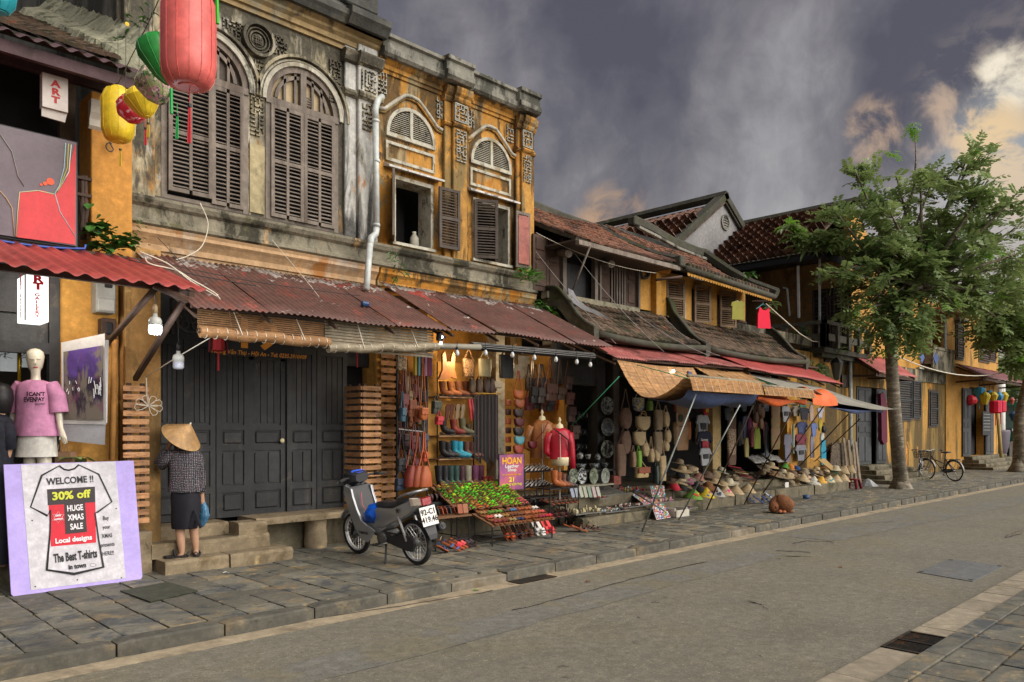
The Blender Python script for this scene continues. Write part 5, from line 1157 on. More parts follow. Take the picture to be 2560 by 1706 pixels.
def tin(par,x0,x1,yt,zt,yb,zb,m):
 corr(MB(),x0,x1,lambda x:(x,yt,zt),lambda x:(x,yb,zb),.12,.016).Bd('tin_canopy',m,par,Sm=True)
 for x_ in(x0+.15,(x0+x1)/2,x1-.15):
  MB().Tu([(x_,yt,zt-.75),(x_,yb+.1,zb-.1)],.045,4).Bd('bracket_arm',BROWNW,par); MB().Tu([(x_,yt,zt-.12),(x_,yb+.05,zb-.06)],.04,4).Bd('rafter',BROWNW,par)
 MB().box(x0,x1,yb+.08,yb+.14,zb-.12,zb-.03).Bd('eave_beam',BROWNW,par)
tin(hh,23.9,27.3,9.55,4.18,8.6,3.50,REDS)
def stairs(par,x0,x1,y0,y1,n,z1,m=STONEM):
 for k in range(n):RB('step',x0+.25*k,x1-.2*k,y0+(y1-y0)*k/n,y1,.1+(z1-.1)*k/n,.1+(z1-.1)*(k+1)/n,m,par,k,.03,.015)
s1=Tg('stone_steps',(25.5,8.9,.1),'mossy stone steps below the slate grey double door','steps'); stairs(s1,24.2,28.6,8.3,9.6,4,.62)
hj=Tg('corner_house',(37,9.6,.1),'tall yellow corner house with brown shutters and a tin canopy','house')
d0,d1=xY(2420,YH),xY(2456,YH)
wall(MB(),JX,SX,.1,7.6,YH-.05,YH+.25,[(d0,d1,.62,3.6,0)]).Bd('wall',YEL,hj)
MB().box(SX-.25,SX,YH+.25,17,.1,7.6).Bd('side_wall',YEL2,hj); MB().box(JX,SX,17,17.3,.1,7.6).Bd('rear_wall',YEL,hj)
MB().box(d0-.2,d1+.2,YH+.3,YH+.4,.3,3.8).Bd('dark_room',DARKIN,hj)
q=MB(); q.Pm([(YH-.5,7.5),(12.5,9.6),(17.6,7.4),(12.5,9.4)],JX-.2,SX+.3,'x'); q.Bd('roof',TILED,hj)
for(a,b_,c_,d_)in[(2386,2402,815,895),(2444,2467,832,902),(2469,2483,836,900)]:
 zt=onY((a+b_)/2,c_,YH).z; zb=onY((a+b_)/2,d_,YH).z
 MB().box(X(a)-.1,X(b_)+.1,YH-.09,YH-.06,zb-.1,zt+.1).Bd('window_frame',WOODD,hj); Sh(hj,X(a),X(b_),zb,zt,YH-.12,BROWNW if a>2410 else WOODG,rows=2,pitch=.10)
MB().Cb(X(2382),X(2408),YH-.25,YH-.05,onY(2395,806,YH).z,onY(2395,798,YH).z).Bd('window_hood',MOSSY,hj)
tin(hj,34.6,41.6,9.5,4.45,8.4,3.85,mat('maroon_tin',(.16,.04,.045),scale=2,rh=.55))
leaf(hj,xY(2400,YH),d0,YH-.12,.64,3.5); leaf(hj,d1,xY(2476,YH),YH-.14,.64,3.4)
s2=Tg('stone_steps',(38,8.9,.1),'worn stone steps below the dark corner doorway','steps'); stairs(s2,35.3,42.2,8.3,9.55,4,.62)
cb=Tg('menu_chalkboard',onY(2467,1088,YH-.2),'chalkboard with handwritten white lines on the corner doorway','chalkboard')
c0_,c1_=onY(2457,1029,YH-.25),onY(2477,1088,YH-.25); MB().box(c0_.x,c1_.x,YH-.25,YH-.21,c1_.z,c0_.z).Bd('board',Pt('#2a2c2e',.7),cb)
for k in range(6):
 zz=c0_.z-.12-k*(c0_.z-c1_.z-.2)/6; MB().Tu([(c0_.x+.1+.06*i,YH-.257,zz+.02*math.sin(i*2.3+k))for i in range(int((c1_.x-c0_.x)/.06)-3)],.009,3).Bd('chalk_line',Pt('#a8aaa8',.8),cb)
def DL(px,py,Y,h,w_,m,label,prof=None,tas=None):
 p=onY(px,py,Y); t=Tg('lantern',p-Vector((0,0,h/2)),label,'lantern','silk lanterns')
 prof=prof or[(.22,-.5),(.5,.12),(.52,.22),(.3,.42),(.12,.5)]
 w_*=.74; h*=.86; MB().Lt([(r*w_,z_*h)for r,z_ in prof],10,tuple(p)).Bd('shade',m,t); MB().Tu([p+Vector((0,0,h*.5)),p+Vector((0,0,h*.5+.25))],.012,4).Bd('hanger',WIRE,t)
 if tas:MB().Tu([p-Vector((0,0,h*.5)),p-Vector((0,0,h*.5+tas[0]))],.02,4).Bd('tassel',tas[1],t)
 return t
BL,YE,RE,PK=Pt('#2f86b0',.6),Pt('#b5a01e',.6),Pt('#c42434',.6),Pt('#d0103c',.6)
FUN=[(.12,-.5),(.3,-.1),(.5,.35),(.5,.42),(.3,.5)]
DL(2448,985,8.9,.62,.62,BL,'light blue funnel lantern, leftmost under the maroon canopy',FUN,(.35,BL))
DL(2462,996,8.7,.6,.55,YE,'yellow lantern right of the light blue funnel lantern'); DL(2473,989,9.0,.5,.5,BL,'blue lantern half hidden behind two yellow ones')
DL(2483,994,8.7,.55,.48,YE,'yellow lantern in the middle of the corner row'); DL(2497,996,8.7,.6,.45,BL,'blue lantern above the crimson drum lanterns'); DL(2510,995,8.6,.6,.45,YE,'last yellow lantern at the canopy end')
DL(2425,1001,9.4,.5,.75,RE,'round red lantern hanging inside the corner doorway',[(.15,-.5),(.42,-.3),(.52,0),(.42,.3),(.15,.5)])
DRM=[(.35,-.5),(.5,-.4),(.5,.4),(.35,.5)]
DL(2489,1018,8.5,.62,.62,PK,'crimson drum lantern left of the pair',DRM,(.5,PK)); DL(2502,1017,8.6,.58,.55,PK,'crimson drum lantern right of the pair',DRM,(.5,PK))
DL(2534,1041,8.0,.45,.45,Pt('#1f4a6e',.6),'dark blue lantern beside the far tree trunk'); DL(2530,1003,9.5,.4,.3,Pt('#b0504a',.6),'faded red lantern far right of the yellow row')
Tt('bamboo_post',[onY(2503,1144,8.4),onY(2494,1030,8.6)],.07,Pt('#a8935a',.7),None,'pale bamboo post standing before the corner house','post')
Tt('cable',sagline(onY(2230,884,8.8),onY(2560,915,7.6),.55),.02,CABLE,None,'pale cable sagging from the tree to the right edge','cable')
tp=Tg('planter',Z_(2520,1160,.12),'tall grey tapered planter beside the corner steps','planter'); p=Z_(2520,1155,.12)
MB().Lt([(.35,0),(.55,.8),(.62,1.5),(.60,1.62),(.5,1.62)],14,(p.x-1,p.y+.3,.12)).Bd('pot',Pt('#5a525c',.6),tp,True)
fbt=Tg('river_boat',(60,12,0),'green and yellow boat moored beyond the corner','boat')
MB().Pm([(54,.6),(64,.6),(65,1.6),(53,1.6)],11,13).Bd('hull',Pt('#2d8a70',.5),fbt); MB().box(54,64,10.9,11.1,1.6,1.8).Bd('gunwale',Pt('#b09a28',.5),fbt); MB().box(55,63,11.2,12.8,1.8,3.2).Bd('cabin',Pt('#7d8a88',.5),fbt); MB().box(54.6,63.5,11,13,3.2,3.4).Bd('cabin_roof',Pt('#2d7a60',.5),fbt)
Tt('white_post',[(47,10.7,0),(47,10.7,4.5)],.2,WHITE,None,'white post standing at the riverside','post',n=8)
rlg=Tg('river_railing',(60,10,0),'low white railing along the river beyond the corner','railing')
for k in range(10):Pc('railing_post',WHITE,46+k*2.5,46.25+k*2.5,9.9,10.1,0,1.1,rlg)
MB().box(46,70,9.95,10.05,1.0,1.12).Bd('top_rail',WHITE,rlg)
w_=MB(); w_.box(44,130,10.5,100,-.02,-.01); w_.Bd('river_water',mat('river',(.10,.11,.09),rh=.15,bz=.2,bq=3,spec=.5))['kind']='structure'
# ====== TREES
LEAF=mat('leaf_dark',(.115,.175,.060),var=.3,scale=1.6,rh=.5,bz=0,bq=0,spec=.35,Ly=[('#75803c',1.1,.52,.66,1),('#3c6440',1.7,.54,.66,1)])
LEAFY=mat('leaf_young',(.17,.36,.04),var=.2,scale=2,rh=.5,bz=0,bq=0)
def leafmat(name,c1,c2,c3):
 m=bpy.data.materials.new(name); m.use_nodes=True; n=NG(m.node_tree); pos=n('ShaderNodeNewGeometry').outputs['Position']
 c=n.mix(n.mrange(n.noise(pos,1.3,4,.6),.38,.62),c1,c2); c=n.mix(n.mrange(n.noise(pos,7,3,.6),.52,.66),c,c3)
 a=n('ShaderNodeBsdfPrincipled',Base_Color=c,Roughness=.45); t=n('ShaderNodeBsdfTranslucent',Color=n.mix(.5,c,c3)); n('ShaderNodeOutputMaterial',Surface=n('ShaderNodeMixShader',i0=.38,i1=a,i2=t)); return m
LEAF=leafmat('leaf_green',(.12,.20,.06),(.21,.28,.09),(.30,.38,.14)); LEAFY=leafmat('leaf_fresh',(.17,.38,.04),(.22,.42,.05),(.26,.46,.08))
BARK=mat('tree_bark',(.20,.165,.12),var=.25,scale=4,rh=.9,bz=.8,bq=30,Ly=[('#a39a88',3.2,.50,.60,4),('#453c2c',5,.54,.68,3)])
def add_pinnate(V,Fc,base,d,L,npair,ls,up,rg):
 d=d.normalized(); side=d.cross(up); side=side.normalized()if side.length>.01 else Vector((1,0,0)); nrm=side.cross(d)
 for i in range(npair):
  f=(i+1)/npair; c=base+d*L*f-Vector((0,0,.16*L*f*f))
  for s in(-1,1):
   a=(side*s*.85+d*.5+nrm*rg.uniform(-.3,.25)-Vector((0,0,.15))).normalized(); b=a.cross(nrm).normalized(); l=ls*rg.uniform(.8,1.15)*(1-.25*abs(f-.55)); wd=l*.22
   o=len(V); V+=[c,c+a*l*.35+b*wd,c+a*l*.7+b*wd*.9,c+a*l,c+a*l*.65-b*wd,c+a*l*.3-b*wd*.9]
   Fc.append((o,o+1,o+2,o+3,o+4,o+5))
def tree(name,base,tips,label,rtrunk,fork,nleaf,seed,trunkpts,Lf=.42,lsz=.13,young=22,spread=.62,nsub=6):
 rg=random.Random(seed); t=Tg(name,base,label,'tree','street trees')
 q=MB(); q.Tu(trunkpts,[rtrunk*f for f in np.linspace(1,.62,len(trunkpts))],12)
 b0=trunkpts[0]; q.Lt([(rtrunk*1.75,-.05),(rtrunk*1.35,.10),(rtrunk*1.08,.28),(rtrunk*.9,.5)],12,tuple(b0),wave=lambda a,i:1+(.16 if i<2 else .05)*math.sin(a*4+1))
 q.Bd('trunk',BARK,t,True)
 V=[]; Fc=[]; V2=[]; F2=[]; br=MB(); ends=[]
 top=Vector(trunkpts[-1])
 for tip in tips:
  tip=Vector(tip); s=Vector(trunkpts[-1 if rg.random()<.6 else-2]).lerp(top,rg.random()); m=s.lerp(tip,.5)+Vector((rg.uniform(-.3,.3),rg.uniform(-.3,.3),rg.uniform(-.1,.35)))
  P=[s*(1-u)**2+m*2*u*(1-u)+tip*u*u for u in[k/7 for k in range(8)]]
  br.Tu(P,[rtrunk*.42*(1-.8*k/7)for k in range(8)],7)
  for k in range(nsub):
   u=rg.uniform(.35,1); p=P[int(u*7)]; d=Vector((rg.gauss(0,1),rg.gauss(0,1),rg.gauss(.25,.6))).normalized(); L=rg.uniform(.3,.9)*spread*1.5; e=p+d*L
   br.Tu([p,p.lerp(e,.5)+Vector((0,0,.06)),e],[.022,.015,.008],4); ends.append((p,e)); ends.append((p,e))
  ends.append((P[5],tip)); ends.append((P[6],tip)); ends.append((P[4],P[6]))
 br.Bd('branch',BARK,t,True)
 for k in range(nleaf):
  a,e=rg.choice(ends); p=a.lerp(e,rg.uniform(.2,1.05))+Vector((rg.gauss(0,.10),rg.gauss(0,.10),rg.gauss(0,.10)))*spread*1.5
  d=(Vector((rg.gauss(0,1),rg.gauss(0,1),rg.gauss(-.1,.55)))+(p-top).normalized()*.7)
  add_pinnate(V,Fc,p,d,Lf*rg.uniform(.6,1.15),rg.randint(4,6),lsz,Vector((rg.gauss(0,.3),rg.gauss(0,.3),1)).normalized(),rg)
 for k in range(young):
  a,e=rg.choice(ends);
  for j in range(5):add_pinnate(V2,F2,e+Vector((rg.gauss(0,.08),rg.gauss(0,.08),rg.gauss(0,.08))),Vector((rg.gauss(0,1),rg.gauss(0,1),-.3)),Lf*.5,4,lsz*.75,Vector((0,0,1)),rg)
 b=MB(); b.v=[tuple(v)for v in V]; b.f=Fc; b.m=[0]*len(Fc); b.Bd('crown',LEAF,t)
 b=MB(); b.v=[tuple(v)for v in V2]; b.f=F2; b.m=[0]*len(F2); b.Bd('young_leaves',LEAFY,t)
 return t
tb=Z_(2252,1222,.12); DT=21.0
def td(px,py,dd=0):return onD(px,py,DT+dd)
tips=[td(*a)for a in[(2140,430,-.5),(2080,520,-.8),(2100,600,.3),(2070,680,-.9),(2150,500,.8),(2240,440,0),(2300,430,-.6),(2420,390,.2),(2450,360,.5),(2520,500,.2),(2545,480,-.6),(2480,560,.8),(2560,560,0),(2590,620,.4),(2380,480,-.7),(2330,540,.9),(2440,640,-.9),(2540,700,.3),(2600,740,-.3),(2450,740,.6),(2330,650,-1.1),(2200,600,-1.0),(2120,780,-.7),(2210,700,-1.1),(2260,800,-1.1),(2380,760,-.9),(2500,800,-.4),(2560,660,1.0),(2290,590,1.2),(2160,640,1.0),(2220,520,-1.1),(2400,560,1.2),(2110,730,.4),(2470,450,-.9),(2050,600,.6),(2345,420,.3),(2195,860,-.9),(2290,860,-1.0),(2180,830,-.4)]]
tree('street_tree',tb,tips,'leafy pavement tree with pale blotched trunk before the yellow houses',.185,None,2350,5,[tb,td(2234,1000),td(2226,850),td(2235,780),td(2300,715,.1)],lsz=.175,Lf=.46)
sh_=MB(); P=[td(2255,560),td(2285,470),td(2290,400),td(2288,330)]; sh_.Tu(P,[.05,.035,.022,.012],6); tr=bpy.data.objects['street_tree']; sh_.Bd('leader',BARK,tr,True)
V=[]; Fc=[]; rg=random.Random(4)
for k in range(9):add_pinnate(V,Fc,td(2283+rg.uniform(-5,8),318+rg.uniform(-14,14)),Vector((rg.gauss(0,1),rg.gauss(0,1),-.8)),.26,5,.11,Vector((0,0,1)),rg)
for k in range(6):add_pinnate(V,Fc,td(2215+rg.uniform(-10,25),375+rg.uniform(-5,10)),Vector((rg.gauss(0,1),rg.gauss(0,1),-.2)),.3,5,.12,Vector((0,0,1)),rg)
b=MB(); b.v=[tuple(v)for v in V]; b.f=Fc; b.m=[0]*len(Fc); b.Bd('leader_leaves',LEAFY,tr)
tb2=Z_(2548,1180,.12); D2=29.7
def te(px,py,dd=0):return onD(px,py,D2+dd)
tree('street_tree',tb2,[te(*a)for a in[(2440,760,-.5),(2480,700,.5),(2530,760,-1),(2600,720,0),(2520,850,-1),(2480,840,.5),(2580,860,.3),(2640,800,.2),(2560,700,-1.2),(2500,780,-1.3),(2640,700,1),(2430,830,-.6),(2560,800,1),(2545,900,-1),(2600,900,-.5)]],'slender darker tree at the right edge near the corner',.24,None,1150,9,[tb2,te(2550,1050),te(2572,950),te(2568,860),te(2560,800)],lsz=.25,Lf=.6,young=10,spread=.9)
rg=random.Random(12)
for i,(px,py,Dd,lab)in enumerate([(2520,1010,52,'round dark tree beyond the corner of the street'),(2560,980,60,'tall dark tree far behind the riverside'),(2500,950,70,'pale distant tree above the river boat')]):
 base=onD(px,1072,Dd); base.z=0; zc=onD(px,py,Dd).z
 t=Tg('distant_tree',base,lab,'tree','trees by the river'); MB().Tu([base,base+Vector((0,0,zc))],[.3,.15],7).Bd('trunk',BARK,t)
 V=[]; Fc=[]
 for k in range(900):
  d=Vector((rg.gauss(0,1),rg.gauss(0,1),rg.gauss(0,.8))); d=d.normalized()*rg.uniform(.5,1.0)*3.2; p=base+Vector((0,0,zc))+d+Vector((0,0,math.sin(d.x*2)*.5))
  add_pinnate(V,Fc,p,Vector((rg.gauss(0,1),rg.gauss(0,1),0)),.7,3,.45,Vector((0,0,1)),rg)
 b=MB(); b.v=[tuple(v)for v in V]; b.f=Fc; b.m=[0]*len(Fc); b.Bd('crown',LEAF,t)
def Lp(name,pts,L,w_,n,label,m=LEAF,seed=0,droop=.5):
 rg=random.Random(seed); b=MB()
 for c in pts:
  for k in range(n):
   d=Vector((rg.gauss(0,1),rg.gauss(0,1)-.4,rg.uniform(-.3,1.1))).normalized(); s=d.cross(Vector((0,0,1))); s=s.normalized()if s.length>.05 else Vector((1,0,0)); o=c+Vector((rg.gauss(0,.05),rg.gauss(0,.03),rg.gauss(0,.05))); l=L*rg.uniform(.6,1.1); g_=Vector((0,0,-droop*l))
   b.add([o,o+d*l*.4+s*w_+g_*.1,o+d*l*.8+s*w_*.7+g_*.5,o+d*l+g_,o+d*l*.8-s*w_*.7+g_*.5,o+d*l*.4-s*w_+g_*.1,o+d*l*.6+g_*.3-Vector((0,0,.01))],[(0,1,2,6),(6,2,3),(0,6,4,5),(6,3,4)])
 return tag(b.Bd(name,m),label,'plant')
LG=mat('big_leaf',(.06,.16,.03),var=.25,scale=4,rh=.45,bz=0,bq=0)
Lp('broadleaf_creeper',[onY(235+a,558+b_,9.0)for a,b_ in[(0,0),(15,12),(25,30),(5,25),(40,50),(55,58),(80,50),(95,48),(30,55)]],.17,.055,12,'broad leaved creeper growing beside the yellow pillar above the red awning',LG,1,.4)
Lp('flowering_weed',[onY(300+a,110+b_,9.3)for a,b_ in[(0,0),(20,-20),(35,10),(15,40),(40,-60),(55,-30),(30,50),(10,20),(70,-70),(60,20)]],.12,.018,8,'wild weed with narrow leaves growing out of the old cornice',LG,2)
for i,(px,py)in enumerate([(329,123),(318,60)]):tag(MB().Lt([(0,0),(.025,.004),(.02,.012),(0,.014)],7,tuple(onY(px,py,9.2)),'y').Bd('flower',Pt('#d7b020',.6)),['yellow flower open on the cornice weed','smaller yellow flower above it on the cornice weed'][i],'flower')
Lp('grass_tuft',[onY(1312+a,690,9.35)for a in(0,8,16)],.26,.012,26,'bright green grassy tuft at the end of the ochre ledge',mat('grass_green',(.10,.26,.04),rh=.5,bz=0,bq=0),3,.25)
Lp('ledge_weed',[onY(985+a,640+b_,9.5)for a,b_ in[(0,0),(8,15),(15,40),(10,60)]],.12,.012,8,'thin weed hanging from the ledge under the first open window',LG,4,.9)
Lp('ledge_weed',[onY(348+a,545+b_,9.5)for a,b_ in[(0,0),(-8,30),(-4,55)]],.08,.012,7,'tiny weed rooted in the grey ledge left of the shutters',LG,6,.6)
Lp('fern',[onY(2030+a,925,9.1)for a in(0,8,16)],.5,.04,16,'hanging fern at the end of the bright red awning',LEAF,5,.6)
Lp('wall_fern',[onY(2090,875,9.3)],.35,.03,12,'small fern above the black wall lantern',LEAF,6,.3)
Lp('wall_shrub',[onY(1935-i*12,760+i*12,9.7)for i in range(2)],.3,.04,10,'shrub beside the louvred shutters under the tiled corner',LEAF,7)
Lp('terrace_plant',[onX(1998+a,830,21.4)for a in(0,12)],.3,.04,14,'small plant rooted at the terrace rail',LEAF,8)
Lp('roof_plant',[onY(1868+a,692,9.2)for a in(0,6)],.3,.05,7,'rubbery leaved plant on the end of the scalloped eave',LG,9)
Lp('gable_creeper',[onX(1985+a,600+b_,21.0)for a,b_ in[(0,0),(20,10),(40,20),(60,5),(80,15),(50,-10),(-8,-30),(95,0)]],.55,.06,26,'light green creeper spilling over the terrace tin roof',LEAF,10)
Lp('gable_creeper',[onX(1975+a,560+b_,21.2)for a,b_ in[(0,0),(8,14),(16,30)]],.45,.05,18,'young bright creeper shoots over the clay tiles',LEAFY,11)
Lp('monstera',[onY(190,1140,9.3),onY(213,1135,9.35)],.2,.07,3,'dark broad leaved pot plant behind the lilac board',LEAF,12)
Lp('roof_moss',[onY(1345+10*i,757+7*i,9.4)for i in range(5)],.1,.03,14,'green weeds along the edge of the lower tiled roof',LG,13)
for P,Yv,r_,lab in[([(500,508),(520,560),(505,615),(470,640),(440,650)],9.2,.007,'thin white cable looping down from the grey shutters'),([(362,642),(375,660),(440,676),(480,700),(540,735),(585,775),(618,805)],8.3,.008,'white cable splayed over the rusty awning, longest strand'),([(350,630),(420,660),(480,705),(540,740),(568,760),(575,790),(578,815)],8.28,.007,'white cable splayed over the rusty awning, middle strand'),([(540,735),(553,755),(545,775),(523,786)],8.2,.007,'short white cable strand curling left on the rusty awning'),([(392,655),(640,705),(900,740)],8.6,.005,'black cable lying across the rusty awning'),([(395,595),(500,700),(600,760)],9.0,.004,'thin black wire crossing the ledge down to the awning'),([(680,600),(780,720),(820,775)],8.7,.004,'thin pale wire falling from the ledge to the rusty awning'),([(322,650),(500,690),(640,715)],8.5,.006,'grey cable hugging the top of the rusty awning')]:
 pts=[onY(a,b_,Yv)for a,b_ in P]; sm=[]
 for i in range(len(pts)-1):
  p0,p1,p2,p3=pts[max(i-1,0)],pts[i],pts[i+1],pts[min(i+2,len(pts)-1)]
  for k in range(5):u=k/5; sm.append(.5*((2*p1)+(p2-p0)*u+(2*p0-5*p1+4*p2-p3)*u*u+(3*p1-p0-3*p2+p3)*u**3))
 sm.append(pts[-1]); Tt('cable',sm,r_,CABLE if 'white' in lab or 'pale' in lab else WIRE,None,lab,'cable')
for a,b_,Y0,Y1,s_,lab in[((1340,582),(1640,683),9.3,8.9,.12,'long pale wire strung under the timber eave'),((1340,630),(1540,860),9.4,8.4,.05,'thin wire crossing the lower tiled roof on the left'),((1430,625),(1660,880),9.3,8.2,.1,'thin wire crossing the middle of the lower tiled roof'),((1560,760),(1775,890),9.0,8.2,.1,'thin wire crossing the right part of the lower tiled roof'),((1640,770),(1800,890),9.0,8.3,.15,'thin wire running down to the red awning')]:
 Tt('cable',sagline(onY(*a,Y0),onY(*b_,Y1),s_),.005,CABLE if 'pale' in lab else Pt('#8d8a86'),None,lab,'cable')
Tt('prop_pole',[onY(1425,742,9.2),onY(1476,615,8.7)],.018,WOODG,None,'thin slanting prop pole before the timber window','pole')
b=MB(); P=[onY(*a,9.0)for a in[(1420,730),(1432,752),(1455,770),(1480,780),(1500,792),(1518,799)]]; b.loft([[p+Vector((0,0,.06*(1-i/5)+.01)),p+Vector((.04,-.08,.02)),p-Vector((0,.02,.06*(1-i/5)))]for i,p in enumerate(P)]); tag(b.Bd('torn_plastic',Pt('#b9bbbf',.4)),'torn pale plastic sheet lying on the lower tiled roof','plastic sheet')
def cat_rom(P,n=6):
 o=[]
 for i in range(len(P)-1):
  p0,p1,p2,p3=[Vector(P[k])for k in(max(i-1,0),i,i+1,min(i+2,len(P)-1))]
  for k in range(n):u=k/n; o.append(.5*((2*p1)+(p2-p0)*u+(2*p0-5*p1+4*p2-p3)*u*u+(3*p1-p0-3*p2+p3)*u**3))
 return o+[Vector(P[-1])]
# ====== PEOPLE, DUMMIES, DOG, VEHICLES
RT=Vector((FY,-FX,0)); FW=Vector((FX,FY,0)); UP=Vector((0,0,1))
def Gm(name,D,rows,m,parent,n=22,wave=.0,freq=7,tilt=0,**kw):
 """rows: (px, py, half width px, half depth m); D distance. A closed cloth shell lofted through them"""
 rings=[]
 for i,(px,py,hw,hd)in enumerate(rows):
  c=onD(px,py,D); w_=hw/CF*D; ring=[]
  for j in range(n):
   t=2*math.pi*j/n; k=1+wave*math.sin(freq*t+i*.5)*(i/len(rows)+.3)
   ct,st_=math.cos(t),math.sin(t); ct=math.copysign(abs(ct)**.85,ct)
   ring.append(c+RT*ct*w_*k+FW*st_*hd*k)
  rings.append(ring)
 b=MB(); b.loft(rings); return b.Bd(name,m,parent,Sm=60,**kw)
def limb(name,pts,rs,m,parent,n=12):return MB().Tu(pts,rs,n).Bd(name,m,parent,Sm=True)
SKIN_M=mat('skin',(.42,.24,.15),var=.08,scale=6,rh=.55,bz=.1,obj=True)
TWEED=None
def tweed():
 m=bpy.data.materials.new('tweed'); m.use_nodes=True; n=NG(m.node_tree)
 pos=n('ShaderNodeNewGeometry').outputs['Position']; d=n.vadd(pos,n.vmul(n.noise(pos,14,2,.5,0,True),(.03,.03,.03)))
 ck=n('ShaderNodeSeparateXYZ',i0=d); f=lambda s,k:n.mrange(n.math('SINE',n.math('MULTIPLY',s,k)),-.5,.45)
 lum=n.math('MULTIPLY',f(ck.outputs[2],330),f(n.math('SUBTRACT',ck.outputs[0],n.math('MULTIPLY',ck.outputs[1],.6)),300))
 nz_=n.noise(pos,90,3,.7); lum=n.math('MULTIPLY',lum,n.mrange(nz_,.32,.6))
 c=n.mix(lum,(.012,.012,.018),(.42,.38,.40)); c=n.mix(n.mrange(n.noise(pos,45,2,.6),.6,.68,0,.5),c,(.25,.10,.16))
 bs=n('ShaderNodeBsdfPrincipled',Base_Color=c,Roughness=.9); b=n('ShaderNodeBump',Strength=.6,Distance=.01,Height=lum); n.set(bs.inputs['Normal'],b.outputs[0]); n('ShaderNodeOutputMaterial',Surface=bs); return m
TWEED=tweed()
D=9.05
wp=lambda px,py,dd=0:onD(px,py,D+dd)
wm=Tg('person',wp(466,1398),'woman in conical straw hat, tweed jacket and black skirt standing on the doorstep','person')
J={}
def jn(k,px,py,r,dd=0):p=wp(px,py,dd); J[k]=(*p,r)
jn('pel',464,1238,.12); jn('wai',463,1190,.11); jn('che',460,1150,.12); jn('nk',456,1122,.05); jn('hd0',452,1108,.07,.02); jn('hd1',448,1090,.085,.03)
jn('hL',450,1262,.085); jn('kL',450,1330,.055); jn('cL',452,1350,.054,-.01); jn('aL',455,1386,.033); jn('fL',448,1393,.028,-.02); jn('tL',430,1397,.022,-.04)
jn('hR',479,1262,.085,.06); jn('kR',484,1325,.054,.08); jn('cR',487,1346,.053,.08); jn('aR',490,1380,.032,.1); jn('fR',490,1387,.03,.06); jn('tR',492,1391,.024,.16)
jn('sL',432,1138,.055,0); jn('eL',402,1160,.042,.02); jn('wL',422,1118,.027,.05); jn('haL',427,1105,.030,.06)
jn('sR',490,1140,.055,.05); jn('eR',503,1190,.042,.08); jn('wR',505,1236,.026,.1); jn('haR',506,1250,.028,.1)
E_=[('pel','wai'),('wai','che'),('che','nk'),('nk','hd0'),('hd0','hd1'),('pel','hL'),('hL','kL'),('kL','cL'),('cL','aL'),('aL','fL'),('fL','tL'),('pel','hR'),('hR','kR'),('kR','cR'),('cR','aR'),('aR','fR'),('fR','tR'),('che','sL'),('sL','eL'),('eL','wL'),('wL','haL'),('che','sR'),('sR','eR'),('eR','wR'),('wR','haR')]
for h,(x,y,dd)in{'haL':(427,1105,.06),'haR':(506,1250,.1)}.items():
 up=-1 if h=='haL' else 1
 for k in range(4):
  jn(f'{h}f{k}',x-4+k*3,y+up*(11+(k in(1,2))*3),.009,dd+.01*k); jn(f'{h}g{k}',x-3+k*3+(3 if up<0 else-2),y+up*(18+(k in(1,2))*2),.007,dd+.02+.01*k); E_+=[(h,f'{h}f{k}'),(f'{h}f{k}',f'{h}g{k}')]
 jn(f'{h}t',x+7*(1 if up<0 else-1),y+up*4,.010,dd); jn(f'{h}u',x+9*(1 if up<0 else-1),y+up*10,.008,dd+.01); E_+=[(h,f'{h}t'),(f'{h}t',f'{h}u')]
skin('body',J,E_,SKIN_M,wm,2,'pel')
q=MB(); hc=wp(453,1100,.03); q.Lt([(0,-.13),(.07,-.11),(.096,-.03),(.10,.04),(.07,.1),(0,.12)],14,tuple(hc)); q.Bd('hair',mat('black_hair',(.012,.011,.012),rh=.5),wm,True)
q=MB(); f_=hc-RT*.09+FW*.02; q.Tu([f_+UP*.01,f_-RT*.022-UP*.005,f_-UP*.02],[.006,.012,.006],6); q.Bd('nose',SKIN_M,wm,True)
Gm('jacket',D+.03,[(460,1120,17,.07),(461,1128,34,.10),(461,1140,39,.125),(462,1165,38,.135),(463,1190,38,.13),(463,1210,39,.14),(463,1226,41,.15),(463,1229,40,.145)],TWEED,wm,30,.05,6)
limb('sleeve',[wp(436,1134),wp(420,1146,-.02),wp(402,1164,.0),wp(398,1160,.02),wp(408,1140,.04),wp(419,1124,.05)],[.072,.070,.066,.062,.056,.046],TWEED,wm)
limb('sleeve',[wp(489,1136,.03),wp(499,1160,.06),wp(502,1190,.08),wp(503,1215,.09),wp(505,1232,.1)],[.066,.062,.056,.050,.044],TWEED,wm)
SKT=mat('black_skirt',(.010,.010,.016),var=.3,scale=30,rh=.8,bz=.15)
Gm('skirt',D+.03,[(463,1222,33,.12),(464,1245,36,.135),(465,1270,35,.135),(463,1300,33,.13),(462,1321,30,.12)],SKT,wm,30,.04,5)
b=MB(); P=[(485,1275),(502,1318),(499,1322),(487,1300),(479,1322),(470,1320)]; v=[wp(a,c,-.08)for a,c in P]; b.add(v+[p+FW*.05 for p in v],[tuple(range(6)),tuple(range(11,5,-1))]+[(i,6+i,6+(i+1)%6,(i+1)%6)for i in range(6)]); b.Bd('skirt_slit',SKT,wm)
HATM=mat('palm_leaf_hat',(.50,.30,.13),var=.15,scale=5,rh=.6,bz=.2,Ly=[('#c99a5c',9,.5,.66,1),('#8a5a28',11,.58,.7,1)])
bc=wp(453,1094,0); ax=(RT*.60+UP*.72-FW*.22).normalized(); ax0=ax.orthogonal().normalized(); ax1=ax.cross(ax0)
q=MB(); n_=44; V=[]; Rr=.24; Hh=.21
rings=[]
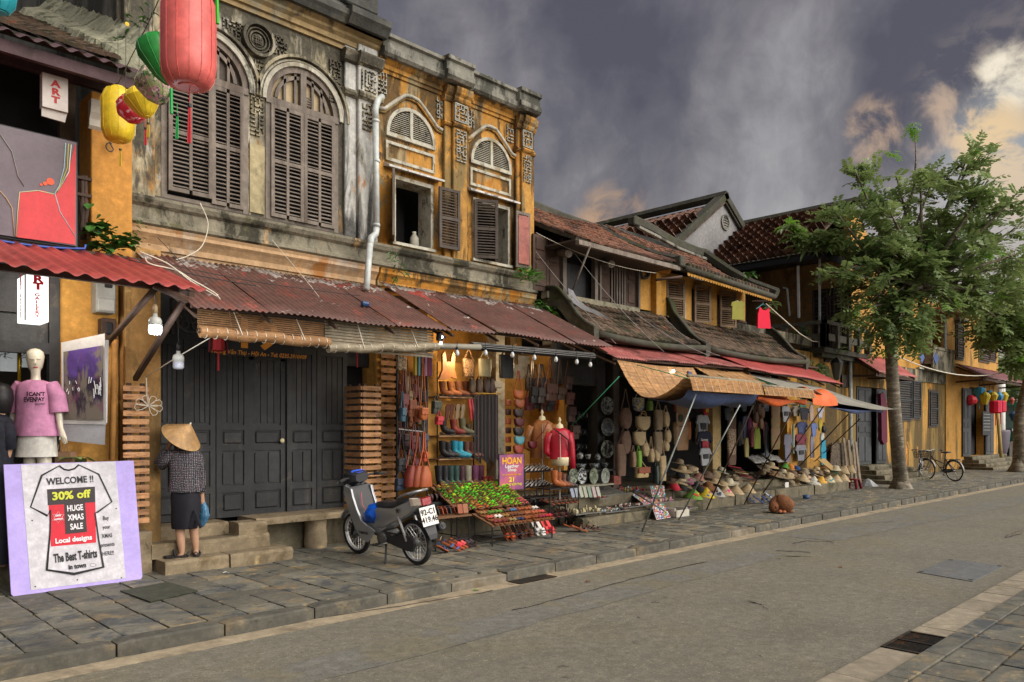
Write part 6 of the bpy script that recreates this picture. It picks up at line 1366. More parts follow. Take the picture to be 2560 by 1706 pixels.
for(f,hh_)in[(1.0,-.012),(1.0,0),(.75,.26),(.5,.52),(.25,.77),(.03,1.0)]:
 rings.append([bc+(ax0*math.cos(2*math.pi*j/n_)+ax1*math.sin(2*math.pi*j/n_))*Rr*f*(1+.008*(j%2))+ax*Hh*max(hh_,hh_ if hh_>0 else hh_)for j in range(n_)])
q.loft(rings,caps=False); q.add(rings[-1],[tuple(range(n_))]); q.Bd('conical_hat',HATM,wm)
q=MB(); q.Lt([(0,0),(.012,0),(.008,.02),(0,.022)],8,tuple(bc+ax*Hh)); q.Bd('hat_tip',WHITE,wm)
for(a,t_,sgn,pl)in[((455,1392),(430,1397),-1,'L'),((491,1386),(492,1390),1,'R')]:
 p=wp(*a,-.0 if pl=='L' else .08); q_=wp(*t_,-.04 if pl=='L' else .16); dd=(q_-p); dd.z=0; dd=dd.normalized()if dd.length>.02 else FW; s=dd.cross(UP); zz=.278
 o=[p-dd*.07,p-dd*.06+s*.035,p+s*.04+dd*.05,p+dd*.16+s*.045,p+dd*.20,p+dd*.17-s*.045,p+dd*.05-s*.04,p-dd*.06-s*.035]
 q=MB(); q.Pm([(v.x,v.y)for v in o],zz,zz+.025,'z'); q.Tu([p+dd*.07+s*.045+UP*(zz-p.z+.02),p+dd*.09+UP*(zz-p.z+.085),p+dd*.07-s*.045+UP*(zz-p.z+.02)],.014,6); q.Tu([p-dd*.05+s*.035+UP*(zz-p.z+.02),p-dd*.07+UP*(zz-p.z+.06),p-dd*.05-s*.035+UP*(zz-p.z+.02)],.008,6); q.Bd('sandal',BLACK,wm)
bg=Tg('plastic_bag',wp(508,1320,.1),'blue plastic shopping bag held beside the black skirt','bag')
rg=random.Random(1); rings=[]
for(px,py,hw)in[(507,1246,2),(508,1258,6),(511,1272,11),(511,1290,12),(507,1306,9),(504,1318,5)]:
 c=wp(px,py,.12); rings.append([c+RT*(math.cos(t)*hw/CF*D*(1+rg.uniform(-.15,.15)))+FW*math.sin(t)*.05*hw/12 for t in[k*math.pi/6 for k in range(12)]])
q=MB(); q.loft(rings); q.Bd('bag',mat('blue_plastic',(.05,.16,.28),rh=.25,scale=9,bz=.6,bq=12,Ly=[('#8db6c9',30,.60,.66,1)]),bg)
pp=Tg('person',onY(4,1300,9.45),'person in dark clothes cut off by the left edge beside the mannequin','person')
Dk=8.0; sp=lambda px,py,dd=0:onD(px,py,Dk+dd)
J={k:(*sp(a,b_,.0),r)for k,a,b_,r in[('pel',-10,1200,.13),('che',-8,1080,.13),('nk',-4,1040,.05),('hd',0,1000,.09),('hd2',2,985,.085),('sh',12,1060,.055),('el',24,1110,.042),('wr',18,1150,.03),('h',10,1158,.03),('kn',-8,1320,.07),('an',-8,1420,.045),('kn2',8,1320,.07),('an2',8,1420,.045)]}
for k in range(5):J[f'f{k}']=(*sp(2-k,1154+k*3),.009);
skin('body',J,[('pel','che'),('che','nk'),('nk','hd'),('hd','hd2'),('che','sh'),('sh','el'),('el','wr'),('wr','h'),('pel','kn'),('kn','an'),('pel','kn2'),('kn2','an2')]+[('h',f'f{k}')for k in range(5)],SKIN_M,pp,2,'pel')
q=MB(); q.Lt([(0,-.2),(.10,-.17),(.125,-.03),(.12,.06),(.08,.12),(0,.14)],14,tuple(sp(0,990))); q.Bd('hair',_mats['black_hair'],pp,True)
DKC=mat('dark_navy_cloth',(.012,.013,.022),var=.4,scale=20,rh=.85,bz=.2)
Gm('top',Dk,[(-4,1036,14,.08),(-2,1050,26,.13),(0,1090,27,.14),(-2,1150,27,.15),(-2,1210,30,.17)],DKC,pp,20,.03)
limb('sleeve',[sp(14,1058),sp(22,1085),sp(24,1125)],[.075,.07,.06],DKC,pp)
Gm('trousers',Dk,[(-2,1205,28,.16),(0,1300,26,.15),(0,1410,22,.12)],DKC,pp,20,.03)
Dm=8.22; mp=lambda px,py,dd=0:onD(px,py,Dm+dd)
IV=mat('ivory_gloss',(.62,.57,.45),var=.03,scale=3,rh=.18,bz=0,bq=0,spec=.6)
mn=Tg('mannequin',(mp(90,1380).x,mp(90,1380).y,.6),'glossy ivory shop mannequin in pink t shirt and white skirt','mannequin')
J={k:(*mp(a,b_,c),r)for k,a,b_,r,c in[('pel',94,1110,.11,0),('wai',92,1060,.095,0),('che',91,1000,.11,0),('nk',89,948,.048,0),('nk2',89,930,.046,-.01),('hd',88,912,.062,-.02),('hd2',88,897,.092,0),('sL',50,968,.05,0),('eL',33,1040,.036,.02),('wL',30,1085,.026,0),('mL',27,1100,.026,-.02),('sR',130,968,.05,0),('eR',146,1030,.036,0),('wR',152,1072,.026,-.05),('mR',160,1088,.026,-.08),('hL',76,1150,.075,0),('kL',76,1240,.055,0),('aL',78,1340,.036,0),('tL',76,1352,.03,-.12),('hR',112,1150,.075,0),('kR',113,1240,.055,0),('aR',114,1340,.036,0),('tR',116,1352,.03,-.12)]}
E_=[('pel','wai'),('wai','che'),('che','nk'),('nk','nk2'),('nk2','hd'),('hd','hd2'),('che','sL'),('sL','eL'),('eL','wL'),('wL','mL'),('che','sR'),('sR','eR'),('eR','wR'),('wR','mR'),('pel','hL'),('hL','kL'),('kL','aL'),('aL','tL'),('pel','hR'),('hR','kR'),('kR','aR'),('aR','tR')]
for h,(x,y,dd)in{'mL':(27,1100,-.02),'mR':(160,1088,-.08)}.items():
 for k in range(4):
  s=1 if h=='mR' else 1; J[f'{h}f{k}']=(*mp(x-4+k*3.2,y+12+(k in(1,2))*2,dd),.009); J[f'{h}g{k}']=(*mp(x-2+k*3.0,y+20+(k in(1,2))*3,dd+.02),.007); E_+=[(h,f'{h}f{k}'),(f'{h}f{k}',f'{h}g{k}')]
 t_=-9 if h=='mR' else 10; J[h+'t']=(*mp(x+t_,y+4,dd),.010); J[h+'u']=(*mp(x+t_*1.2,y+13,dd),.008); E_+=[(h,h+'t'),(h+'t',h+'u')]
skin('body',J,E_,IV,mn,3,'pel')
q=MB(); q.Lt([(0,-.105),(.045,-.095),(.068,-.05),(.082,.02),(.088,.07),(.078,.115),(.045,.145),(0,.153)],20,tuple(mp(88,907,.0)),sy=1.08); q.Bd('head',IV,mn,True); q=MB(); fc=mp(88,908,-.085); q.Tu([mp(88,899,-.085),mp(88,910,-.112),mp(88,911,-.09)],[.006,.013,.008],7); q.Bd('nose',IV,mn,True)
q=MB(); q.Lt([(0,-.008),(.024,-.002),(.018,.006),(0,.008)],10,tuple(mp(89,919,-.078)),sy=.5); q.Bd('lips',Pt('#a8182a',.4),mn,True)
for dx in(-9,9):MB().Tu([mp(88+dx-5,898,-.083),mp(88+dx,900,-.09),mp(88+dx+5,898,-.083)],.004,5).Bd('eyelid',Pt('#8a806a',.5),mn,True)
PKM=mat('pink_cotton',(.56,.24,.40),var=.06,scale=4,rh=.85,bz=.2,bq=9)
Gm('t_shirt',Dm-.01,[(89,951,17,.07),(90,956,32,.10),(90,964,42,.125),(90,990,42,.15),(91,1030,43,.155),(92,1062,47,.16),(93,1078,52,.17),(93,1090,54,.165)],PKM,mn,36,.07,5)
for P in([(56,963),(36,990),(22,1026)],[(126,962),(142,990),(147,1032)]):MB().Tu([mp(*p)for p in P],[.078,.088,.096],14).Bd('t_shirt_sleeve',PKM,mn,Sm=60)
Gm('skirt',Dm,[(93,1062,38,.13),(93,1090,43,.15),(92,1120,46,.16),(91,1142,49,.165)],mat('white_denim',(.66,.64,.58),var=.05,scale=4,rh=.8,bz=.15),mn,26,.01)
tl=mp(85,1000,-.175); mt=Matrix((RT,UP,-FW)).transposed()
for s,px,py,sz,sx in[("CAN'T",92,986,.058,1.0),('EVEN',75,1000,.072,.80),('PAY',100,999,.058,.9)]:text(s,sz,INK,mp(px,py,-.168),mn,rot=mt,sx=sx,bold=.0015)
text('I',.07,INK,mp(68,986,-.168),mn,rot=mt,bold=.002); text('attention',.03,INK,mp(100,1010,-.168),mn,rot=mt,sx=.9)
pbg=Tg('paper_bag',mp(158,1150,.1),'brown paper carrier bag with twisted handles behind the board','bag')
a,b_=mp(137,1130,.1),mp(176,1170,.1); MB().Pm([tuple(v.xy)for v in(a,b_,b_+FW*.12,a+FW*.12)],b_.z-.1,a.z,'z').Bd('bag',Pt('#8a6a50',.8),pbg)
for px in(150,166):MB().Tu([mp(px-7,1131,.1),mp(px-3,1112,.1),mp(px+3,1112,.1),mp(px+6,1131,.1)],.005,5).Bd('handle',Pt('#8a6a50',.8),pbg)
tag(MB().Tu([mp(22,1093),mp(36,1096)],.035,10).Bd('wristwatch',BLACK,None,True),'dark watch on the mannequin wrist','watch')
Tt('rope',[onY(366,945,9.3),onY(367,990,9.28),onY(370,1010,9.28)],.007,CABLE,None,'thin rope hanging down the slatted pillar','rope')
q=MB()
for k in range(7):
 a=R(-60+k*42); c=onY(372,1015,9.27); q.Tu([c+Vector((math.cos(a)*r_*.16+math.sin(a)*s*.03,0,math.sin(a)*r_*.12-math.cos(a)*s*.03))for r_,s in[(0,0),(.5,1),(.9,1.1),(1,0),(.9,-1.1),(.5,-1),(0,0)]],.005,5)
tag(q.Bd('rope_bundle',CABLE),'knotted bundle of pale rope on the slatted pillar','rope')
Tt('rope',[onY(366,942,9.3),onY(440,895,8.7),onY(525,845,8.1)],.007,CABLE,None,'taut pale rope running from the slatted pillar to the bamboo blind','rope')
nb=Tg('number_board',onY(640,880,9.3),'dark shop board with a large ochre number partly behind the blind','sign')
a,b_=onY(550,830,9.3),onY(735,897,9.3)
MB().box(a.x,b_.x,9.3,9.33,onY(640,893,9.3).z,onY(640,790,9.3).z).Bd('board',Pt('#1b1a1a',.5),nb)
OC=Pt('#e09030',.5); c=onY(640,851,9.3); text('19',.50,OC,(c.x,9.297,c.z+.05),nb,bold=.012,sx=1.25); c=onY(652,886,9.3); text('Hoàng Văn Thụ - Hội An - Tel: 0235.3910409',.075,OC,(c.x,9.297,c.z),nb,bold=.001,sx=.92,shear=.2)
for(px,lab)in[(546,'small red cylinder lantern hanging left of the number board'),(893,'small red cylinder lantern hanging by the slatted corner pillar')]:
 p=onY(px,858,9.2 if px<600 else 9.1); t=Tg('red_lantern',p,lab,'lantern','red door lanterns')
 MB().Lt([(.05,-.10),(.075,-.09),(.075,.09),(.05,.10)],8,tuple(p)).Bd('shade',Pt('#9c1c22',.6),t); MB().Tu([p-UP*.1,p-UP*.34],.012,5).Bd('tassel',Pt('#a01822',.6),t)
 for s in(-1,1):MB().Tu([p+Vector((s*.10,0,.08)),p+Vector((s*.11,0,-.12))],.015,5).Bd('side_tassel',Pt('#5c141c',.7),t)
# ====== SILK LANTERNS near the camera
def lantern(px,py,D_,prof,m,label,ribs=10,axis=None,tassel=None,fl=False,n=30,cord=True):
 c=onD(px,py,D_); t=Tg('silk_lantern',c,label,'lantern','silk lanterns on the wire'); ax=(axis or UP).normalized()
 a0=ax.orthogonal().normalized(); a1=ax.cross(a0); s=D_/CF; rings=[]
 for(r,h)in prof:rings.append([c+(a0*math.cos(2*math.pi*j/n)+a1*math.sin(2*math.pi*j/n))*r*s*(1-.025*abs(math.sin(ribs*math.pi*j/n)))+ax*h*s for j in range(n)])
 q=MB(); q.loft(rings); q.Bd('shade',m,t,Sm=50)
 q=MB();
 for k in range(ribs):a=2*math.pi*k/ribs; q.Tu([c+(a0*math.cos(a)+a1*math.sin(a))*(r*s*1.004)+ax*h*s for r,h in prof],.0022,4)
 q.Bd('rib',m,t)
 bot=c+ax*prof[0][1]*s; top=c+ax*prof[-1][1]*s
 q=MB(); q.Tu([bot,bot-ax*.008],prof[0][0]*s*.75,10); q.Tu([top,top+ax*.02],prof[-1][0]*s*.8,10); q.Bd('cap_ring',m,t)
 if cord:MB().Tu([top,top+UP*.6],.003,4).Bd('cord',WIRE,t)
 if tassel:
  m2,L,off=tassel; b0=bot+RT*off*s; MB().Tu([b0,b0-UP*L*.35*s],.003,4).Bd('tassel_cord',m2,t); MB().Tu([b0-UP*L*.3*s,b0-UP*L*.36*s],.014,6).Bd('tassel_bead',BLACK,t)
  q=MB(); rg=random.Random(3)
  for k in range(7):q.Tu([b0-UP*L*.35*s+RT*(k-3)*.0022,b0-UP*L*s+RT*(k-3)*.004+FW*rg.uniform(-.01,.01)],.003,4)
  q.Bd('tassel',m2,t)
 return t
SR=mat('red_silk',(.70,.085,.075),var=.04,scale=2,rh=.45,bz=.05,bq=8,Ly=[('#e2706a',1.5,.30,.9,.3,(2,4.25,4.45,.35))])  # paler coral upper part is sky light painted into the silk
SR=mat('red_silk2',(.85,.17,.15),var=.05,scale=2,rh=.42,bz=.06,bq=8)
SY,SG=mat('yellow_silk',(.85,.60,.03),var=.05,scale=3,rh=.45,bz=.04,bq=8),mat('green_silk',(.02,.25,.04),var=.05,rh=.45,bz=.04)
RT2,GT2,YT2=Pt('#c81e2a',.6),Pt('#18a04a',.6),Pt('#c9a818',.6)
lantern(471,98,5.1,[(34,-119),(50,-115),(62,-95),(66,-70),(66,60),(63,90),(52,112),(34,120)],SR,'large coral red drum lantern hanging nearest the camera',14,tassel=(RT2,142,3))
lantern(402,150,5.9,[(10,-62),(26,-40),(48,20),(46,45),(25,60),(10,63)],SG,'green pear shaped lantern half behind the large red one',10,axis=UP+RT*-.35,tassel=None)
FLW=mat('floral_silk',(.30,.33,.14),var=.1,scale=6,rh=.5,bz=0,bq=0,Ly=[('#c98a9a',26,.51,.55,1),('#4a6a34',18,.54,.58,1),('#5a4a6a',30,.56,.60,1),('#d8c8c0',22,.57,.60,1)])
lantern(388,212,6.3,[(12,-46),(30,-30),(48,6),(46,14),(22,44),(10,48)],FLW,'green floral patterned diamond lantern',8,axis=UP+RT*-.30+FW*-.1,tassel=(GT2,90,40))
lantern(357,253,6.8,[(10,-40),(20,-32),(44,4),(40,16),(18,34),(8,38)],SY,'yellow diamond lantern behind the floral one',12,axis=UP+RT*-.25,tassel=(YT2,52,4))
RFL=mat('red_floral',(.55,.02,.04),var=.1,scale=6,rh=.5,bz=0,bq=0,Ly=[('#e0b8b8',20,.54,.57,1)])
lantern(331,272,7.2,[(14,-34),(26,-26),(38,4),(30,24),(14,32)],RFL,'red lantern with white flowers tilted below the yellow one',8,axis=UP+RT*-.6,tassel=(RT2,62,16))
lantern(295,288,7.8,[(20,-66),(30,-60),(38,-40),(39,35),(30,60),(20,65)],SY,'yellow drum lantern hanging by the ochre pillar',12,tassel=(YT2,62,6))
tg=Tg('lantern_tassel',onD(418,285,6.4),'green tassel between the floral lantern and the grey shutters','tassel');
for i,(px,py0,py1,D_)in enumerate([(428,222,285,6.3)]):MB().Tu([onD(px,py0,D_),onD(px+1,py1,D_)],.013,6).Bd('threads',GT2,tg)
tg=Tg('lantern_tassel',onD(543,60,5.0),'bright green tassel hanging at the top edge of the picture','tassel'); MB().Tu([onD(541,-60,5.0),onD(544,60,5.0)],.012,6).Bd('threads',Pt('#38a818',.6),tg)
lantern(0,-30,4.6,[(20,-60),(34,-40),(40,0),(34,40),(20,60)],mat('turquoise_silk',(.02,.35,.42),rh=.5),'turquoise lantern cut by the top left corner',10)
Tt('lantern_wire',[onD(-200,-260,4.4),onD(430,-80,5.1),onD(380,130,6.3)+UP*.3,onD(295,210,7.8),onY(285,205,9.3)],.004,WIRE,None,'thin wire the silk lanterns hang from','wire')
q=MB(); c=onY(270,365,9.25); q.Tu([c+Vector((.03+.0*k,0,.10))for k in range(1)]+[c+Vector((.04*math.cos(a)+(.02 if a<0 else 0),0,.05*math.sin(a)-.01))for a in[R(60-40*k)for k in range(10)]],.007,5); tag(q.Bd('wall_hook',WIRE),'curled black iron hook on the ochre pillar','hook')
# ====== DOG
dg=Tg('dog',Z_(1955,1281,.12),'curled up ginger dog seen from behind on the pavement','dog')
Dd=15.2; dp_=lambda px,py,dd=0:onD(px,py,Dd+dd)
FUR=mat('ginger_fur',(.20,.075,.026),var=.2,scale=12,rh=.9,bz=.9,bq=90,Ly=[('#7a4020',6,.52,.66,1)])
SP=cat_rom([dp_(1974,1272,.02),dp_(1968,1266,0),dp_(1959,1261,.02),dp_(1950,1259,.08),dp_(1942,1261,.08),dp_(1936,1266,.0),dp_(1935,1272,-.08),dp_(1939,1278,-.14)],4)
MB().Tu(SP,[float(np.interp(k/(len(SP)-1),[0,.1,.3,.45,.6,.72,.85,.95,1],[.07,.15,.185,.18,.15,.11,.10,.055,.03]))for k in range(len(SP))],16).Bd('body',FUR,dg,True)
MB().Tu([dp_(1970,1276,-.05),dp_(1976,1279,-.08),dp_(1984,1280,-.04)],[.045,.034,.012],8).Bd('tail',FUR,dg,True)
for(a,c)in[(1929,-.06),(1941,-.14)]:p=dp_(a,1267,c); MB().Tu([p,p-UP*.03+RT*-.01,p-UP*.07],[.026,.028,.010],7).Bd('ear',Pt('#5a2c14',.9),dg,True)
for(a,b_,c)in[(1952,1279,-.16),(1962,1280,-.14)]:p=dp_(a,b_,c); MB().Tu([p+FW*.1,p,p-RT*.05],[.035,.03,.022],8).Bd('paw',Pt('#a0603c',.9),dg,True)
# ====== MOTOR SCOOTER (y = forward)
sc=Tg('motor_scooter',(5.78,7.53,.12),'grey motor scooter with black seat parked facing the doors','motorcycle')
XF_=Matrix.Translation((5.78,7.53,.12))@Matrix.Rotation(R(2),4,'Z')@Matrix.Rotation(R(-7),4,'Y')
UPPER=('seat','side_panel','star_sticker','grab_rail','tail_light','indicator','rear_fender','handlebar','grip','brake_lever','headlight_cowl','dashboard','dash_dial','steering_neck')
GP=mat('grey_paint',(.30,.31,.32),var=.04,scale=3,rh=.28,bz=0,bq=0,metal=.35,coat=.5); BP=mat('black_plastic',(.022,.022,.025),rh=.45,bz=.1,bq=90,obj=True); RUB=mat('rubber',(.022,.021,.02),rh=.8,bz=.4,bq=60,Ly=[('#4a463e',8,.55,.7,1)]); CHR=mat('chrome',(.5,.5,.49),rh=.35,metal=.4,bz=0,bq=0); ALU=mat('cast_alloy',(.16,.16,.155),rh=.45,metal=.7,bz=.3,bq=60)
def sb():b=MB(); b.xf=XF_; return b
def sub(name,parent):o=bpy.data.objects.new(name,None); COL.objects.link(o); o.parent=parent; ORG[o.name]=ORG[parent.name].copy(); return o
def ringpts(y,z,r,x=0,n=28):return[(x,y+r*math.cos(t),z+r*math.sin(t))for t in[2*math.pi*k/n for k in range(n+1)]]
for nm,wy in(('rear_wheel',0.0),('front_wheel',1.24)):
 wh=sub(nm,sc); r=.285; q=sb(); prof=[(r-.052,-.022),(r-.025,-.034),(r-.008,-.025),(r,0),(r-.008,.025),(r-.025,.034),(r-.052,.022)]
 q.Lt(prof+[prof[0]],36,(0,wy,r),'x',cap=False); q.Bd('tyre',RUB,wh,Sm=50)
 q=sb(); q.Tu(ringpts(wy,r,r-.054,-.018),.009,6); q.Tu(ringpts(wy,r,r-.054,.018),.009,6); q.Tu(ringpts(wy,r,r-.058),.013,6); q.Bd('rim',CHR,wh,True)
 q=sb(); q.Lt([(.02,-.07),(.06,-.06),(.065,.0),(.05,.05),(.02,.07)],16,(0,wy,r),'x'); q.Bd('hub',ALU,wh,True)
 for k in range(28):
  a=2*math.pi*k/28; b2=a+(.35 if k%2 else-.35); s=-.04 if(k//2)%2 else .04; q=sb(); q.Tu([(s,wy+.055*math.cos(b2),r+.055*math.sin(b2)),(0,wy+(r-.06)*math.cos(a),r+(r-.06)*math.sin(a))],.0032,3,caps=False); q.Bd('spoke',CHR,wh)
def part(name,m,fn,Sm=False):q=sb(); q.xf=XF_@Matrix.Translation((0,.13 if name in UPPER else 0,0)); fn(q); return q.Bd(name,m,sc,Sm=Sm)
part('front_fork',BP,lambda q:[q.Tu([(s*.075,1.24,.285),(s*.07,1.12,.62)],.022,8)for s in(-1,1)],True)
part('front_fender',GP,lambda q:q.loft([[(-.06,y,z),(-.045,y+dy,z+dz),(.045,y+dy,z+dz),(.06,y,z),(.04,y-dy*.3,z-.0),(-.04,y-dy*.3,z-.0)]for y,z,dy,dz in[(1.24+.31*math.cos(R(a)),.285+.31*math.sin(R(a)),.035*math.cos(R(a)),.035*math.sin(R(a)))for a in range(35,175,14)]]),40)
shield=[(1.17,.96),(1.20,.86),(1.12,.62),(1.02,.40),(.90,.26),(.78,.24),(.70,.30),(.60,.40),(.74,.46),(.86,.52),(.94,.66),(1.00,.82),(1.02,.92)]
for s in(-1,1):
 part('leg_shield',GP,lambda q:q.Pm([(y,z)for y,z in shield],s*.155-.010,s*.155+.010,'x'))
 part('shield_trim',Pt('#b9bcc0',.3),lambda q:q.Tu([(s*.17,y,z)for y,z in[(1.02,.92),(1.0,.82),(.94,.66),(.86,.52),(.74,.46)]],.006,5))
part('front_cover',GP,lambda q:q.loft([[(-.155,y,z),(-.09,y+d,z),(.09,y+d,z),(.155,y,z),(.10,y-.01,z),(-.10,y-.01,z)]for y,z,d in[(1.14,.98,.05),(1.18,.86,.08),(1.13,.66,.07),(1.05,.48,.05)]]),40)
part('inner_cover',BP,lambda q:q.loft([[(-.145,y,z),(.145,y,z),(.145,y+.04,z),(-.145,y+.04,z)]for y,z in[(1.06,.94),(1.0,.78),(.95,.62),(.88,.50)]]))
part('steering_neck',BP,lambda q:q.Tu([(0,1.06,.70),(0,1.0,.95),(0,.98,1.02)],[.07,.065,.06],10),True)
part('headlight_cowl',BP,lambda q:q.loft([[(-w_,y,z-h),(-w_,y,z+h),(-w_*.6,y,z+h*1.5),(w_*.6,y,z+h*1.5),(w_,y,z+h),(w_,y,z-h),(w_*.5,y,z-h*1.6),(-w_*.5,y,z-h*1.6)]for y,w_,z,h in[(.86,.09,1.05,.035),(.92,.14,1.055,.05),(1.04,.15,1.04,.07),(1.12,.12,1.0,.07)]]),40)
part('dashboard',Pt('#1d3a8a',.25,emit=('#3460d8',.25)),lambda q:q.loft([[(.10*math.cos(t),.935+.05*math.sin(t)+k,1.105-.3*(.05*-math.sin(t))+k*.0+kk+.018)for t in[i*math.pi/8 for i in range(16)]]for k,kk in((0,0),(0,.008))]))
part('dash_dial',WHITE,lambda q:[q.Tu([(.045*s+.028*math.cos(t),.93+.022*math.sin(t),1.122)for t in[R(200-30*i)for i in range(9)]],.003,4)for s in(-1,1)])
part('handlebar',BP,lambda q:q.Tu([(-.34,.84,1.05),(-.20,.93,1.06),(0,.98,1.04),(.20,.93,1.06),(.34,.84,1.05)],.016,8),True)
for s in(-1,1):
 part('grip',RUB,lambda q:q.Tu([(s*.23,.91,1.06),(s*.36,.83,1.05)],.021,10),True); part('brake_lever',ALU,lambda q:q.Tu([(s*.20,.97,1.05),(s*.30,.95,1.04),(s*.37,.88,1.03)],.007,6),True)
part('underbody',GP,lambda q:q.loft([[(-.11,y,z-h),(-.12,y,z+h*.6),(-.06,y,z+h),(.06,y,z+h),(.12,y,z+h*.6),(.11,y,z-h)]for y,z,h in[(.95,.52,.05),(.80,.44,.07),(.62,.44,.08),(.45,.52,.09),(.35,.62,.10)]]),40)
part('seat',BP,lambda q:q.loft([[(-w_,y,z-.05),(-w_*1.05,y,z),(-w_*.7,y,z+.035),(w_*.7,y,z+.035),(w_*1.05,y,z),(w_,y,z-.05)]for y,z,w_ in[(.56,.68,.05),(.52,.72,.075),(.40,.735,.10),(.25,.73,.115),(.12,.75,.12),(-.02,.79,.115),(-.16,.815,.10),(-.21,.81,.07)]]),50)
tail=[(.60,.66),(.42,.70),(.1,.72),(-.22,.83),(-.37,.86),(-.36,.76),(-.26,.68),(-.08,.60),(.15,.52),(.34,.44),(.50,.42),(.58,.50)]
for s in(-1,1):part('side_panel',GP,lambda q:q.loft([[(s*x_*.85,.12+(y-.12)*k,.66+(z-.66)*k)for y,z in tail]for x_,k in((.07,1),(.12,.985),(.15,.86))]),40)
part('star_sticker',BLACK,lambda q:q.Pm([(-.02+(.045 if k%2==0 else .018)*math.cos(k*.628+.3),.70+(.045 if k%2==0 else .018)*math.sin(k*.628+.3))for k in range(10)],-.1525,-.150,'x'))
part('grab_rail',mat('satin_metal',(.4,.4,.41),rh=.3,metal=.6),lambda q:q.Tu([(-.10,.02,.83),(-.13,-.15,.90),(-.10,-.32,.94),(.10,-.32,.94),(.13,-.15,.90),(.10,.02,.83)],.017,8),True)
part('tail_light',Pt('#8a1c28',.15),lambda q:q.loft([[(-.10,-.36,.86),(.10,-.36,.86),(.09,-.38,.77),(-.09,-.38,.77)],[(-.07,-.41,.855),(.07,-.41,.855),(.06,-.42,.775),(-.06,-.42,.775)]]))
for s in(-1,1):part('indicator',Pt('#c9b9a8',.2),lambda q:q.loft([[(s*.10,-.35,.87),(s*.15,-.27,.87),(s*.14,-.28,.77),(s*.09,-.37,.77)],[(s*.085,-.40,.86),(s*.14,-.31,.86),(s*.13,-.32,.78),(s*.08,-.41,.78)]]))
part('rear_fender',BP,lambda q:q.loft([[(-w_,y,z),(w_,y,z),(w_,y-.015,z-.0),(-w_,y-.015,z-.0)]for y,z,w_ in[(-.22,.70,.10),(-.33,.66,.10),(-.40,.56,.09),(-.46,.42,.07),(-.47,.36,.05)]]))
pl=sb(); pl.box(-.115,.115,-.475,-.468,.47,.66); pl.xf=XF_@Matrix.Translation((0,-.43,.6))@Matrix.Rotation(R(-12),4,'X')@Matrix.Translation((0,.43,-.6)); pl=sb(); pl.xf=XF_@Matrix.Translation((-.02,-.325,.645))@Matrix.Rotation(R(-14),4,'X'); pl.box(-.12,.12,-.004,.004,-.115,.115); plo=pl.Bd('number_plate',WHITE,sc)
PM=(XF_@Matrix.Translation((-.02,-.325,.645))@Matrix.Rotation(R(-14),4,'X'))
for s,z_ in(('92-C1',.048),('419.46',-.045)):text(s,.095,INK,PM@Vector((0,-.0065,z_)),sc,rot=(PM@Matrix.Rotation(R(90),4,'X')).to_3x3().normalized(),bold=.002,sx=.95)
part('engine',ALU,lambda q:[q.Cb(-.11,.11,.42,.66,.24,.40,.03),q.Lt([(.05,-.16),(.085,-.15),(.09,-.11)],14,(0,.50,.31),'x'),q.Tu([(0,.60,.33),(0,.82,.36)],[.065,.055],10)])
part('swing_arm',BP,lambda q:[q.Tu([(s*.09,.42,.34),(s*.09,0,.285)],.022,6)for s in(-1,1)])
part('chain_case',BP,lambda q:q.Pm([(-.12,.30),(-.08,.38),(.03,.39),(.44,.40),(.50,.33),(.44,.27),(.03,.20),(-.08,.20)],-.125,-.095,'x'))
for s in(-1,1):
 part('shock_absorber',CHR,lambda q:q.Tu([(s*.12,.02,.32),(s*.12,.14,.62)],.018,8),True); part('shock_spring',BP,lambda q:q.Tu([(s*.12+.026*math.cos(t),.05+.08*t/37.7,.40+.17*t/37.7+.026*math.sin(t)*.4)for t in[k*.6 for k in range(63)]],.005,4))
 part('foot_peg',RUB,lambda q:q.Tu([(s*.12,.55,.24),(s*.24,.55,.25)],.016,8),True); part('rear_peg',RUB,lambda q:q.Tu([(s*.12,.22,.38),(s*.21,.20,.40)],.014,8),True)
part('exhaust_pipe',ALU,lambda q:q.Tu([(.08,.78,.32),(.12,.6,.18),(.14,.35,.19),(.15,.15,.28)],.018,8),True)
part('muffler',mat('muffler_black',(.05,.05,.055),rh=.4,metal=.4,bz=.1),lambda q:q.Lt([(.03,.50),(.052,.40),(.058,.0),(.052,-.12),(.03,-.13)],16,(.16,-.12,.0))if False else q.Tu([(.15,.15,.28),(.155,.05,.33),(.16,-.15,.41),(.16,-.34,.485),(.16,-.355,.49)],[.03,.05,.058,.056,.04],14),40)
part('muffler_tip',BLACK,lambda q:q.Tu([(.16,-.352,.489),(.16,-.365,.494)],.024,12))
part('side_stand',BP,lambda q:[q.Tu([(-.09,.48,.24),(-.22,.36,.03),(-.24,.345,.012)],.013,7),q.Cb(-.28,-.21,.31,.38,.0,.015)])
part('gear_lever',CHR,lambda q:q.Tu([(-.14,.66,.22),(-.15,.50,.24),(-.15,.38,.27)],.008,5),True)
MBt=(XF_@Matrix.Rotation(R(-90),4,'Z')@Matrix.Rotation(R(90),4,'X'))
text('YAMAHA',.05,BLACK,XF_@Vector((-.2,.80,.37)),sc,rot=(XF_@Matrix.Rotation(R(-90),4,'Z')@Matrix.Rotation(R(90),4,'X')).to_3x3().normalized(),bold=.001)
rc=Tg('folded_raincoat',XF_@Vector((0,.72,.5)),'bright blue folded raincoat tucked on the scooter footboard','raincoat'); rg=random.Random(6); rings=[]
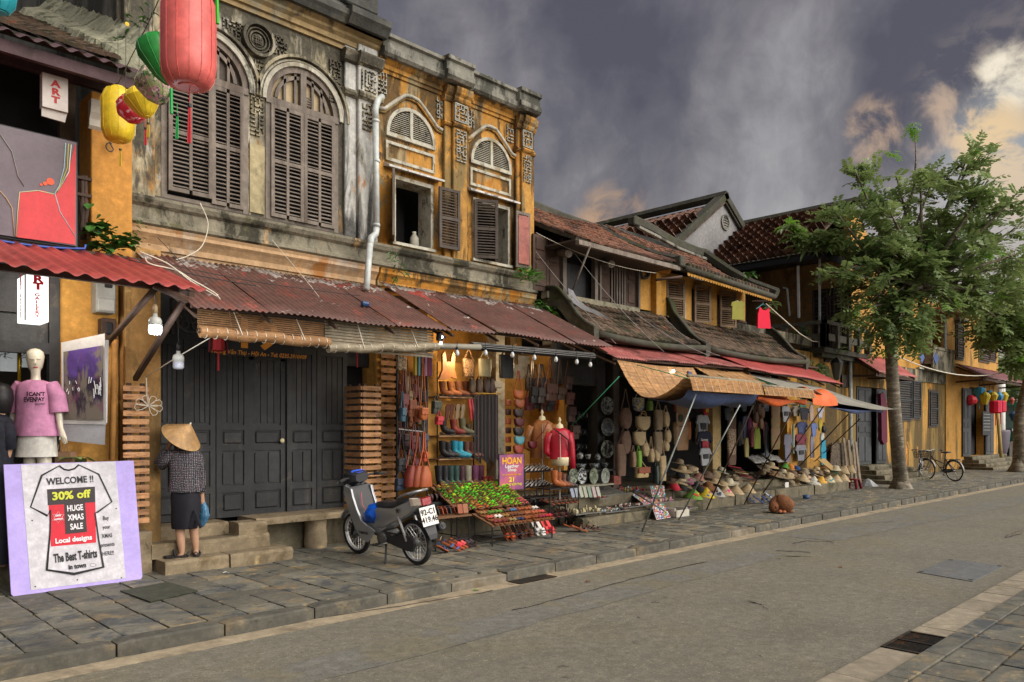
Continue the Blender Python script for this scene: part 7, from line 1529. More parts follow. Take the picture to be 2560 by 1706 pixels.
for k,(y,z,w_,h)in enumerate([(.90,.50,.06,.04),(.85,.55,.16,.10),(.74,.60,.19,.14),(.64,.61,.18,.13),(.56,.63,.10,.08)]):rings.append([XF_@Vector((w_*math.cos(t)*(1+rg.uniform(-.12,.12)),y+rg.uniform(-.02,.02),z+h*math.sin(t)*(1+rg.uniform(-.15,.15))))for t in[i*math.pi/7 for i in range(14)]])
MB().loft(rings).Bd('cloth',mat('blue_nylon',(.0,.09,.55),var=.15,scale=5,rh=.4,bz=.8,bq=7),rc,Sm=40)
tag(MB().Tu([XF_@Vector((-.05,.97,.86)),XF_@Vector((-.08,.93,.70)),XF_@Vector((-.04,.90,.62)),XF_@Vector((-.10,.88,.56))],.006,5).Bd('red_strap',Pt('#b8505a',.5),sc),None,None)
# ====== BICYCLES
def bicycle(origin,rz,label,mets):
 t=Tg('bicycle',origin,label,'bicycle','bicycles by the yellow wall'); xf=Matrix.Translation(origin)@Matrix.Rotation(rz,4,'Z')@Matrix.Rotation(R(-4),4,'X')
 FRM,SIL=mets
 def p(name,m,fn,par=None,sm=True):q=MB(); q.xf=xf; fn(q); return q.Bd(name,m,par or t,Sm=sm)
 c=lambda x,r,n=30:[(x+r*math.cos(a),0,.34+r*math.sin(a))for a in[2*math.pi*k/n for k in range(n+1)]]
 for nm,x in(('rear_wheel',0),('front_wheel',1.08)):
  w_=sub(nm,t); p('tyre',RUB,lambda q:q.Tu(c(x,.325),.018,6),w_); p('rim',SIL,lambda q:q.Tu(c(x,.30),.010,5),w_); p('hub',SIL,lambda q:q.Tu([(x,-.05,.34),(x,.05,.34)],.022,8),w_)
  for k in range(18):a=2*math.pi*k/18; p('spoke',SIL,lambda q:q.Tu([(x,.02*(-1)**k,.34),(x+.30*math.cos(a),0,.34+.30*math.sin(a))],.0025,3,caps=False),w_,False)
  p('mudguard',SIL,lambda q:q.Tu([(x+.355*math.cos(R(a)),0,.34+.355*math.sin(R(a)))for a in(range(20,200,12)if x==0 else range(40,175,12))],.022,6,rx=1.3))
 p('frame',FRM,lambda q:[q.Tu(P,.016,7)for P in([(.44,0,.30),(.86,0,.78)],[(.38,0,.56),(.88,0,.70)],[(.44,0,.30),(.30,0,.82)],[(.44,.05,.30),(0,.05,.34)],[(.44,-.05,.30),(0,-.05,.34)],[(0,.04,.34),(.33,0,.72)],[(0,-.04,.34),(.33,0,.72)],[(.87,0,.86),(.90,0,.66)])])
 p('fork',SIL,lambda q:[q.Tu([(.90,s*.04,.68),(.98,s*.05,.5),(1.08,s*.05,.34)],.012,6)for s in(-1,1)])
 p('handlebar',SIL,lambda q:q.Tu([(.70,-.28,.95),(.84,-.22,.98),(.93,-.08,.98),(.87,0,.95),(.93,.08,.98),(.84,.22,.98),(.70,.28,.95)],.012,7)); p('stem',SIL,lambda q:q.Tu([(.87,0,.84),(.86,0,.96)],.014,7))
 for s in(-1,1):p('grip',BLACK,lambda q:q.Tu([(.78,s*.25,.965),(.68,s*.29,.945)],.017,7))
 p('saddle',Pt('#2a3040',.5),lambda q:q.loft([[(x,-w_,.90),(x,-w_*.8,.94),(x,w_*.8,.94),(x,w_,.90)]for x,w_ in[(.46,.02),(.38,.04),(.28,.09),(.18,.10),(.14,.07)]])); p('seat_post',SIL,lambda q:q.Tu([(.30,0,.8),(.28,0,.9)],.014,6))
 p('chain_guard',FRM,lambda q:q.Pm([(-.03,.38),(.45,.38),(.52,.30),(.45,.24),(0,.30)],-.07,-.055)); p('crank',SIL,lambda q:[q.Tu([(.44,-.09,.30),(.52,-.09,.16)],.011,6),q.Tu([(.44,.09,.30),(.36,.09,.44)],.011,6),q.Tu([(.44,-.09,.30),(.44,.09,.30)],.02,8)])
 for(x,y,z)in((.52,-.13,.16),(.36,.13,.44)):p('pedal',RUB,lambda q:q.Cb(x-.04,x+.04,y-.04,y+.04,z-.012,z+.012))
 p('stand',SIL,lambda q:q.Tu([(.05,-.08,.33),(.03,-.14,.02)],.010,6)); p('carrier',SIL,lambda q:[q.Tu([(.22,s,.70),(-.28,s,.70),(-.28,-s,.70)],.008,5)for s in(-.07,.07)]+[q.Tu([(-.2,s,.7),(0,s,.34)],.007,5)for s in(-.07,.07)])
 def bask(q):
  for k in range(5):z_=.72+k*.055; r=.13+k*.012; q.Tu([(1.05+r*math.copysign(min(1,abs(math.cos(a))*1.3),math.cos(a)),r*1.2*math.copysign(min(1,abs(math.sin(a))*1.3),math.sin(a)),z_)for a in[2*math.pi*i/16 for i in range(17)]],.005,4)
  for i in range(20):a=2*math.pi*i/20; q.Tu([(1.05+.13*math.cos(a)*1.2,.156*math.sin(a)*1.2,.72),(1.05+.178*math.cos(a)*1.2,.21*math.sin(a)*1.2,.94)],.004,3)
 p('basket',BLACK,bask,None,False)
 return t
BK=(mat('bike_green',(.05,.055,.05),rh=.4,metal=.4),mat('bike_silver',(.35,.35,.34),rh=.35,metal=.7))
rw,fw_=Z_(2387,1204,.12),Z_(2330,1199.5,.12)
bicycle(Vector((rw.x,rw.y,.12)),math.atan2((fw_-rw).y,(fw_-rw).x),'old silver bicycle with a basket parked on the pavement, saddle to the right',BK)
bicycle(Vector((28.0,8.75,.12)),R(196),'older bicycle standing behind it against the steps',BK)
# ====== SHOP GOODS
def LM(h,rh=.5):return mat('leather_'+h.strip('#'),h,var=.14,scale=9,rh=rh,bz=.2,bq=30,obj=True)
def sup(hw,hd,n=14,e=.6):return[(hw*math.copysign(abs(math.cos(t))**e,math.cos(t)),hd*math.copysign(abs(math.sin(t))**e,math.sin(t)))for t in[2*math.pi*k/n for k in range(n)]]
def bag(px,py,w,h,Y,c,label,strap=40,style='box',group=None,c2=None,flap=True,tilt=0,d=.10,kind='bag',name='handbag',sw=.35):
 """px,py = top centre of the body in photo pixels; w,h in pixels"""
 p=onY(px,py,Y); dep=p.x*FX+p.y*FY; s=dep/CF; W_,H_=w*s*1.15/2,h*s
 t=Tg(name,p-UP*H_,label,kind,group); m=LM(c)if isinstance(c,str)else c
 prof={'box':[(.96,0),(1,.08),(1,.5),(.98,.92),(.94,1)],'tote':[(.82,0),(.88,.06),(.95,.5),(1,1)],'bucket':[(1,0),(1.02,.1),(.85,.6),(.45,.95),(.40,1)],'half':[(.25,0),(.62,.12),(.85,.3),(.96,.6),(1,1)],'round':[(.3,0),(.75,.12),(1,.45),(.95,.75),(.6,.95),(.4,1)],'pouch':[(.6,0),(.95,.15),(1,.5),(.9,.85),(.7,1)]}[style]
 R_=Matrix.Rotation(R(tilt),4,'Y'); q=MB(); q.xf=Matrix.Translation(p)@R_
 q.loft([[(x,y,-H_+H_*z)for x,y in sup(W_*k,d/2*(.7+.3*math.sin(math.pi*min(1,z+.15))))]for k,z in prof]); q.Bd('body',m,t,Sm=55)
 if flap and style in('box','pouch'):
  q=MB(); q.xf=Matrix.Translation(p)@R_; q.Cb(-W_*.97,W_*.97,-d/2-.012,-d/2+.01,-H_*.58,-.0,.008); q.box(-W_*.1,W_*.1,-d/2-.02,-d/2-.01,-H_*.66,-H_*.48); q.Bd('flap',m if not c2 else LM(c2),t)
 if style=='bucket':q=MB(); q.xf=Matrix.Translation(p)@R_; q.Lt([(W_*.46,-H_*.12),(W_*.5,-H_*.09),(W_*.46,-H_*.06)],12,sy=.6); q.Bd('drawcord',LM('#c9a86a'),t)
 if c2 and style=='half':q=MB(); q.xf=Matrix.Translation(p); q.Tu([(.09*math.cos(a),-.02,.02+.09*math.sin(a))for a in[R(18*k)for k in range(21)]],.012,6); q.Bd('ring_handle',LM(c2),t,True)
 if strap:
  k=strap*s; q=MB(); sp=sw*W_*2; q.xf=Matrix.Translation(p)
  q.Tu([(-W_*.85,0,-.03),(-sp*.5,0,k*.5),(-.012,0,k)],.008,4,rx=1.6); q.Tu([(W_*.85,0,-.03),(sp*.5,0,k*.5),(.012,0,k)],.008,4,rx=1.6); q.Bd('strap',m,t)
 return t
def pat(name,base,cols,sc=30):return mat(name,base,var=.1,scale=6,rh=.7,bz=.1,obj=True,Ly=[(c,sc*(1+.3*i),.49,.53,1)if i==0 else(c,sc*(1+.3*i),.54,.58,1)for i,c in enumerate(cols)])
LEO=pat('leopard','#8a6a48',['#1c140e'],45); ZIG=pat('patterned_cloth','#6a5548',['#c9b490','#3a1c1c'],40)
rk=Tg('bag_rack',onY(1030,1240,9.3),'black metal rack frame carrying the hanging handbags','rack')
q=MB(); a,b_,c,d_=onY(993,1240,9.3),onY(993,880,9.3),onY(1068,880,9.3),onY(1068,1240,9.3)
q.Tu([a,b_,c,d_],.014,6); q.Bd('frame',BLACK,rk)
q=MB(); q.Tu([onY(997,1073,9.2),onY(1058,1080,9.2)],.01,6); q.Bd('cross_bar',Pt('#8a8a8a',.4),rk)
for P in[(1003,892,26,34,9.25,ZIG,'patterned cloth bag hanging top left of the rack',12,'tote'),(1010,985,16,48,9.2,'#6a3030','long wine red strap bag in the upper part of the rack',60,'box'),(1018,940,14,40,9.3,'#a5886a','tan cloth shoulder bag behind the dark straps',40,'tote'),(1028,1000,20,42,9.2,'#7d4428','chestnut brown bag beneath the tan cloth bag',70,'box'),(1043,1015,18,40,9.2,'#8c4a2c','reddish brown bag left of the orange saddle bag',80,'box'),(1006,1020,12,34,9.15,'#3a5a6a','small steel blue bag at the rack edge',40,'box'),(1015,1085,20,30,9.2,'#2a1618','dark maroon purse under the rack bar',30,'box'),(1034,1090,18,32,9.2,'#4a1c20','burgundy purse beside the dark maroon one',30,'box'),(1062,1085,12,32,9.2,'#3c3a48','slate blue slim bag at the rack right side',60,'box'),(1003,1145,26,34,9.1,'#1a1a1e','black bag with long straps low on the rack',70,'box'),(1000,1196,26,30,9.1,'#1f2a3c','navy cloth bag at the bottom of the rack',30,'box'),(1061,1130,12,24,9.15,'#b0482c','small bright orange red purse behind the bucket bags',40,'box'),(1058,1020,20,30,9.05,'#a8592a','orange tan saddle bag on a long strap',110,'pouch'),(1090,1003,22,32,9.3,'#3c4238','olive grey boxy handbag on the ochre pillar',14,'box'),(1097,1042,18,20,9.25,'#b8323c','small coral red purse under the olive handbag',14,'box')]:
 bag(*P[:7],strap=P[7],style=P[8])
for k,(px,c,lab)in enumerate([(1028,'#7a3024','wine brown leather bucket bag, left of the bundle'),(1044,'#8c4024','chestnut leather bucket bag in the middle of the bundle'),(1060,'#a0522c','orange tan leather bucket bag, right of the bundle')]):
 bag(px,1165,34,52,9.0-.05*k,c,lab,strap=86,style='bucket',group='bucket bags hanging in a bundle',sw=.2,d=.2)
st=Tg('striped_tote',onY(1060,940,9.1),'striped tote in blue, orange, pink and grey under the blind','bag')
for k,c in enumerate(['#b8a03c','#2a2a30','#6fa8b0','#4a443c','#b0583c','#4a443c','#b87ab0','#4a443c','#8a2c3c','#5a3c6c']):
 a,b_=onY(1036+k*4.2,885,9.1),onY(1040.5+k*4.2,940,9.1); Pc('stripe',Pt(c,.8),a.x,b_.x,9.08,9.13,onY(1058,940,9.1).z,onY(1058,885,9.1).z,st)
MB().Tu([onY(1048,886,9.1),onY(1052,868,9.1),onY(1062,868,9.1),onY(1066,886,9.1)],.008,5).Bd('handle',BLACK,st)
sh=Tg('boot_shelf',onY(1135,1225,9.5),'black metal shelf rack of boots inside the leather shop','shelf')
for py in(993,1089,1146,1223):
 a,b_=onY(1090,py,9.5),onY(1186,py,9.5); zz=onY(1138,py,9.5).z; MB().box(a.x,b_.x+(.35 if py>1200 else 0),9.42,9.7,zz-.02,zz).Bd('shelf_board',Pt('#8a6a4a',.6),sh)
for px in(1093,1184):MB().Tu([onY(px,1260,9.7),onY(px,905,9.7)],.012,5).Bd('upright',BLACK,sh)
MB().box(xY(1093,9.75),xY(1200,9.75),9.75,9.77,.9,2.9).Bd('slat_board',YIN,sh)
def boot(px,py,h,Y,c,label,tall=.45,yaw=-35,toe='#1c1512',group='boots on the shelf rack',cat='boot',lean=0):
 p=onY(px,py,Y); dep=p.x*FX+p.y*FY; H_=h*dep/CF; t=Tg('boot',p,label,cat,group); s=min(1.0,H_/.26)if H_<.3 else 1.05
 xf=Matrix.Translation(p)@Matrix.Rotation(R(yaw),4,'Z')@Matrix.Rotation(R(lean),4,'Y'); q=MB(); q.xf=xf
 ell=lambda cx,cz,a,b2,tl=0:[(cx+a*math.cos(u),b2*math.sin(u),cz+tl*a*math.cos(u))for u in[2*math.pi*k/12 for k in range(12)]]
 q.loft([ell(.19*s,.035*s,.012,.012,1.6),ell(.15*s,.045*s,.035*s,.034*s,.9),ell(.09*s,.06*s,.05*s,.042*s,.8),ell(.03*s,.085*s,.058*s,.040*s,.45),ell(0,.13*s,.048*s,.040*s,.1),ell(0,max(.17*s,H_*.6),.055*s,.05*s),ell(-.005,H_,.062*s,.056*s)],caps=False); q.Bd('upper',LM(c),t,Sm=60)
 q=MB(); q.xf=xf; q.Pm([(-.05*s,-.03*s),(.03*s,-.036*s),(.12*s,-.042*s),(.20*s,-.012),(.20*s,.012),(.12*s,.042*s),(.03*s,.036*s),(-.05*s,.03*s)],.0,.018,'z'); q.box(-.055*s,.0,-.03*s,.03*s,0,.045*s); q.Bd('sole',LM(toe),t); return t
for k,(px,c)in enumerate([(1106,'#9a5a30'),(1126,'#a3623a'),(1146,'#7d4c34'),(1164,'#8a4f2c')]):boot(px,992,38,9.5,c,['orange brown ankle boot, leftmost on the top boot shelf','light brown ankle boot, second on the top boot shelf','dull brown suede ankle boot on the top shelf','narrow brown ankle boot, rightmost on the top shelf'][k])
for k,(px,c,h)in enumerate([(1108,'#1a1718',40),(1134,'#7c3028',40),(1156,'#5c5a44',42),(1172,'#4a4030',28)]):boot(px,1088,h,9.5,c,['black boot at the left of the second shelf','brick red boot on the second shelf','olive boot on the second shelf','low khaki boot at the right of the second shelf'][k])
for k,(px,c,h)in enumerate([(1106,'#19181a',44),(1120,'#22201f',40),(1136,'#1f7c94',44),(1149,'#2a93a8',42),(1166,'#5c382c',42),(1179,'#6a3f34',40)]):boot(px,1146,h,9.5,c,['black cowboy boot, leftmost on the third shelf','black cowboy boot beside the leftmost on the third shelf','teal cowboy boot, left of its pair','teal cowboy boot, right of its pair','brown boot left of its pair on the third shelf','brown boot right of its pair on the third shelf'][k])
for k,(px,c)in enumerate([(1097,'#17171a'),(1112,'#1b1b1e'),(1126,'#1c3430'),(1140,'#203c36'),(1154,'#40202a'),(1170,'#8a8674'),(1188,'#6c3a58'),(1202,'#5a3040')]):
 boot(px,1222,58,9.35,c,['tall black boot with pale stitching, first of the bottom row','tall black stitched boot, second of the bottom row','tall dark green boot, left of its pair','tall dark green boot, right of its pair','tall burgundy boot between green and cream ones','tall cream snakeskin boot','tall plum purple boot beside the cream one','tall dark plum boot at the right of the bottom row'][k],group='tall boots in the bottom row')
for k,px in enumerate([1214,1226]):boot(px,1222,30,9.25,'#a83440',['short crimson boot, left of its pair','short crimson boot, right of its pair'][k])
def Sd(p,yaw,c,sole='#6a3c22',pitch=0,label=None,group=None,name='sandal',s=1.0,style='slide',roll=0):
 m1,m2=LM(sole),LM(c); key=(sole,c,style)
 if key not in _sd:
  q=MB(); out=[(-.12,-.028),(-.06,-.032),(.02,-.030),(.08,-.042),(.115,-.030),(.13,0),(.115,.034),(.08,.042),(.02,.034),(-.06,.032),(-.12,.028),(-.132,0)]
  q.Pm(out,0,.014,'z',0)
  if style=='slide':P=[(x,y,z)for x,y,z in[(.05,-.042,.01),(.05,-.030,.045),(.05,0,.060),(.05,.030,.045),(.05,.042,.01)]]; q.loft([[(x-.032,y,z),(x+.034,y*.96,z*.86),(x+.034,y*.96,z*.86-.004),(x-.032,y,z-.005)]for x,y,z in P],m=1)
  else:
   for dx,dy in((.075,0),(.0,0)):q.loft([[(x-.010,y,z),(x+.012,y,z),(x+.012,y,z-.004),(x-.010,y,z-.004)]for x,y,z in[(dx,-.04,.01),(dx+.008,-.02,.042),(dx,.02,.042),(dx-.008,.04,.01)]],m=1)
   q.loft([[(-.10,y-.0,z),(-.10,y,z+.012),(-.104,y,z+.012),(-.104,y,z)]for y,z in[(-.03,.02),(0,.05),(.03,.02)]],m=1)
  me=bpy.data.meshes.new('sandal'); me.from_pydata(q.v,[],q.f); me.materials.append(m1); me.materials.append(m2); me.polygons.foreach_set('material_index',q.m); _sd[key]=me
 o=bpy.data.objects.new(name,_sd[key]); o.location=p; o.rotation_euler=(R(roll),R(-pitch),R(yaw)); o.scale=(s,)*3; COL.objects.link(o); ORG[o.name]=Vector(p)
 return tag(o,label,'sandal',group)
_sd={}
for k,px in enumerate([1119,1130]):Sd(onY(px,1030,9.45),-90,'#d8d4cc','#5a3226',78,['white banded slide hanging on the shelf board, left one','white banded slide hanging on the shelf board, right one'][k],'hanging slides')
for k,px in enumerate([1144,1157]):Sd(onY(px,1030,9.45),-90,'#4a3a2c','#8a7a64',78,['brown patterned sandal hanging beside the white slides','narrow brown sandal hanging before the red straps'][k],'hanging slides')
for k,(px,c)in enumerate([(1177,'#a8282c'),(1184,'#8a2030')]):
 tag(MB().loft([[(p.x-.02,p.y,p.z),(p.x+.02,p.y,p.z),(p.x+.02,p.y+.02,p.z),(p.x-.02,p.y+.02,p.z)]for p in(onY(px-3,998,9.4),onY(px,1025,9.38),onY(px+2,1050,9.4))]).Bd('leather_strap',LM(c)),['bright red leather strap hanging at the shelf end','crimson leather strap hanging right of the red one'][k],'strap')
tag(MB().Pm([(p.x,p.z)for p in[onY(*a,9.3)for a in[(1107,885),(1113,878),(1117,905),(1127,905),(1133,880),(1138,886),(1137,925),(1143,948),(1128,943),(1112,950),(1098,948),(1107,925)]]],9.3,9.34).Bd('leather_apron',LM('#a0693c')),'tan leather apron hanging from the rail near the spot lamp','apron')
bag(1172,898,34,44,9.3,LEO,'leopard print tote hanging from the awning rail',26,'tote'); bag(1212,898,36,44,9.25,'#8a8468','pale khaki tote hanging beside the leopard one',24,'tote'); bag(1266,888,44,58,9.1,'#17181a','large flat black tote hanging under the bulbs',14,'tote')
for k,(px,c)in enumerate([(1180,'#5a4a3a'),(1198,'#4f3d30'),(1216,'#3a2a22'),(1228,'#402c26')]):bag(px,948,18,34,9.4,c,['taupe suede pouch above the belts, leftmost','brown suede pouch above the belts','dark pouch above the belts','dark brown pouch by the card reader'][k],8,'pouch',flap=False)
tag(Bx('electric_case',1218,1256,953,970,9.6,.1,Pt('#8f8d84',.5)),'pale electrical switch box on the wall above the belts','switch box')
bl_=Tg('belt_rail',onY(1215,985,9.4),'brass rail above the curtain of hanging belts','rail'); MB().Tu([onY(1186,983,9.4),onY(1252,985,9.4)],.012,6).Bd('rail',Pt('#b08a3c',.3,metal=.7),bl_)
for k in range(20):
 px=1187+k*3.0; c=['#141315','#1b1719','#241a18','#3a2220','#141315'][k%5]; a,b_=onY(px,988,9.38+(k%3)*.03),onY(px,1145+(k*37%17),9.38+(k%3)*.03)
 o=tag(Pc('belt',LM(c),a.x-.014,a.x+.014,a.y,a.y+.008,b_.z,a.z),'dark leather belt in the hanging curtain of belts','belt','belts hanging in a curtain')
for k,(py,c,lab)in enumerate([(985,'#a8592c','orange tan belt bag at the top of the column'),(1008,'#8a4a2c','brown belt bag below the orange one'),(1032,'#2a1a1a','black brown belt bag, third in the column'),(1055,'#4a1820','burgundy belt bag, fourth in the column'),(1078,'#151517','black belt bag above the turquoise one'),(1100,'#4f8c98','turquoise belt bag in the column'),(1123,'#8a3c2c','rust belt bag below the turquoise one'),(1143,'#7a2c30','wine belt bag at the bottom of the column')]):
 bag(1296+(k%2)*2,py-8,30,20,9.2-.01*k,c,lab,12 if k else 50,'half','belt bags in a column',flap=False,d=.09)
for k in range(6):a=onY(1271,1010+k*22,9.3); tag(Bx('wallet',1266,1279,1000+k*23,1015+k*23,9.28,.03,LM(['#8a4426','#3a2420'][k%2])),['orange brown wallet hanging at the top of the wallet strip','dark brown wallet, second down the strip','orange brown wallet, third down the strip','dark brown wallet, fourth down the strip','orange brown wallet, fifth down the strip','dark wallet at the bottom of the strip'][k],'wallet','wallets on a hanging strip')
for P in[(1332,968,20,40,'#1a1818','black messenger bag, leftmost of the hanging row',70),(1350,970,22,38,'#3c3430','charcoal suede messenger bag beside the black one',60),(1376,960,36,42,'#4f352c','large dark brown messenger satchel in the row',66),(1400,970,24,30,'#4a3a30','brown camera bag right of the large satchel',70),(1420,942,22,32,'#4a362e','brown pouch bag at the top of the right column',40),(1423,982,24,30,'#5a3830','reddish brown bag, second in the right column',20),(1427,1017,24,38,'#3c2420','dark bag with a small tag, third in the right column',14),(1436,1064,26,34,'#453026','brown bag at the bottom of the right column',18)]:
 bag(P[0],P[1],P[2],P[3],9.2,P[4],P[5],P[6],'box','messenger bags')
def bust(px,py_neck,D_,c,label,hemw,rows,sl,base=True,cc='jacket'):
 t=Tg('jacket_bust',onD(px,1250,D_),label,'mannequin','jacket busts'); s=D_/CF
 MB().Lt([(.075,-.10),(.07,-.02),(.055,.04),(.02,.06),(.018,.09),(.03,.11),(.012,.16),(0,.17)],12,tuple(onD(px,py_neck,D_))).Bd('neck_cap',Pt('#cfc3a0',.5),t,True)
 Gm('jacket',D_,rows,LM(c,.4),t,22,.03)
 for P in sl:MB().Tu([onD(a,b_,D_-.02)for a,b_ in P],[.075,.068,.058,.048],10).Bd('sleeve',LM(c,.4),t,True)
 MB().Tu([onD(px+1,py_neck+12,D_-.145),onD(px+2,rows[-1][1],D_-.155)],.006,4).Bd('zip',Pt('#b8b0a4',.4),t)
 if base:MB().Lt([(.14,0),(.15,.10),(.15,.14)],14,tuple(onD(px+2,rows[-1][1]+16,D_))).Bd('form',Pt('#cfc3a0',.6),t,True)
 MB().Tu([onD(px,rows[-1][1],D_),onD(px,1260,D_)],.015,6).Bd('stand',Pt('#9a9890',.4),t); return t
bust(1355,1048,13.3,'#9a6438','tan leather jacket on a bust with a small wine red bag',0,[(1355,1050,14,.06),(1356,1060,27,.11),(1357,1075,31,.14),(1356,1110,30,.14),(1352,1145,28,.15)],[[(1330,1066),(1318,1095),(1316,1118),(1330,1125)],[(1380,1066),(1392,1080),(1398,1100),(1398,1120)]],base=False)
bust(1399,1068,12.9,'#a3172c','red leather jacket on a bust with a black cross strap',0,[(1400,1070,12,.06),(1400,1078,25,.11),(1400,1092,28,.14),(1400,1120,25,.13),(1397,1148,24,.14)],[[(1377,1083),(1368,1105),(1366,1130),(1376,1138)],[(1422,1083),(1427,1110),(1430,1140),(1432,1172)]])
bag(1331,1104,26,18,9.0,'#5a1820','small wine red cross body bag on the tan jacket',0,'half',flap=False); MB2=MB(); MB2.Tu([onD(1340,1100,13.05),onD(1358,1080,13.05),onD(1370,1056,13.1)],.012,5); tag(MB2.Bd('bag_strap',LM('#7a3028')),'wine strap running across the tan jacket','strap')
tag(MB().Tu([onD(1384,1072,12.75),onD(1400,1084,12.7),onD(1420,1100,12.74),onD(1423,1130,12.8)],.012,5).Bd('cross_strap',BLACK),'black cross body strap over the red jacket','strap')
hs=Tg('shop_sign',onY(1280,1226,8.85),'mauve HOAN leather shop board standing behind the green sandals','sign')
a,b_=onY(1248,1136,8.85),onY(1310,1226,8.85); zt,zb=onY(1279,1136,8.85).z,onY(1279,1226,8.85).z
MB().box(a.x,b_.x,8.85,8.87,zb,zt).Bd('board',mat('mauve_print','#8a4a78',var=.25,scale=3,rh=.5,bz=0,bq=0,Ly=[('#b0566a',2,.5,.6,1)]),hs)
q=MB(); q.Tu([(a.x,8.855,zb),(a.x,8.855,zt),(b_.x,8.855,zt),(b_.x,8.855,zb),(a.x,8.855,zb)],.012,4); q.Bd('frame',BLACK,hs)
YL=Pt('#e6a81c',.5); YL2=Pt('#ddd23c',.5); wd=(b_.x-a.x)
for s,py,sz,m,sx,bo in[('HOAN',1153,.15,YL,1.0,.004),('Leather',1166,.075,WHITE,1.35,.0015),('Shop',1175,.075,WHITE,1.35,.0015),('From Hoi An with love',1187,.045,YL,1.0,.0004),('21',1199.5,.10,YL2,1.35,.003),('HOÀNG VĂN THỤ',1212,.052,YL2,1.05,.001)]:text(s,sz,m,((a.x+b_.x)/2,8.846,onY(1279,py,8.85).z),hs,bold=bo,sx=sx)
def table(name,label,x0,x1,y0,y1,z0,z1,m=None,cat='table',legs=True,tiers=1):
 t=Tg(name,((x0+x1)/2,y0,.12),label,cat)
 q=MB(); q.Pm([(y0,z0-.02),(y0,z0),(y1,z1),(y1,z1-.02)],x0,x1,'x'); q.Bd('board',m or Pt('#6a4a30',.7),t)
 if legs:
  for x_,y_,z_ in((x0+.03,y0+.03,z0),(x1-.03,y0+.03,z0),(x0+.03,y1-.03,z1),(x1-.03,y1-.03,z1)):MB().Tu([(x_,y_,.12 if y_<9 else .4),(x_,y_,z_-.02)],.012,5).Bd('leg',BLACK,t)
  q=MB(); q.Tu([(x0+.03,y0+.03,.25),(x1-.03,y0+.03,.25)],.009,4); q.Tu([(x0+.03,y0+.03,.25),(x0+.03,y1-.03,.25)],.009,4); q.Bd('brace',BLACK,t)
 return t
table('sandal_table','sloping board table crowded with lime green strapped sandals',7.15,8.65,8.40,9.0,.63,.93)
rg=random.Random(21); GC=['#4fb81c','#5cd02a','#9ab828','#3c5a1c','#4a9a20','#8a6a2c']
row=0
for j in range(8):
 for k in range(17):
  f=j/7.5; x_=7.21+k*.086+rg.uniform(-.02,.02)+(.05 if j%2 else 0); y_=8.45+f*.55; z_=.645+f*.30
  if j<2 and k<3:c,grp,lab=rg.choice(['#7a4a2c','#5a3c2a']),'plain brown sandals at the green table edge','plain brown leather sandal at the lower left of the green table'
  elif j<2 and k>14:c,grp,lab='#c84a5c','pink sandals at the green table edge','bright pink sandal at the right end of the green table'
  elif j==0 and 4<=k<=6:c,grp,lab='#c8642c','orange sandals at the green table front','orange strapped sandal at the front of the green table'
  else:c,grp,lab=rg.choice(GC),'lime strapped sandals on the sloping table','lime green strapped sandal in the crowded rows of the sloping table'
  if x_<8.62:Sd((x_,y_,z_),-90+rg.uniform(-25,15),c,rg.choice(['#5a3420','#6a4428','#3c2a1c']),-24,lab,grp,style='strap' if rg.random()<.75 else 'slide',s=.78)
table('sandal_table','low tilted board table with leather sandals in many colours',7.40,8.72,7.92,8.36,.42,.56)
cols=[['#7a3434','#6a2c28','#8a7a50','#2a3456','#8a4a24','#7a3c20','#8a2c3c','#b82c40'],['#b8524a','#d8d4cc','#8a6a3c','#5a3424','#6a4430','#9a5a3c','#a85c3c','#b8524a'],['#8a6c40','#4a7a2c','#5a8a34','#4c3a30','#3c6c98','#8a4a2c','#9a5634','#c8c4bc']]
nm={'#7a3434':'maroon','#6a2c28':'dark red','#8a7a50':'khaki','#2a3456':'navy','#8a4a24':'orange brown','#7a3c20':'chestnut','#8a2c3c':'wine red','#b82c40':'crimson','#b8524a':'coral','#d8d4cc':'white','#8a6a3c':'mustard','#5a3424':'dark brown','#6a4430':'brown','#9a5a3c':'tan','#a85c3c':'light tan','#8a6c40':'sand coloured','#4a7a2c':'green','#5a8a34':'leaf green','#4c3a30':'black brown','#3c6c98':'sky blue','#8a4a2c':'russet','#9a5634':'caramel','#c8c4bc':'pale grey'}
for j in range(3):
 for k in range(8):
  for s in(0,1):
   x_=7.50+k*.155+s*.062; y_=7.99+j*.15; z_=.455+j*.048
   Sd((x_,y_,z_),-95+rg.uniform(-12,12),cols[j][k],'#7a4a2c',-16,f"{nm[cols[j][k]]} leather slide of the pair in the {['front', 'middle', 'back'][j]} row of the low tilted table",f'{nm[cols[j][k]]} pair, {["front", "middle", "back"][j]} row',s=.92)
FLc=[('#c8501c','bright orange','#6a3a22'),('#4a2a26','dark maroon','#4a2c24'),('#7a4426','woven tan','#5a3420'),('#d2d0cc','white','#c9c4bc'),('#c8242c','bright red','#c83a38')]
for k,(c,n_,sl_)in enumerate(FLc):
 for s in(0,1):
  p=Z_(1272+k*23+s*13+(6 if k>2 else 0),1352-k*4.5,.12); Sd(p+Vector((0,.08,.095)),-92+s*3,c,sl_,-52,f'{n_} slide of the pair propped upright on the pavement',f'{n_} pair propped on the pavement',s=1.12)
table('wallet_table','small black legged table with rows of leather wallets',6.55,7.22,8.15,8.6,.58,.60)
for k in range(16):c=['#7a3c26','#6a3424','#8a4a2c','#2a3438','#22303c','#1f3f5c','#8a4426','#a05a34'][(k*3+k//5)%8]; x_=6.62+(k%8)*.072; y_=8.25+(k//8)*.2; tag(Pc('wallet',LM(c),x_,x_+.018,y_,y_+.10,.602,.69,rot=(0,R(-18),0)),'leather wallet standing in the tight rows of the small table','wallet','wallets on the small table')
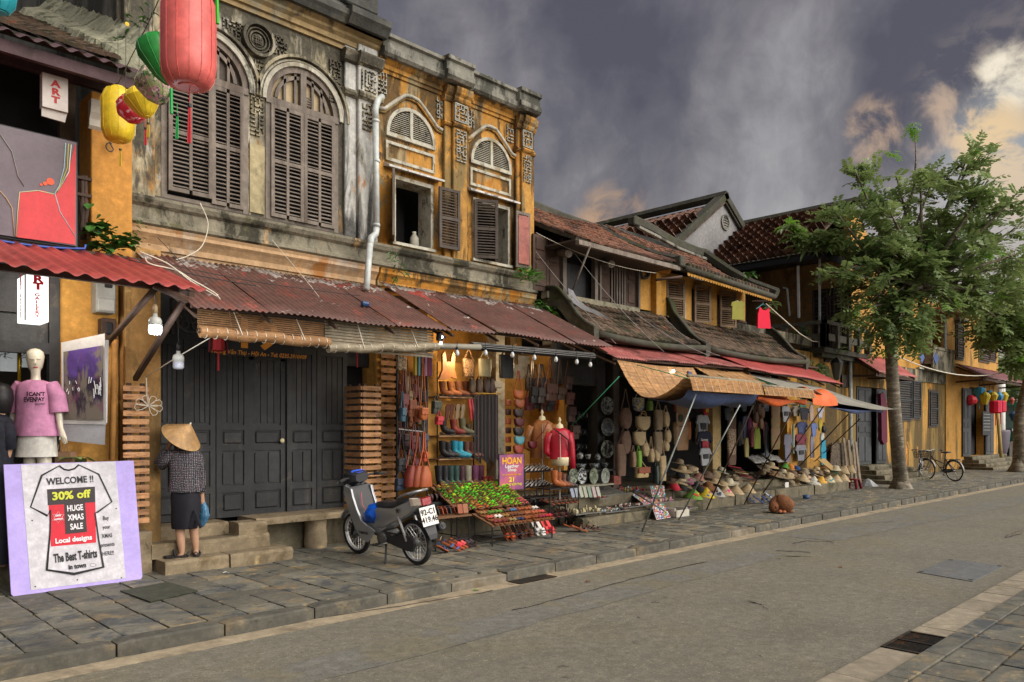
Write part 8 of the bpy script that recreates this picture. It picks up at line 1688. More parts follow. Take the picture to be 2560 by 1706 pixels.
for k,(c,lab)in enumerate([('#8a4426','orange leather notebook propped at the wallet table end'),('#8a5634','tan leather notebook next to the orange one')]):tag(Pc('notebook',LM(c),7.0+k*.1,7.09+k*.1,8.2,8.22,.60,.73,rot=(R(-12),0,0)),lab,'notebook')
bx_=Tg('belt_box',onY(1050,1265,8.9),'black tray rack with rolled leather belts behind the wallet table','rack'); MB().Cb(6.95,7.75,8.75,8.95,.66,.72,.01).Bd('tray',BLACK,bx_)
for k in range(9):x_=7.0+k*.085; o=MB(); o.Lt([(.055,-.018),(.06,0),(.055,.018),(.03,.018),(.03,-.018),(.055,-.018)],14,(x_,8.82,.79),'x'); tag(o.Bd('rolled_belt',LM(['#3a1c1c','#2a1618','#4a1c20','#6a3a26','#1a1618','#4a2420','#8a8480','#5a3024','#7a4a2c'][k])),'rolled leather belt in the black tray rack','belt','rolled belts in the tray')
for k,(px,py,c,sl_,yw,lab)in enumerate([(1105,1383,'#3c5a8a','#8a4a2c',20,'brown sandal with a blue buckle, foremost of the floor pile'),(1118,1370,'#d8ccc0','#8a4a2c',-40,'cream strapped sandal in the floor pile by the table leg'),(1128,1377,'#2c5a9a','#8a4a2c',-50,'blue strapped sandal in the floor pile'),(1138,1372,'#c8323c','#9a5030',-55,'red and white strapped sandal in the floor pile'),(1147,1368,'#c84a4a','#9a5030',-60,'coral strapped sandal in the floor pile'),(1158,1366,'#3a2c30','#3a2a2c',-60,'dark plum slide, left of the pair beside the pile'),(1168,1364,'#3a2c30','#3a2a2c',-62,'dark plum slide, right of the pair beside the pile')]):
 Sd(Z_(px,py,.125)+UP*.05,yw,c,sl_,-24,lab,s=1.15,style='slide' if k>2 else 'strap')
for k,(px,py,c,yw,s_,lab)in enumerate([(1415,1290,'#6a6458',-50,1.5,'large tan display sandal leaning on the rack leg'),(1430,1322,'#5a2e1c',-35,1.25,'brown strapped sandal lying at the rack foot'),(1448,1324,'#4a2a1c',-35,1.2,'second brown strapped sandal at the rack foot'),(1468,1322,'#3c2418',-30,1.15,'dark strapped sandal in the floor row'),(1484,1322,'#241a16',-25,1.15,'nearly black sandal at the end of the floor row')]):
 Sd(Z_(px,py+6,.13)+UP*(.12 if k==0 else .05),yw,c,'#a8582c' if k<3 else '#5a3020',-60 if k==0 else-22,lab,s=s_,style='slide' if k==0 else 'strap')
def rack(px0,px1,pys,Y,d,label,goods):
 t=Tg('shoe_rack',onY((px0+px1)/2,pys[-1],Y),label,'rack'); a,b_=xY(px0,Y),xY(px1,Y)
 zs_=[onY((px0+px1)/2,p,Y).z for p in pys]
 for z_ in zs_:MB().box(a,b_,Y,Y+d,z_-.02,z_).Bd('shelf_board',BLACK,t)
 for x_ in(a,b_):
  for y_ in(Y,Y+d):MB().Tu([(x_,y_,.13 if Y<8.9 else .42),(x_,y_,zs_[0]+.03)],.012,5).Bd('upright',BLACK,t)
 for z_,gset in zip(zs_,goods):
  n_=gset[0]
  for k in range(n_):
   for r_ in range(2):Sd((a+.06+(b_-a-.12)*k/max(1,n_-1),Y+.08+r_*.12,z_+.015+r_*.03),-80+rg.uniform(-10,10),gset[1],gset[2],-14,gset[3],gset[4],style='strap' if gset[1]=='#cfcac4' else 'slide',s=.9)
 return t
rack(1312,1385,[1178,1216,1256],8.95,.25,'three tier black rack of dark sandals behind the mauve sign',[(7,'#cfcac4','#2a1c18','dark sandal with glinting pale strap on the top tier of the rack','pale strapped sandals, top tier'),(7,'#cfcac4','#33211a','dark sandal with glinting pale strap on the middle tier of the rack','pale strapped sandals, middle tier'),(7,'#cfcac4','#2a1c18','dark sandal with glinting pale strap on the bottom tier of the rack','pale strapped sandals, bottom tier')])
rack(1375,1446,[1220,1258,1290],8.5,.3,'front black rack with brown boots and flat sandals',[(0,0,0,0,0),(6,'#5a4a40','#8a4a2c','flat brown sandal on the middle tier of the front rack','flat sandals, front rack middle tier'),(5,'#4a3a34','#6a2c28','flat maroon sandal on the lowest tier of the front rack','flat sandals, front rack low tier')])
for k,(px,c)in enumerate([(1386,'#a0592c'),(1396,'#8a4a26'),(1408,'#6a4434'),(1420,'#3a3436')]):boot(px,1220,44-k*4,8.6,c,['orange brown ankle boot with pale strap, front rack top left','brown ankle boot beside the orange brown one on the front rack','dull brown ankle boot on the front rack','grey black ankle boot at the right of the front rack'][k],yaw=-50)
# ====== CERAMICS (dark cabinet)
cbn=Tg('ceramics_cabinet',onY(1480,1180,9.7),'dark open cabinet of blue and white ceramics','cabinet')
for py in(1048,1088,1124,1172):a,b_=onY(1435,py,9.75),onY(1497,py,9.75); zz=onY(1466,py,9.75).z; MB().box(a.x,b_.x,9.75,9.95,zz-.02,zz).Bd('shelf_board',BLACKW,cbn)
MB().box(xY(1484,9.74),xY(1487,9.74),9.74,9.78,.6,2.6).Bd('upright',BLACKW,cbn); MB().box(xY(1432,9.97),xY(1500,9.97),9.97,10,.6,3.3).Bd('back_panel',DARKIN,cbn)
BW=pat('blue_white_glaze','#a8aca4',['#3c4458','#2c3040'],26); BW.node_tree.nodes['Principled BSDF'].inputs['Roughness'].default_value=.25
def plate(px,py,r,Y,label,oval=1,m=None,tilt=0):
 p=onY(px,py,Y); dep=p.x*FX+p.y*FY; r=r*dep/CF; t=Tg('plate',p-UP*r,label,'plate','display plates')
 MB().Lt([(0,.0),(r*.55,.0),(r*.62,-.018),(r*.98,-.035),(r,-.03),(r*.95,-.02),(r*.6,.004),(0,.012)],26,tuple(p),'y',sx=1.12,sy=oval).Bd('dish',m or BW,t,Sm=60)
 MB().Lt([(r*.95,-.034),(r*1.01,-.038),(r*1.01,-.03),(r*.95,-.026)],26,tuple(p),'y',sx=1.12,sy=oval,cap=False).Bd('rim',Pt('#6a6c5c',.4),t,Sm=60); return t
PV=[pat('plate_swirl','#8f948c',['#30343e','#50545c'],14),pat('plate_cloud','#7c8280',['#4a4f54','#2c3038'],18),pat('plate_dragon','#a8aa96',['#3a3f48','#20242c'],11)]
for k,(px,py)in enumerate([(1515,1015),(1516,1068),(1515,1123)]):plate(px,py,22.5,9.30,['large grey blue swirl plate, top of the three on the dark post','large cloudy grey plate, middle of the three on the dark post','large plate with a dark dragon, lowest of the three on the dark post'][k],m=PV[k])
for k,(px,m_)in enumerate([(1430,pat('oval_a','#9aa08c',['#4a5248'],22)),(1452,pat('oval_dots','#1a1e2c',['#c8ccc8'],20)),(1481,pat('oval_c','#8f9682',['#5a6450'],10)),(1510,pat('oval_d','#7c827a',['#a4a89c'],40))]):plate(px,1190,15,9.05,['narrow pale oval dish half behind the red jacket','oval dish with white dots on navy','pale green oval dish with a brushed sprig','grey oval dish with concentric rings'][k],1.35,m_)
for r_,(py,px0,n_,hh_,nmx)in enumerate([(1047,1446,5,18,'upper'),(1087,1450,6,15,'middle'),(1124,1444,6,15,'lower')]):
 for k in range(n_):
  p=onY(px0+k*9.5,py,9.82); s=.0075; t=Tg('mug',p,f'blue and white mug on the {nmx} shelf of the dark cabinet','mug',f'mugs on the {nmx} shelf')
  MB().Lt([(.028,0),(.034,.01),(.036,hh_*s),(.032,hh_*s),(.028,.02)],10,tuple(p)).Bd('cup',BW,t,True); MB().Tu([p+Vector((.034,-.01,.09)),p+Vector((.06,-.01,.08)),p+Vector((.058,-.01,.045)),p+Vector((.034,-.01,.03))],.006,5).Bd('handle',BW,t)
for k,(px,py,r_,lab)in enumerate([(1450,1140,.07,'patterned teapot body at the left of the cabinet ledge'),(1470,1142,.06,'blue and white bowl between teapot and tall mug'),(1494,1143,.06,'tall cream mug at the cabinet edge'),(1452,1166,.10,'wide bowl with blue rim on the cabinet ledge'),(1485,1165,.10,'stack of blue patterned bowls under the plates'),(1512,1163,.08,'small blue bowl below the dragon plate')]):
 p=onY(px,py,9.3); tag(MB().Lt([(r_*.4,-.05),(r_*.8,-.02),(r_,.04),(r_*.95,.045),(r_*.5,-.02),(0,-.03)]if k>2 or k==1 else[(r_*.7,-.06),(r_,0),(r_*.75,.05),(r_*.3,.06),(r_*.1,.08)],14,tuple(p)).Bd('bowl' if k!=2 else 'mug',BW,Sm=True),lab,'bowl' if k!=2 else 'mug')
MB().box(xY(1428,9.15),xY(1530,9.15),9.05,9.4,onY(1480,1175,9.15).z-.03,onY(1480,1175,9.15).z).Bd('ledge',BLACKW,cbn)
MB().box(xY(1428,8.95),xY(1530,8.95),8.9,9.2,onY(1480,1212,8.95).z-.03,onY(1480,1212,8.95).z).Bd('ledge',Pt('#8a8674',.7),cbn)
for k,c in enumerate(['#3c5690','#4a5a86','#8f9480','#8a8c74','#1a6a50','#a8808a','#a8a49a']):p0=onY(1427+k*11,1245,8.85); tag(Pc('notebook',pat('nb'+c.strip('#'),c,['#c8c8bc'],50),p0.x,p0.x+.085,8.85,8.88,p0.z,p0.z+.20,rot=(R(-15),R(-4),0)),f"{['blue white dotted', 'navy white', 'sage green', 'olive grey', 'dark green', 'dusty pink', 'cream'][k]} cloth covered notebook in the row below the oval dishes",'notebook')
table('notebook_shelf','low dark shelf carrying the cloth notebooks',9.0,10.0,8.72,8.98,.66,.66,BLACK,'shelf')
rb=tag(Bx('red_brick',1535,1553,1190,1212,8.95,.15,mat('red_brick',(.25,.07,.05),scale=8,Ly=[('#3a1c16',30,.55,.62,1)]),c=.004),'perforated red brick beside the grey ringed dish','brick')
def tray(px0,px1,py,Y,d,label,n,cols_,zlift=0,seed=0,cat='tray',item='trinket',tilt=0,hs=(.01,.04)):
 a,b_=onY(px0,py,Y),onY(px1,py,Y); z_=onY((px0+px1)/2,py,Y).z; rg=random.Random(seed)
 t=Tg('tray',((a.x+b_.x)/2,Y,z_),label,cat); q=MB(); q.Pm([(Y,z_),(Y,z_+.015),(Y+d,z_+.015+tilt),(Y+d,z_+tilt)],a.x,b_.x,'x'); q.Bd('board',Pt('#6c6a66',.5),t)
 for k in range(n):
  u,v=rg.random(),rg.random(); x_=a.x+.03+(b_.x-a.x-.06)*u; y_=Y+.02+(d-.04)*v; h=rg.uniform(*hs); s=rg.uniform(.012,.03); zz=z_+.016+tilt*v
  o=Pc(item,Pt(rg.choice(cols_),.5),x_-s,x_+s,y_-s*.7,y_+s*.7,zz,zz+h,rot=(0,0,rg.uniform(0,3)),c=.25); tag(o,f'small {item} lying on the {label}',item,f'{item}s on the {label}'[:70])
 return t
tray(1440,1512,1285,8.36,.35,'flat tray of pale carved figures',34,['#b8ac84','#a89c78','#8a8468','#c8c0a0'],seed=1,item='figurine',hs=(.04,.10))
tray(1515,1575,1280,8.4,.35,'oblong tray of black and white trinkets',44,['#d8d8d8','#1a1a20','#a8c8d8','#c87a6a','#e8e8e8'],seed=2,item='trinket',hs=(.01,.05))
tray(1560,1625,1268,8.42,.35,'oblong tray of brown and cream trinkets',44,['#5a2c22','#3c2420','#d8d0c8','#6a3a2c','#c8b8a8'],seed=3,item='trinket',hs=(.01,.04))
tray(1505,1570,1238,8.95,.5,'slanted board of printed cards',40,['#a8987c','#8a8a70','#6a7a5a','#b8a890','#7a5a4a'],seed=4,item='card',hs=(.003,.008),tilt=.12)
tray(1565,1620,1232,9.0,.4,'red plastic tray of toys',30,['#b02434','#8a98b8','#8a8440','#a82838','#c8c8d8'],seed=5,item='toy',hs=(.03,.10))
tray(1500,1530,1247,8.7,.2,'board of green and pink scarves',14,['#6a8a3c','#b86a5a','#7a9a4a','#8a4a4a'],seed=6,item='scarf',hs=(.02,.04))
def magboard(P,Ys,label,seed):
 t=Tg('magnet_board',onY(*P[3],Ys[3]),label,'display board'); quadY(P,Ys,.015).Bd('board',Pt('#cfc9cc',.5),t); rg=random.Random(seed); v=[onY(a,b_,y)for(a,b_),y in zip(P,Ys)]; n=(v[1]-v[0]).cross(v[3]-v[0]).normalized(); n=-n if n.y>0 else n
 for i in range(8):
  for j in range(9):
   u,w_=(i+.6+rg.uniform(-.15,.15))/8.2,(j+.6+rg.uniform(-.15,.15))/9.2; c=v[0].lerp(v[1],u).lerp(v[3].lerp(v[2],u),w_)+n*.008; s=.016
   o=Pc('magnet',Pt(rg.choice(['#b8404a','#3c6aa8','#c8a03c','#4a8a5a','#a86a9a','#d8d8d8','#c8643c','#6ab0b8']),.4),c.x-s,c.x+s,c.y-.006,c.y+.006,c.z-s,c.z+s,t,c=.2)
 return t
magboard([(1626,1216),(1660,1214),(1663,1243),(1632,1243)],[8.7,8.7,8.6,8.6],'white board of small colourful magnets standing on the step',1)
magboard([(1629,1262),(1659,1260),(1677,1294),(1642,1300)],[8.35,8.35,8.1,8.1],'rounded white board of round magnets leaning down to the pavement',2)
magboard([(1580,1237),(1622,1234),(1650,1258),(1612,1262)],[8.95,8.95,8.5,8.5],'slanted board of reddish and green magnets behind the crossed poles',3)
tray(1632,1688,1258,8.5,.25,'pink tray of small purses',20,['#c89aa8','#b8788a','#d8c8a0','#c8a8b0'],seed=8,item='purse',hs=(.03,.09))
tray(1668,1745,1275,8.25,.25,'low board of coloured pens',26,['#3c5ac8','#8a2c3c','#b8923c','#5a3a2c','#2c3c8a'],seed=9,item='pen',hs=(.01,.02))
fb2=Tg('foam_box',Z_(1718,1292,.12),'white polystyrene box with a curved cut on the pavement','box'); p=Z_(1692,1296,.12); FO=Pt('#b8b2a4',.8)
MB().Cb(p.x,p.x+.44,p.y,p.y+.04,.12,.26,.015).Bd('front_panel',FO,fb2); MB().Cb(p.x,p.x+.05,p.y+.041,p.y+.3,.12,.30,.015).Bd('side_panel',FO,fb2); MB().Cb(p.x+.39,p.x+.44,p.y+.041,p.y+.3,.12,.30,.015).Bd('side_panel',FO,fb2); MB().box(p.x+.051,p.x+.389,p.y+.041,p.y+.3,.12,.16).Bd('base',FO,fb2)
# ====== STALL: bamboo sheets, tarps, poles
def sagsheet(name,label,x0,x1,prof,m,cat='blind',x1s=None,slats=0,wav=.02,th=.008,xk=0):
 """sheet swept along X from a (y,z) profile"""
 P=cat_rom([(0,y,z)for y,z in prof],6); t=Tg(name,((x0+x1)/2,7.4,2.5),label,cat); n=len(P)-1
 def fn(u,v):
  p=P[min(n,int(round(v*n)))]; xx=x0+(x1-x0)*u+xk*v; sg=wav*math.sin(u*9+1)*math.sin(math.pi*v)+(.0 if True else 0)
  return Vector((xx,p.y,p.z+sg-.03*math.sin(math.pi*u)))
 if not slats:MB().sheet(fn,24,n,th).Bd('sheet',m,t,Sm=70)
 else:
  L=[0]
  for a,b_ in zip(P,P[1:]):L.append(L[-1]+(b_-a).length)
  N_=int(L[-1]/.028)
  def atl(s):
   for i in range(len(L)-1):
    if s<=L[i+1]+1e-9:return P[i].lerp(P[i+1],(s-L[i])/(L[i+1]-L[i]))
   return P[-1]
  for k in range(N_):
   a,b_=atl(L[-1]*(k+.06)/N_),atl(L[-1]*(k+.94)/N_); j=random.uniform(-.012,.012); q=MB(); v0=k/N_
   segs=6; top=[];
   for i in range(segs+1):
    u=i/segs; xx=x0+j+(x1-x0)*u+xk*v0; dz=wav*math.sin(u*9+1)*math.sin(math.pi*v0)-.03*math.sin(math.pi*u)
    top.append([(xx,a.y,a.z+dz),(xx,b_.y,b_.z+dz),(xx,b_.y,b_.z+dz-.006),(xx,a.y,a.z+dz-.006)])
   q.loft(top); q.Bd('slat',m,t)
  for i in range(9):
   u=(i+.5)/9; MB().Tu([Vector((x0+(x1-x0)*u+xk*s/L[-1],atl(s).y,atl(s).z+.006+wav*math.sin(u*9+1)*math.sin(math.pi*s/L[-1])-.03*math.sin(math.pi*u)))for s in[L[-1]*k/14 for k in range(15)]],.003,3).Bd('binding_cord',CABLE,t)
 return t
BAMY=mat('golden_bamboo',(.41,.215,.078),var=.2,scale=2.5,rh=.65,bz=.25,bq=50,rv=.16,Ly=[('#8a5a30',6,.5,.64,6),('#d2a460',5,.58,.7,4)])
prof1=[(8.0,2.97),(7.9,2.80),(7.72,2.52),(7.5,2.33),(7.22,2.30),(6.95,2.40),(6.76,2.54),(6.68,2.60)]
sagsheet('bamboo_sheet','golden bamboo blind sagging from the red awning, leftmost of the stall',10.38,12.75,prof1,BAMY,slats=1)
sagsheet('bamboo_sheet','golden bamboo blind over the hat stall, second from the left',12.85,14.9,[(8.05,3.0),(7.75,2.82),(7.4,2.66),(7.0,2.58),(6.72,2.57)],BAMY,slats=1)
def valance(x0,x1,z0,h,label,roll=False):
 t=Tg('bamboo_valance',((x0+x1)/2,6.65,z0),label,'blind','bamboo flaps along the stall front')
 for k in range(int(h/.02)):o=Pc('slat',BAMY,x0+random.uniform(-.01,.01),x1+random.uniform(-.01,.01),6.62-.006*k,6.63-.006*k,z0-.02*(k+1)+.001,z0-.02*k-.002,t)
 for k in range(10):xx=x0+(x1-x0)*(k+.5)/10; MB().Tu([(xx,6.612,z0),(xx,6.605-.006*h/.02,z0-h)],.003,3).Bd('binding_cord',CABLE,t)
 MB().Tu([(x0,6.66,z0+.02),(x1,6.66,z0+.0)],.03,7).Bd('front_pole',BAMG,t,True)
valance(10.45,12.78,2.62,.22,'hanging bamboo flap along the front of the left stall awning'); valance(12.86,14.95,2.56,.16,'hanging bamboo flap along the front of the second stall awning')
NAVY,ORT,GRT=mat('navy_tarp',(.05,.075,.17),var=.2,scale=3,rh=.6,bz=.3,bq=8),mat('orange_tarp',(.72,.13,.02),var=.1,scale=3,rh=.5,bz=.3,bq=8),mat('grey_tarp',(.27,.255,.215),var=.2,scale=2,rh=.75,bz=.4,bq=10,Ly=[('#6c6a58',2,.5,.66,1),('#3c3a34',4,.58,.7,1)])
sagsheet('blue_tarp','navy blue tarpaulin slung under the left bamboo blind',10.55,12.85,[(8.0,2.75),(7.6,2.35),(7.2,2.22),(6.85,2.26),(6.72,2.42)],NAVY,'tarpaulin',wav=.04)
sagsheet('orange_tarp','orange tarpaulin edge hanging under the second bamboo flap',12.9,14.9,[(7.3,2.52),(7.0,2.36),(6.78,2.30),(6.74,2.38)],ORT,'tarpaulin',wav=.05)
t=Tg('grey_tarp',(17,7.4,2.4),'weathered grey tarpaulin stretched over the far end of the stall','tarpaulin')
TP=[[(14.9,8.15,3.0),(16.6,8.1,2.92),(18.4,8.1,2.85)],[(14.95,7.6,2.78),(17.0,7.5,2.62),(19.1,7.4,2.5)],[(15.0,7.1,2.62),(17.2,6.95,2.34),(19.6,6.85,2.30)],[(15.1,6.78,2.62),(16.9,6.7,2.30),(19.5,6.62,2.26)]]
def bez(u,v):
 rows=[cat_rom(r,5)for r in TP]; i=min(10,int(u*10)); col=cat_rom([r[i]for r in rows],4); return col[min(12,int(round(v*12)))]+Vector((0,0,.02*math.sin(u*14)*v))
MB().sheet(bez,10,12,.008).Bd('sheet',GRT,t,Sm=70)
sagsheet('orange_tarp','bright orange tarpaulin corner folded over the third stall front',15.0,16.2,[(7.3,2.52),(7.05,2.60),(6.85,2.60),(6.70,2.48),(6.66,2.30)],ORT,'tarpaulin',wav=.05)
sagsheet('blue_tarp','dark blue tarpaulin underside at the far stall end',16.3,19.0,[(7.6,2.5),(7.1,2.30),(6.78,2.20),(6.74,2.24)],NAVY,'tarpaulin',wav=.04)
GRM=mat('galvanised',(.30,.33,.31),rh=.45,metal=.4,scale=3)
for(a,b_,Yt,m_,lab)in[((1605,1330,0),(1740,985),6.68,GRM,'pale steel pole propping the left bamboo blind'),((1697,1300,0),(1850,1012),6.7,GRM,'pale steel pole under the middle of the left blind'),((1766,1275,0),(1882,1015),6.68,BROWNW,'rusty brown pole at the end of the navy tarpaulin'),((1860,1262,0),(1985,1018),6.7,BROWNW,'rusty brown pole beside the orange tarpaulin edge'),((1908,1232,.3),(2068,1003),6.75,BROWNW,'thin brown pole rising from the step to the orange corner'),((1985,1180,.5),(2122,1035),6.72,BROWNW,'thin brown pole holding the grey tarpaulin tip'),((2020,1170,.5),(2150,1048),7.0,BROWNW,'last thin brown pole at the right end of the stall')]:
 p0=Z_(a[0],a[1],.12+a[2]); Tt('awning_pole',[p0,onY(*b_,Yt)],.014,m_,None,lab,'pole','slanting awning poles')
Tt('awning_pole',[onY(1575,1226,8.9),Z_(1662,1278,.3)],.016,GRM,None,'short pale bar crossing the leftmost pole','pole')
for(a,Ya,b_,Yb,lab)in[((1430,1065),9.0,(1548,942),7.9,'teal cord stretched before the dark cabinet'),((1590,912),8.0,(1745,953),6.8,'green cord tied along the left bamboo blind'),((1690,928),8.0,(1748,955),6.8,'short green cord beside the pennant'),((1785,933),8.0,(1880,975),6.8,'green cord over the second bamboo blind'),((1865,940),8.0,(1985,980),6.9,'green cord over the grey tarpaulin')]:
 Tt('cord',[onY(*a,Ya),onY(*b_,Yb)],.008,Pt('#3c9a74',.6),None,lab,'cord')
tag(MB().Pm([(p.x,p.z)for p in[onY(*a,7.9)for a in[(1721,928),(1728,930),(1742,953),(1724,950)]]],7.9,7.93).Bd('tarp_corner',NAVY),'blue tarpaulin corner showing between the two bamboo blinds','tarpaulin')
for(px,py,lab)in[(1680,928,'lit led strip glinting under the left stall roof'),(1901,965,'white plastic tie with a painted glowing glint at the end of the second blind')]:tag(MB().Lt([(0,0),(.02,.01),(.02,.06),(0,.07)],7,tuple(onY(px,py,7.9)),'x').Bd('lamp_and_painted_glint',_mats['bulb_lit']),lab,'lamp')  # the plastic tie is no lamp; its glint is painted in as emission
def emblem(px,py,Y,r,c,par):
 p=onY(px,py,Y); o=MB(); o.Lt([(0,0),(r,0),(r,.006),(0,.006)],18,tuple(p),'y'); return o.Bd('round_emblem',Pt(c,.7),par)
# ====== STALL GOODS
STR=mat('straw',(.46,.35,.20),var=.15,scale=14,rh=.8,bz=.5,bq=70,obj=True); STB=mat('brown_straw',(.16,.10,.07),var=.2,scale=14,rh=.85,bz=.5,bq=60,obj=True); STK=mat('khaki_straw',(.25,.19,.12),var=.15,scale=14,rh=.8,bz=.5,bq=70,obj=True)
zig=pat('zigzag_blue','#3a4478',['#c9b84a','#8aa0c8'],26)
for P in[(1564,1020,36,52,STB,'dark brown woven bag with long handles, upper left of the bag wall',48,'round',None),(1563,1078,34,56,STB,'dark brown woven bag below the first one',12,'round',None),(1596,995,36,34,zig,'yellow and blue zigzag bag under the bamboo sag',16,'half',None),(1607,1042,50,34,STR,'cream straw half moon bag with round ring handle',8,'half','#a8844c'),(1598,1080,42,34,STR,'cream straw scoop bag below the ring handled one',8,'half',None),(1612,1107,22,34,STR,'small pale oval straw bag low in the cluster',14,'round',None),(1627,1122,16,34,STR,'narrow pale straw pouch with long strap',30,'round',None),(1640,1120,18,34,STR,'long pale straw pouch beside the narrow one',40,'round',None),(1645,1025,26,50,STK,'khaki woven backpack hanging in the middle column',24,'tote',None),(1644,1080,28,56,STK,'khaki woven tote below the backpack',16,'tote',None),(1664,1030,20,38,STR,'pale wrinkled straw bag right of the backpack',16,'round',None),(1668,1076,20,30,STR,'cream cloth hat shaped bag in the right column',10,'round',None),(1664,1104,18,24,STR,'pale round straw purse at the right column bottom',10,'round',None),(1552,1110,30,80,STB,'tall brown woven tote at the lower left',14,'tote',None),(1582,1130,14,38,'#8a7058','tan canvas bag beside the lime one',16,'tote',None),(1596,1128,14,40,'#7aa838','lime green slim bag in the bag wall',16,'tote',None),(1604,1168,44,26,'#b8a070','cream and brown hard handled straw handbag',14,'box','#8a4a30'),(1655,1140,22,62,STR,'long pale woven bag leaning at the column foot',40,'tote',None),(1640,1165,10,44,'#3c4c48','dark green slim bag beside the pale woven bag',30,'tote',None),(1624,1003,14,24,'#6a8a3c','light green small bag behind the zigzag bag',12,'tote',None)]:
 bag(P[0],P[1],P[2],P[3],8.98,P[4],P[5],P[6],P[7],'woven bags on the bag wall',P[8],d=.14)
for k,(py,lab)in enumerate([(1015,'brown kraft tote, top of the left tote column'),(1032,'brown kraft tote with a dark green round emblem'),(1068,'brown kraft tote with faint dark lettering'),(1092,'brown kraft tote with a small coloured picture')]):t=bag(1706,py,50,34 if k else 18,9.2-.01*k,'#8a6a4a',lab,0,'tote','kraft totes, left column',flap=False,d=.05); k==1 and emblem(1703,1046,9.15,.085,'#2c3c30',t)
def Ts(px,py,w,h,Y,c,label,pr=None,sleeve=True,group=None,kind='t-shirt',name='t_shirt'):
 p=onY(px,py,Y); dep=p.x*FX+p.y*FY; s=dep/CF; W_,H_=w*s*(1.9 if name!='t_shirt' else 1.3)/2,h*s; t=Tg(name,p-UP*H_,label,kind,group)
 P=[(-.22,0),(-.12,-.04),(.12,-.04),(.22,0),(.62,-.04),(1.0,-.34),(.78,-.42),(.62,-.28),(.60,-1),(-.60,-1),(-.62,-.28),(-.78,-.42),(-1,-.34),(-.62,-.04)]if sleeve else[(-.4,0),(-.25,0),(-.15,-.1),(.15,-.1),(.25,0),(.4,0),(.5,-.25),(.6,-.4),(.7,-1),(-.7,-1),(-.6,-.4),(-.5,-.25)]
 b=MB(); n=len(P); f=[(p.x+x*W_,Y+.015*math.sin(x*7+z_*3),p.z+z_*H_)for x,z_ in P]; g_=[(x,y+.03,z_)for x,y,z_ in f]; b.add(f+g_,[tuple(range(n)),tuple(range(2*n-1,n-1,-1))]+[(i,n+i,n+(i+1)%n,(i+1)%n)for i in range(n)]); b.Bd('cloth',Pt(c,.85)if isinstance(c,str)else c,t)
 if pr:q=MB(); q.box(p.x-W_*.38,p.x+W_*.38,Y-.022,Y-.016,p.z-H_*.62,p.z-H_*.35); q.Bd('print',Pt(pr,.7),t)
 MB().Tu([(p.x-W_*.3,Y,p.z-.01),(p.x,Y,p.z+.05),(p.x+W_*.3,Y,p.z-.01)],.006,4).Bd('clothes_hanger',BLACK,t); return t
Ts(1758,1037,50,60,9.0,'#8f9296','light grey t shirt with a dark photo print','#1f2024'); Ts(1762,1078,58,72,8.95,'#16182c','navy t shirt with white lettering and a red print','#9a2430'); Ts(1764,1120,44,44,8.88,'#9a9ca0','small grey t shirt with a black drawing, lowest of the three','#2c2c30'); Ts(1766,1012,26,30,9.05,'#a81c28','red shirt with a yellow star behind the grey t shirt','#b8982c')
c=onY(1760,1100,8.93); text('Germany',.075,WHITE,(c.x,8.92,c.z),bpy.data.objects['t_shirt.001'])
Ts(1735,1045,14,60,9.15,'#1a1c26','dark shirt edge left of the grey t shirts',None)
for k,(px,py,w_,h_,c,lab,sl_,pr)in enumerate([(1866,1040,20,60,'#5a6a8a','steel blue shirt on the right stall rail',True,None),(1876,1044,18,66,'#7a3a5a','plum scarf shirt on the right stall rail',False,None),(1894,1068,28,54,'#7d8a34','yellow green dress between the brown poles',False,None),(1882,1068,14,50,'#6a3034','wine dress behind the yellow green one',False,None),(1868,1095,16,48,'#9a905c','khaki skirt hanging low on the rail',False,None),(1904,1010,14,60,'#1c1c28','dark top with an orange edge',False,'#b8502c'),(1965,1015,26,40,'#8a8c90','white and black printed cloth at the stall rail',True,'#2a2a30'),(1992,1015,30,26,'#7c7466','grey striped short trousers',True,None),(2008,1000,30,18,'#3c6a5c','teal cloth at the rail top',False,None),(2012,1020,32,30,'#1c1e28','black top in the right stall',True,None),(2006,1055,34,34,'#3c4468','blue denim top on the right rail',True,None),(2003,1085,34,44,'#6a2838','wine red shirt on the right rail',True,None),(2003,1112,34,40,'#74747c','grey t shirt with a dark print at the far right',True,'#22242a'),(2030,1012,18,40,'#a08a80','beige striped sleeveless top',False,None),(2036,1058,20,34,'#5c6c9a','blue shorts set above the striped trousers',True,None),(2032,1085,18,60,'#8a8690','pale striped trousers at the stall end',False,None),(2052,1020,20,26,'#b0b0c0','white patterned cloth on the yellow wall corner',True,None),(2052,1048,16,30,'#b0a038','yellow cloth beneath the white patterned one',False,None),(2057,1082,16,26,'#b8bcb8','white cloth above the turquoise one',False,None),(1970,1085,26,70,'#6c6a78','lilac grey shirt hanging deep in the stall',True,None),(1850,1055,14,60,'#2c2c30','dark cloth left of the rail',False,None),(1985,1060,8,74,'#8a9a8c','mint scarf hanging straight down',False,None),(1820,1020,16,30,'#4a5660','slate cloth beside the pale pillar',True,None),(1918,1060,14,80,'#50565c','grey trousers behind the kraft totes',False,None)]):
 Ts(px,py,w_,h_,9.25-(k%5)*.05,c,lab,pr,sl_,'garments hanging in the right stall','clothing','hanging_garment')
Ts(2060,1100,24,62,9.0,mat('turquoise_cloth',(.01,.30,.46),rh=.6,bz=.4,bq=9),'turquoise cloth hanging at the stall corner',None,False,None,'clothing','hanging_garment')
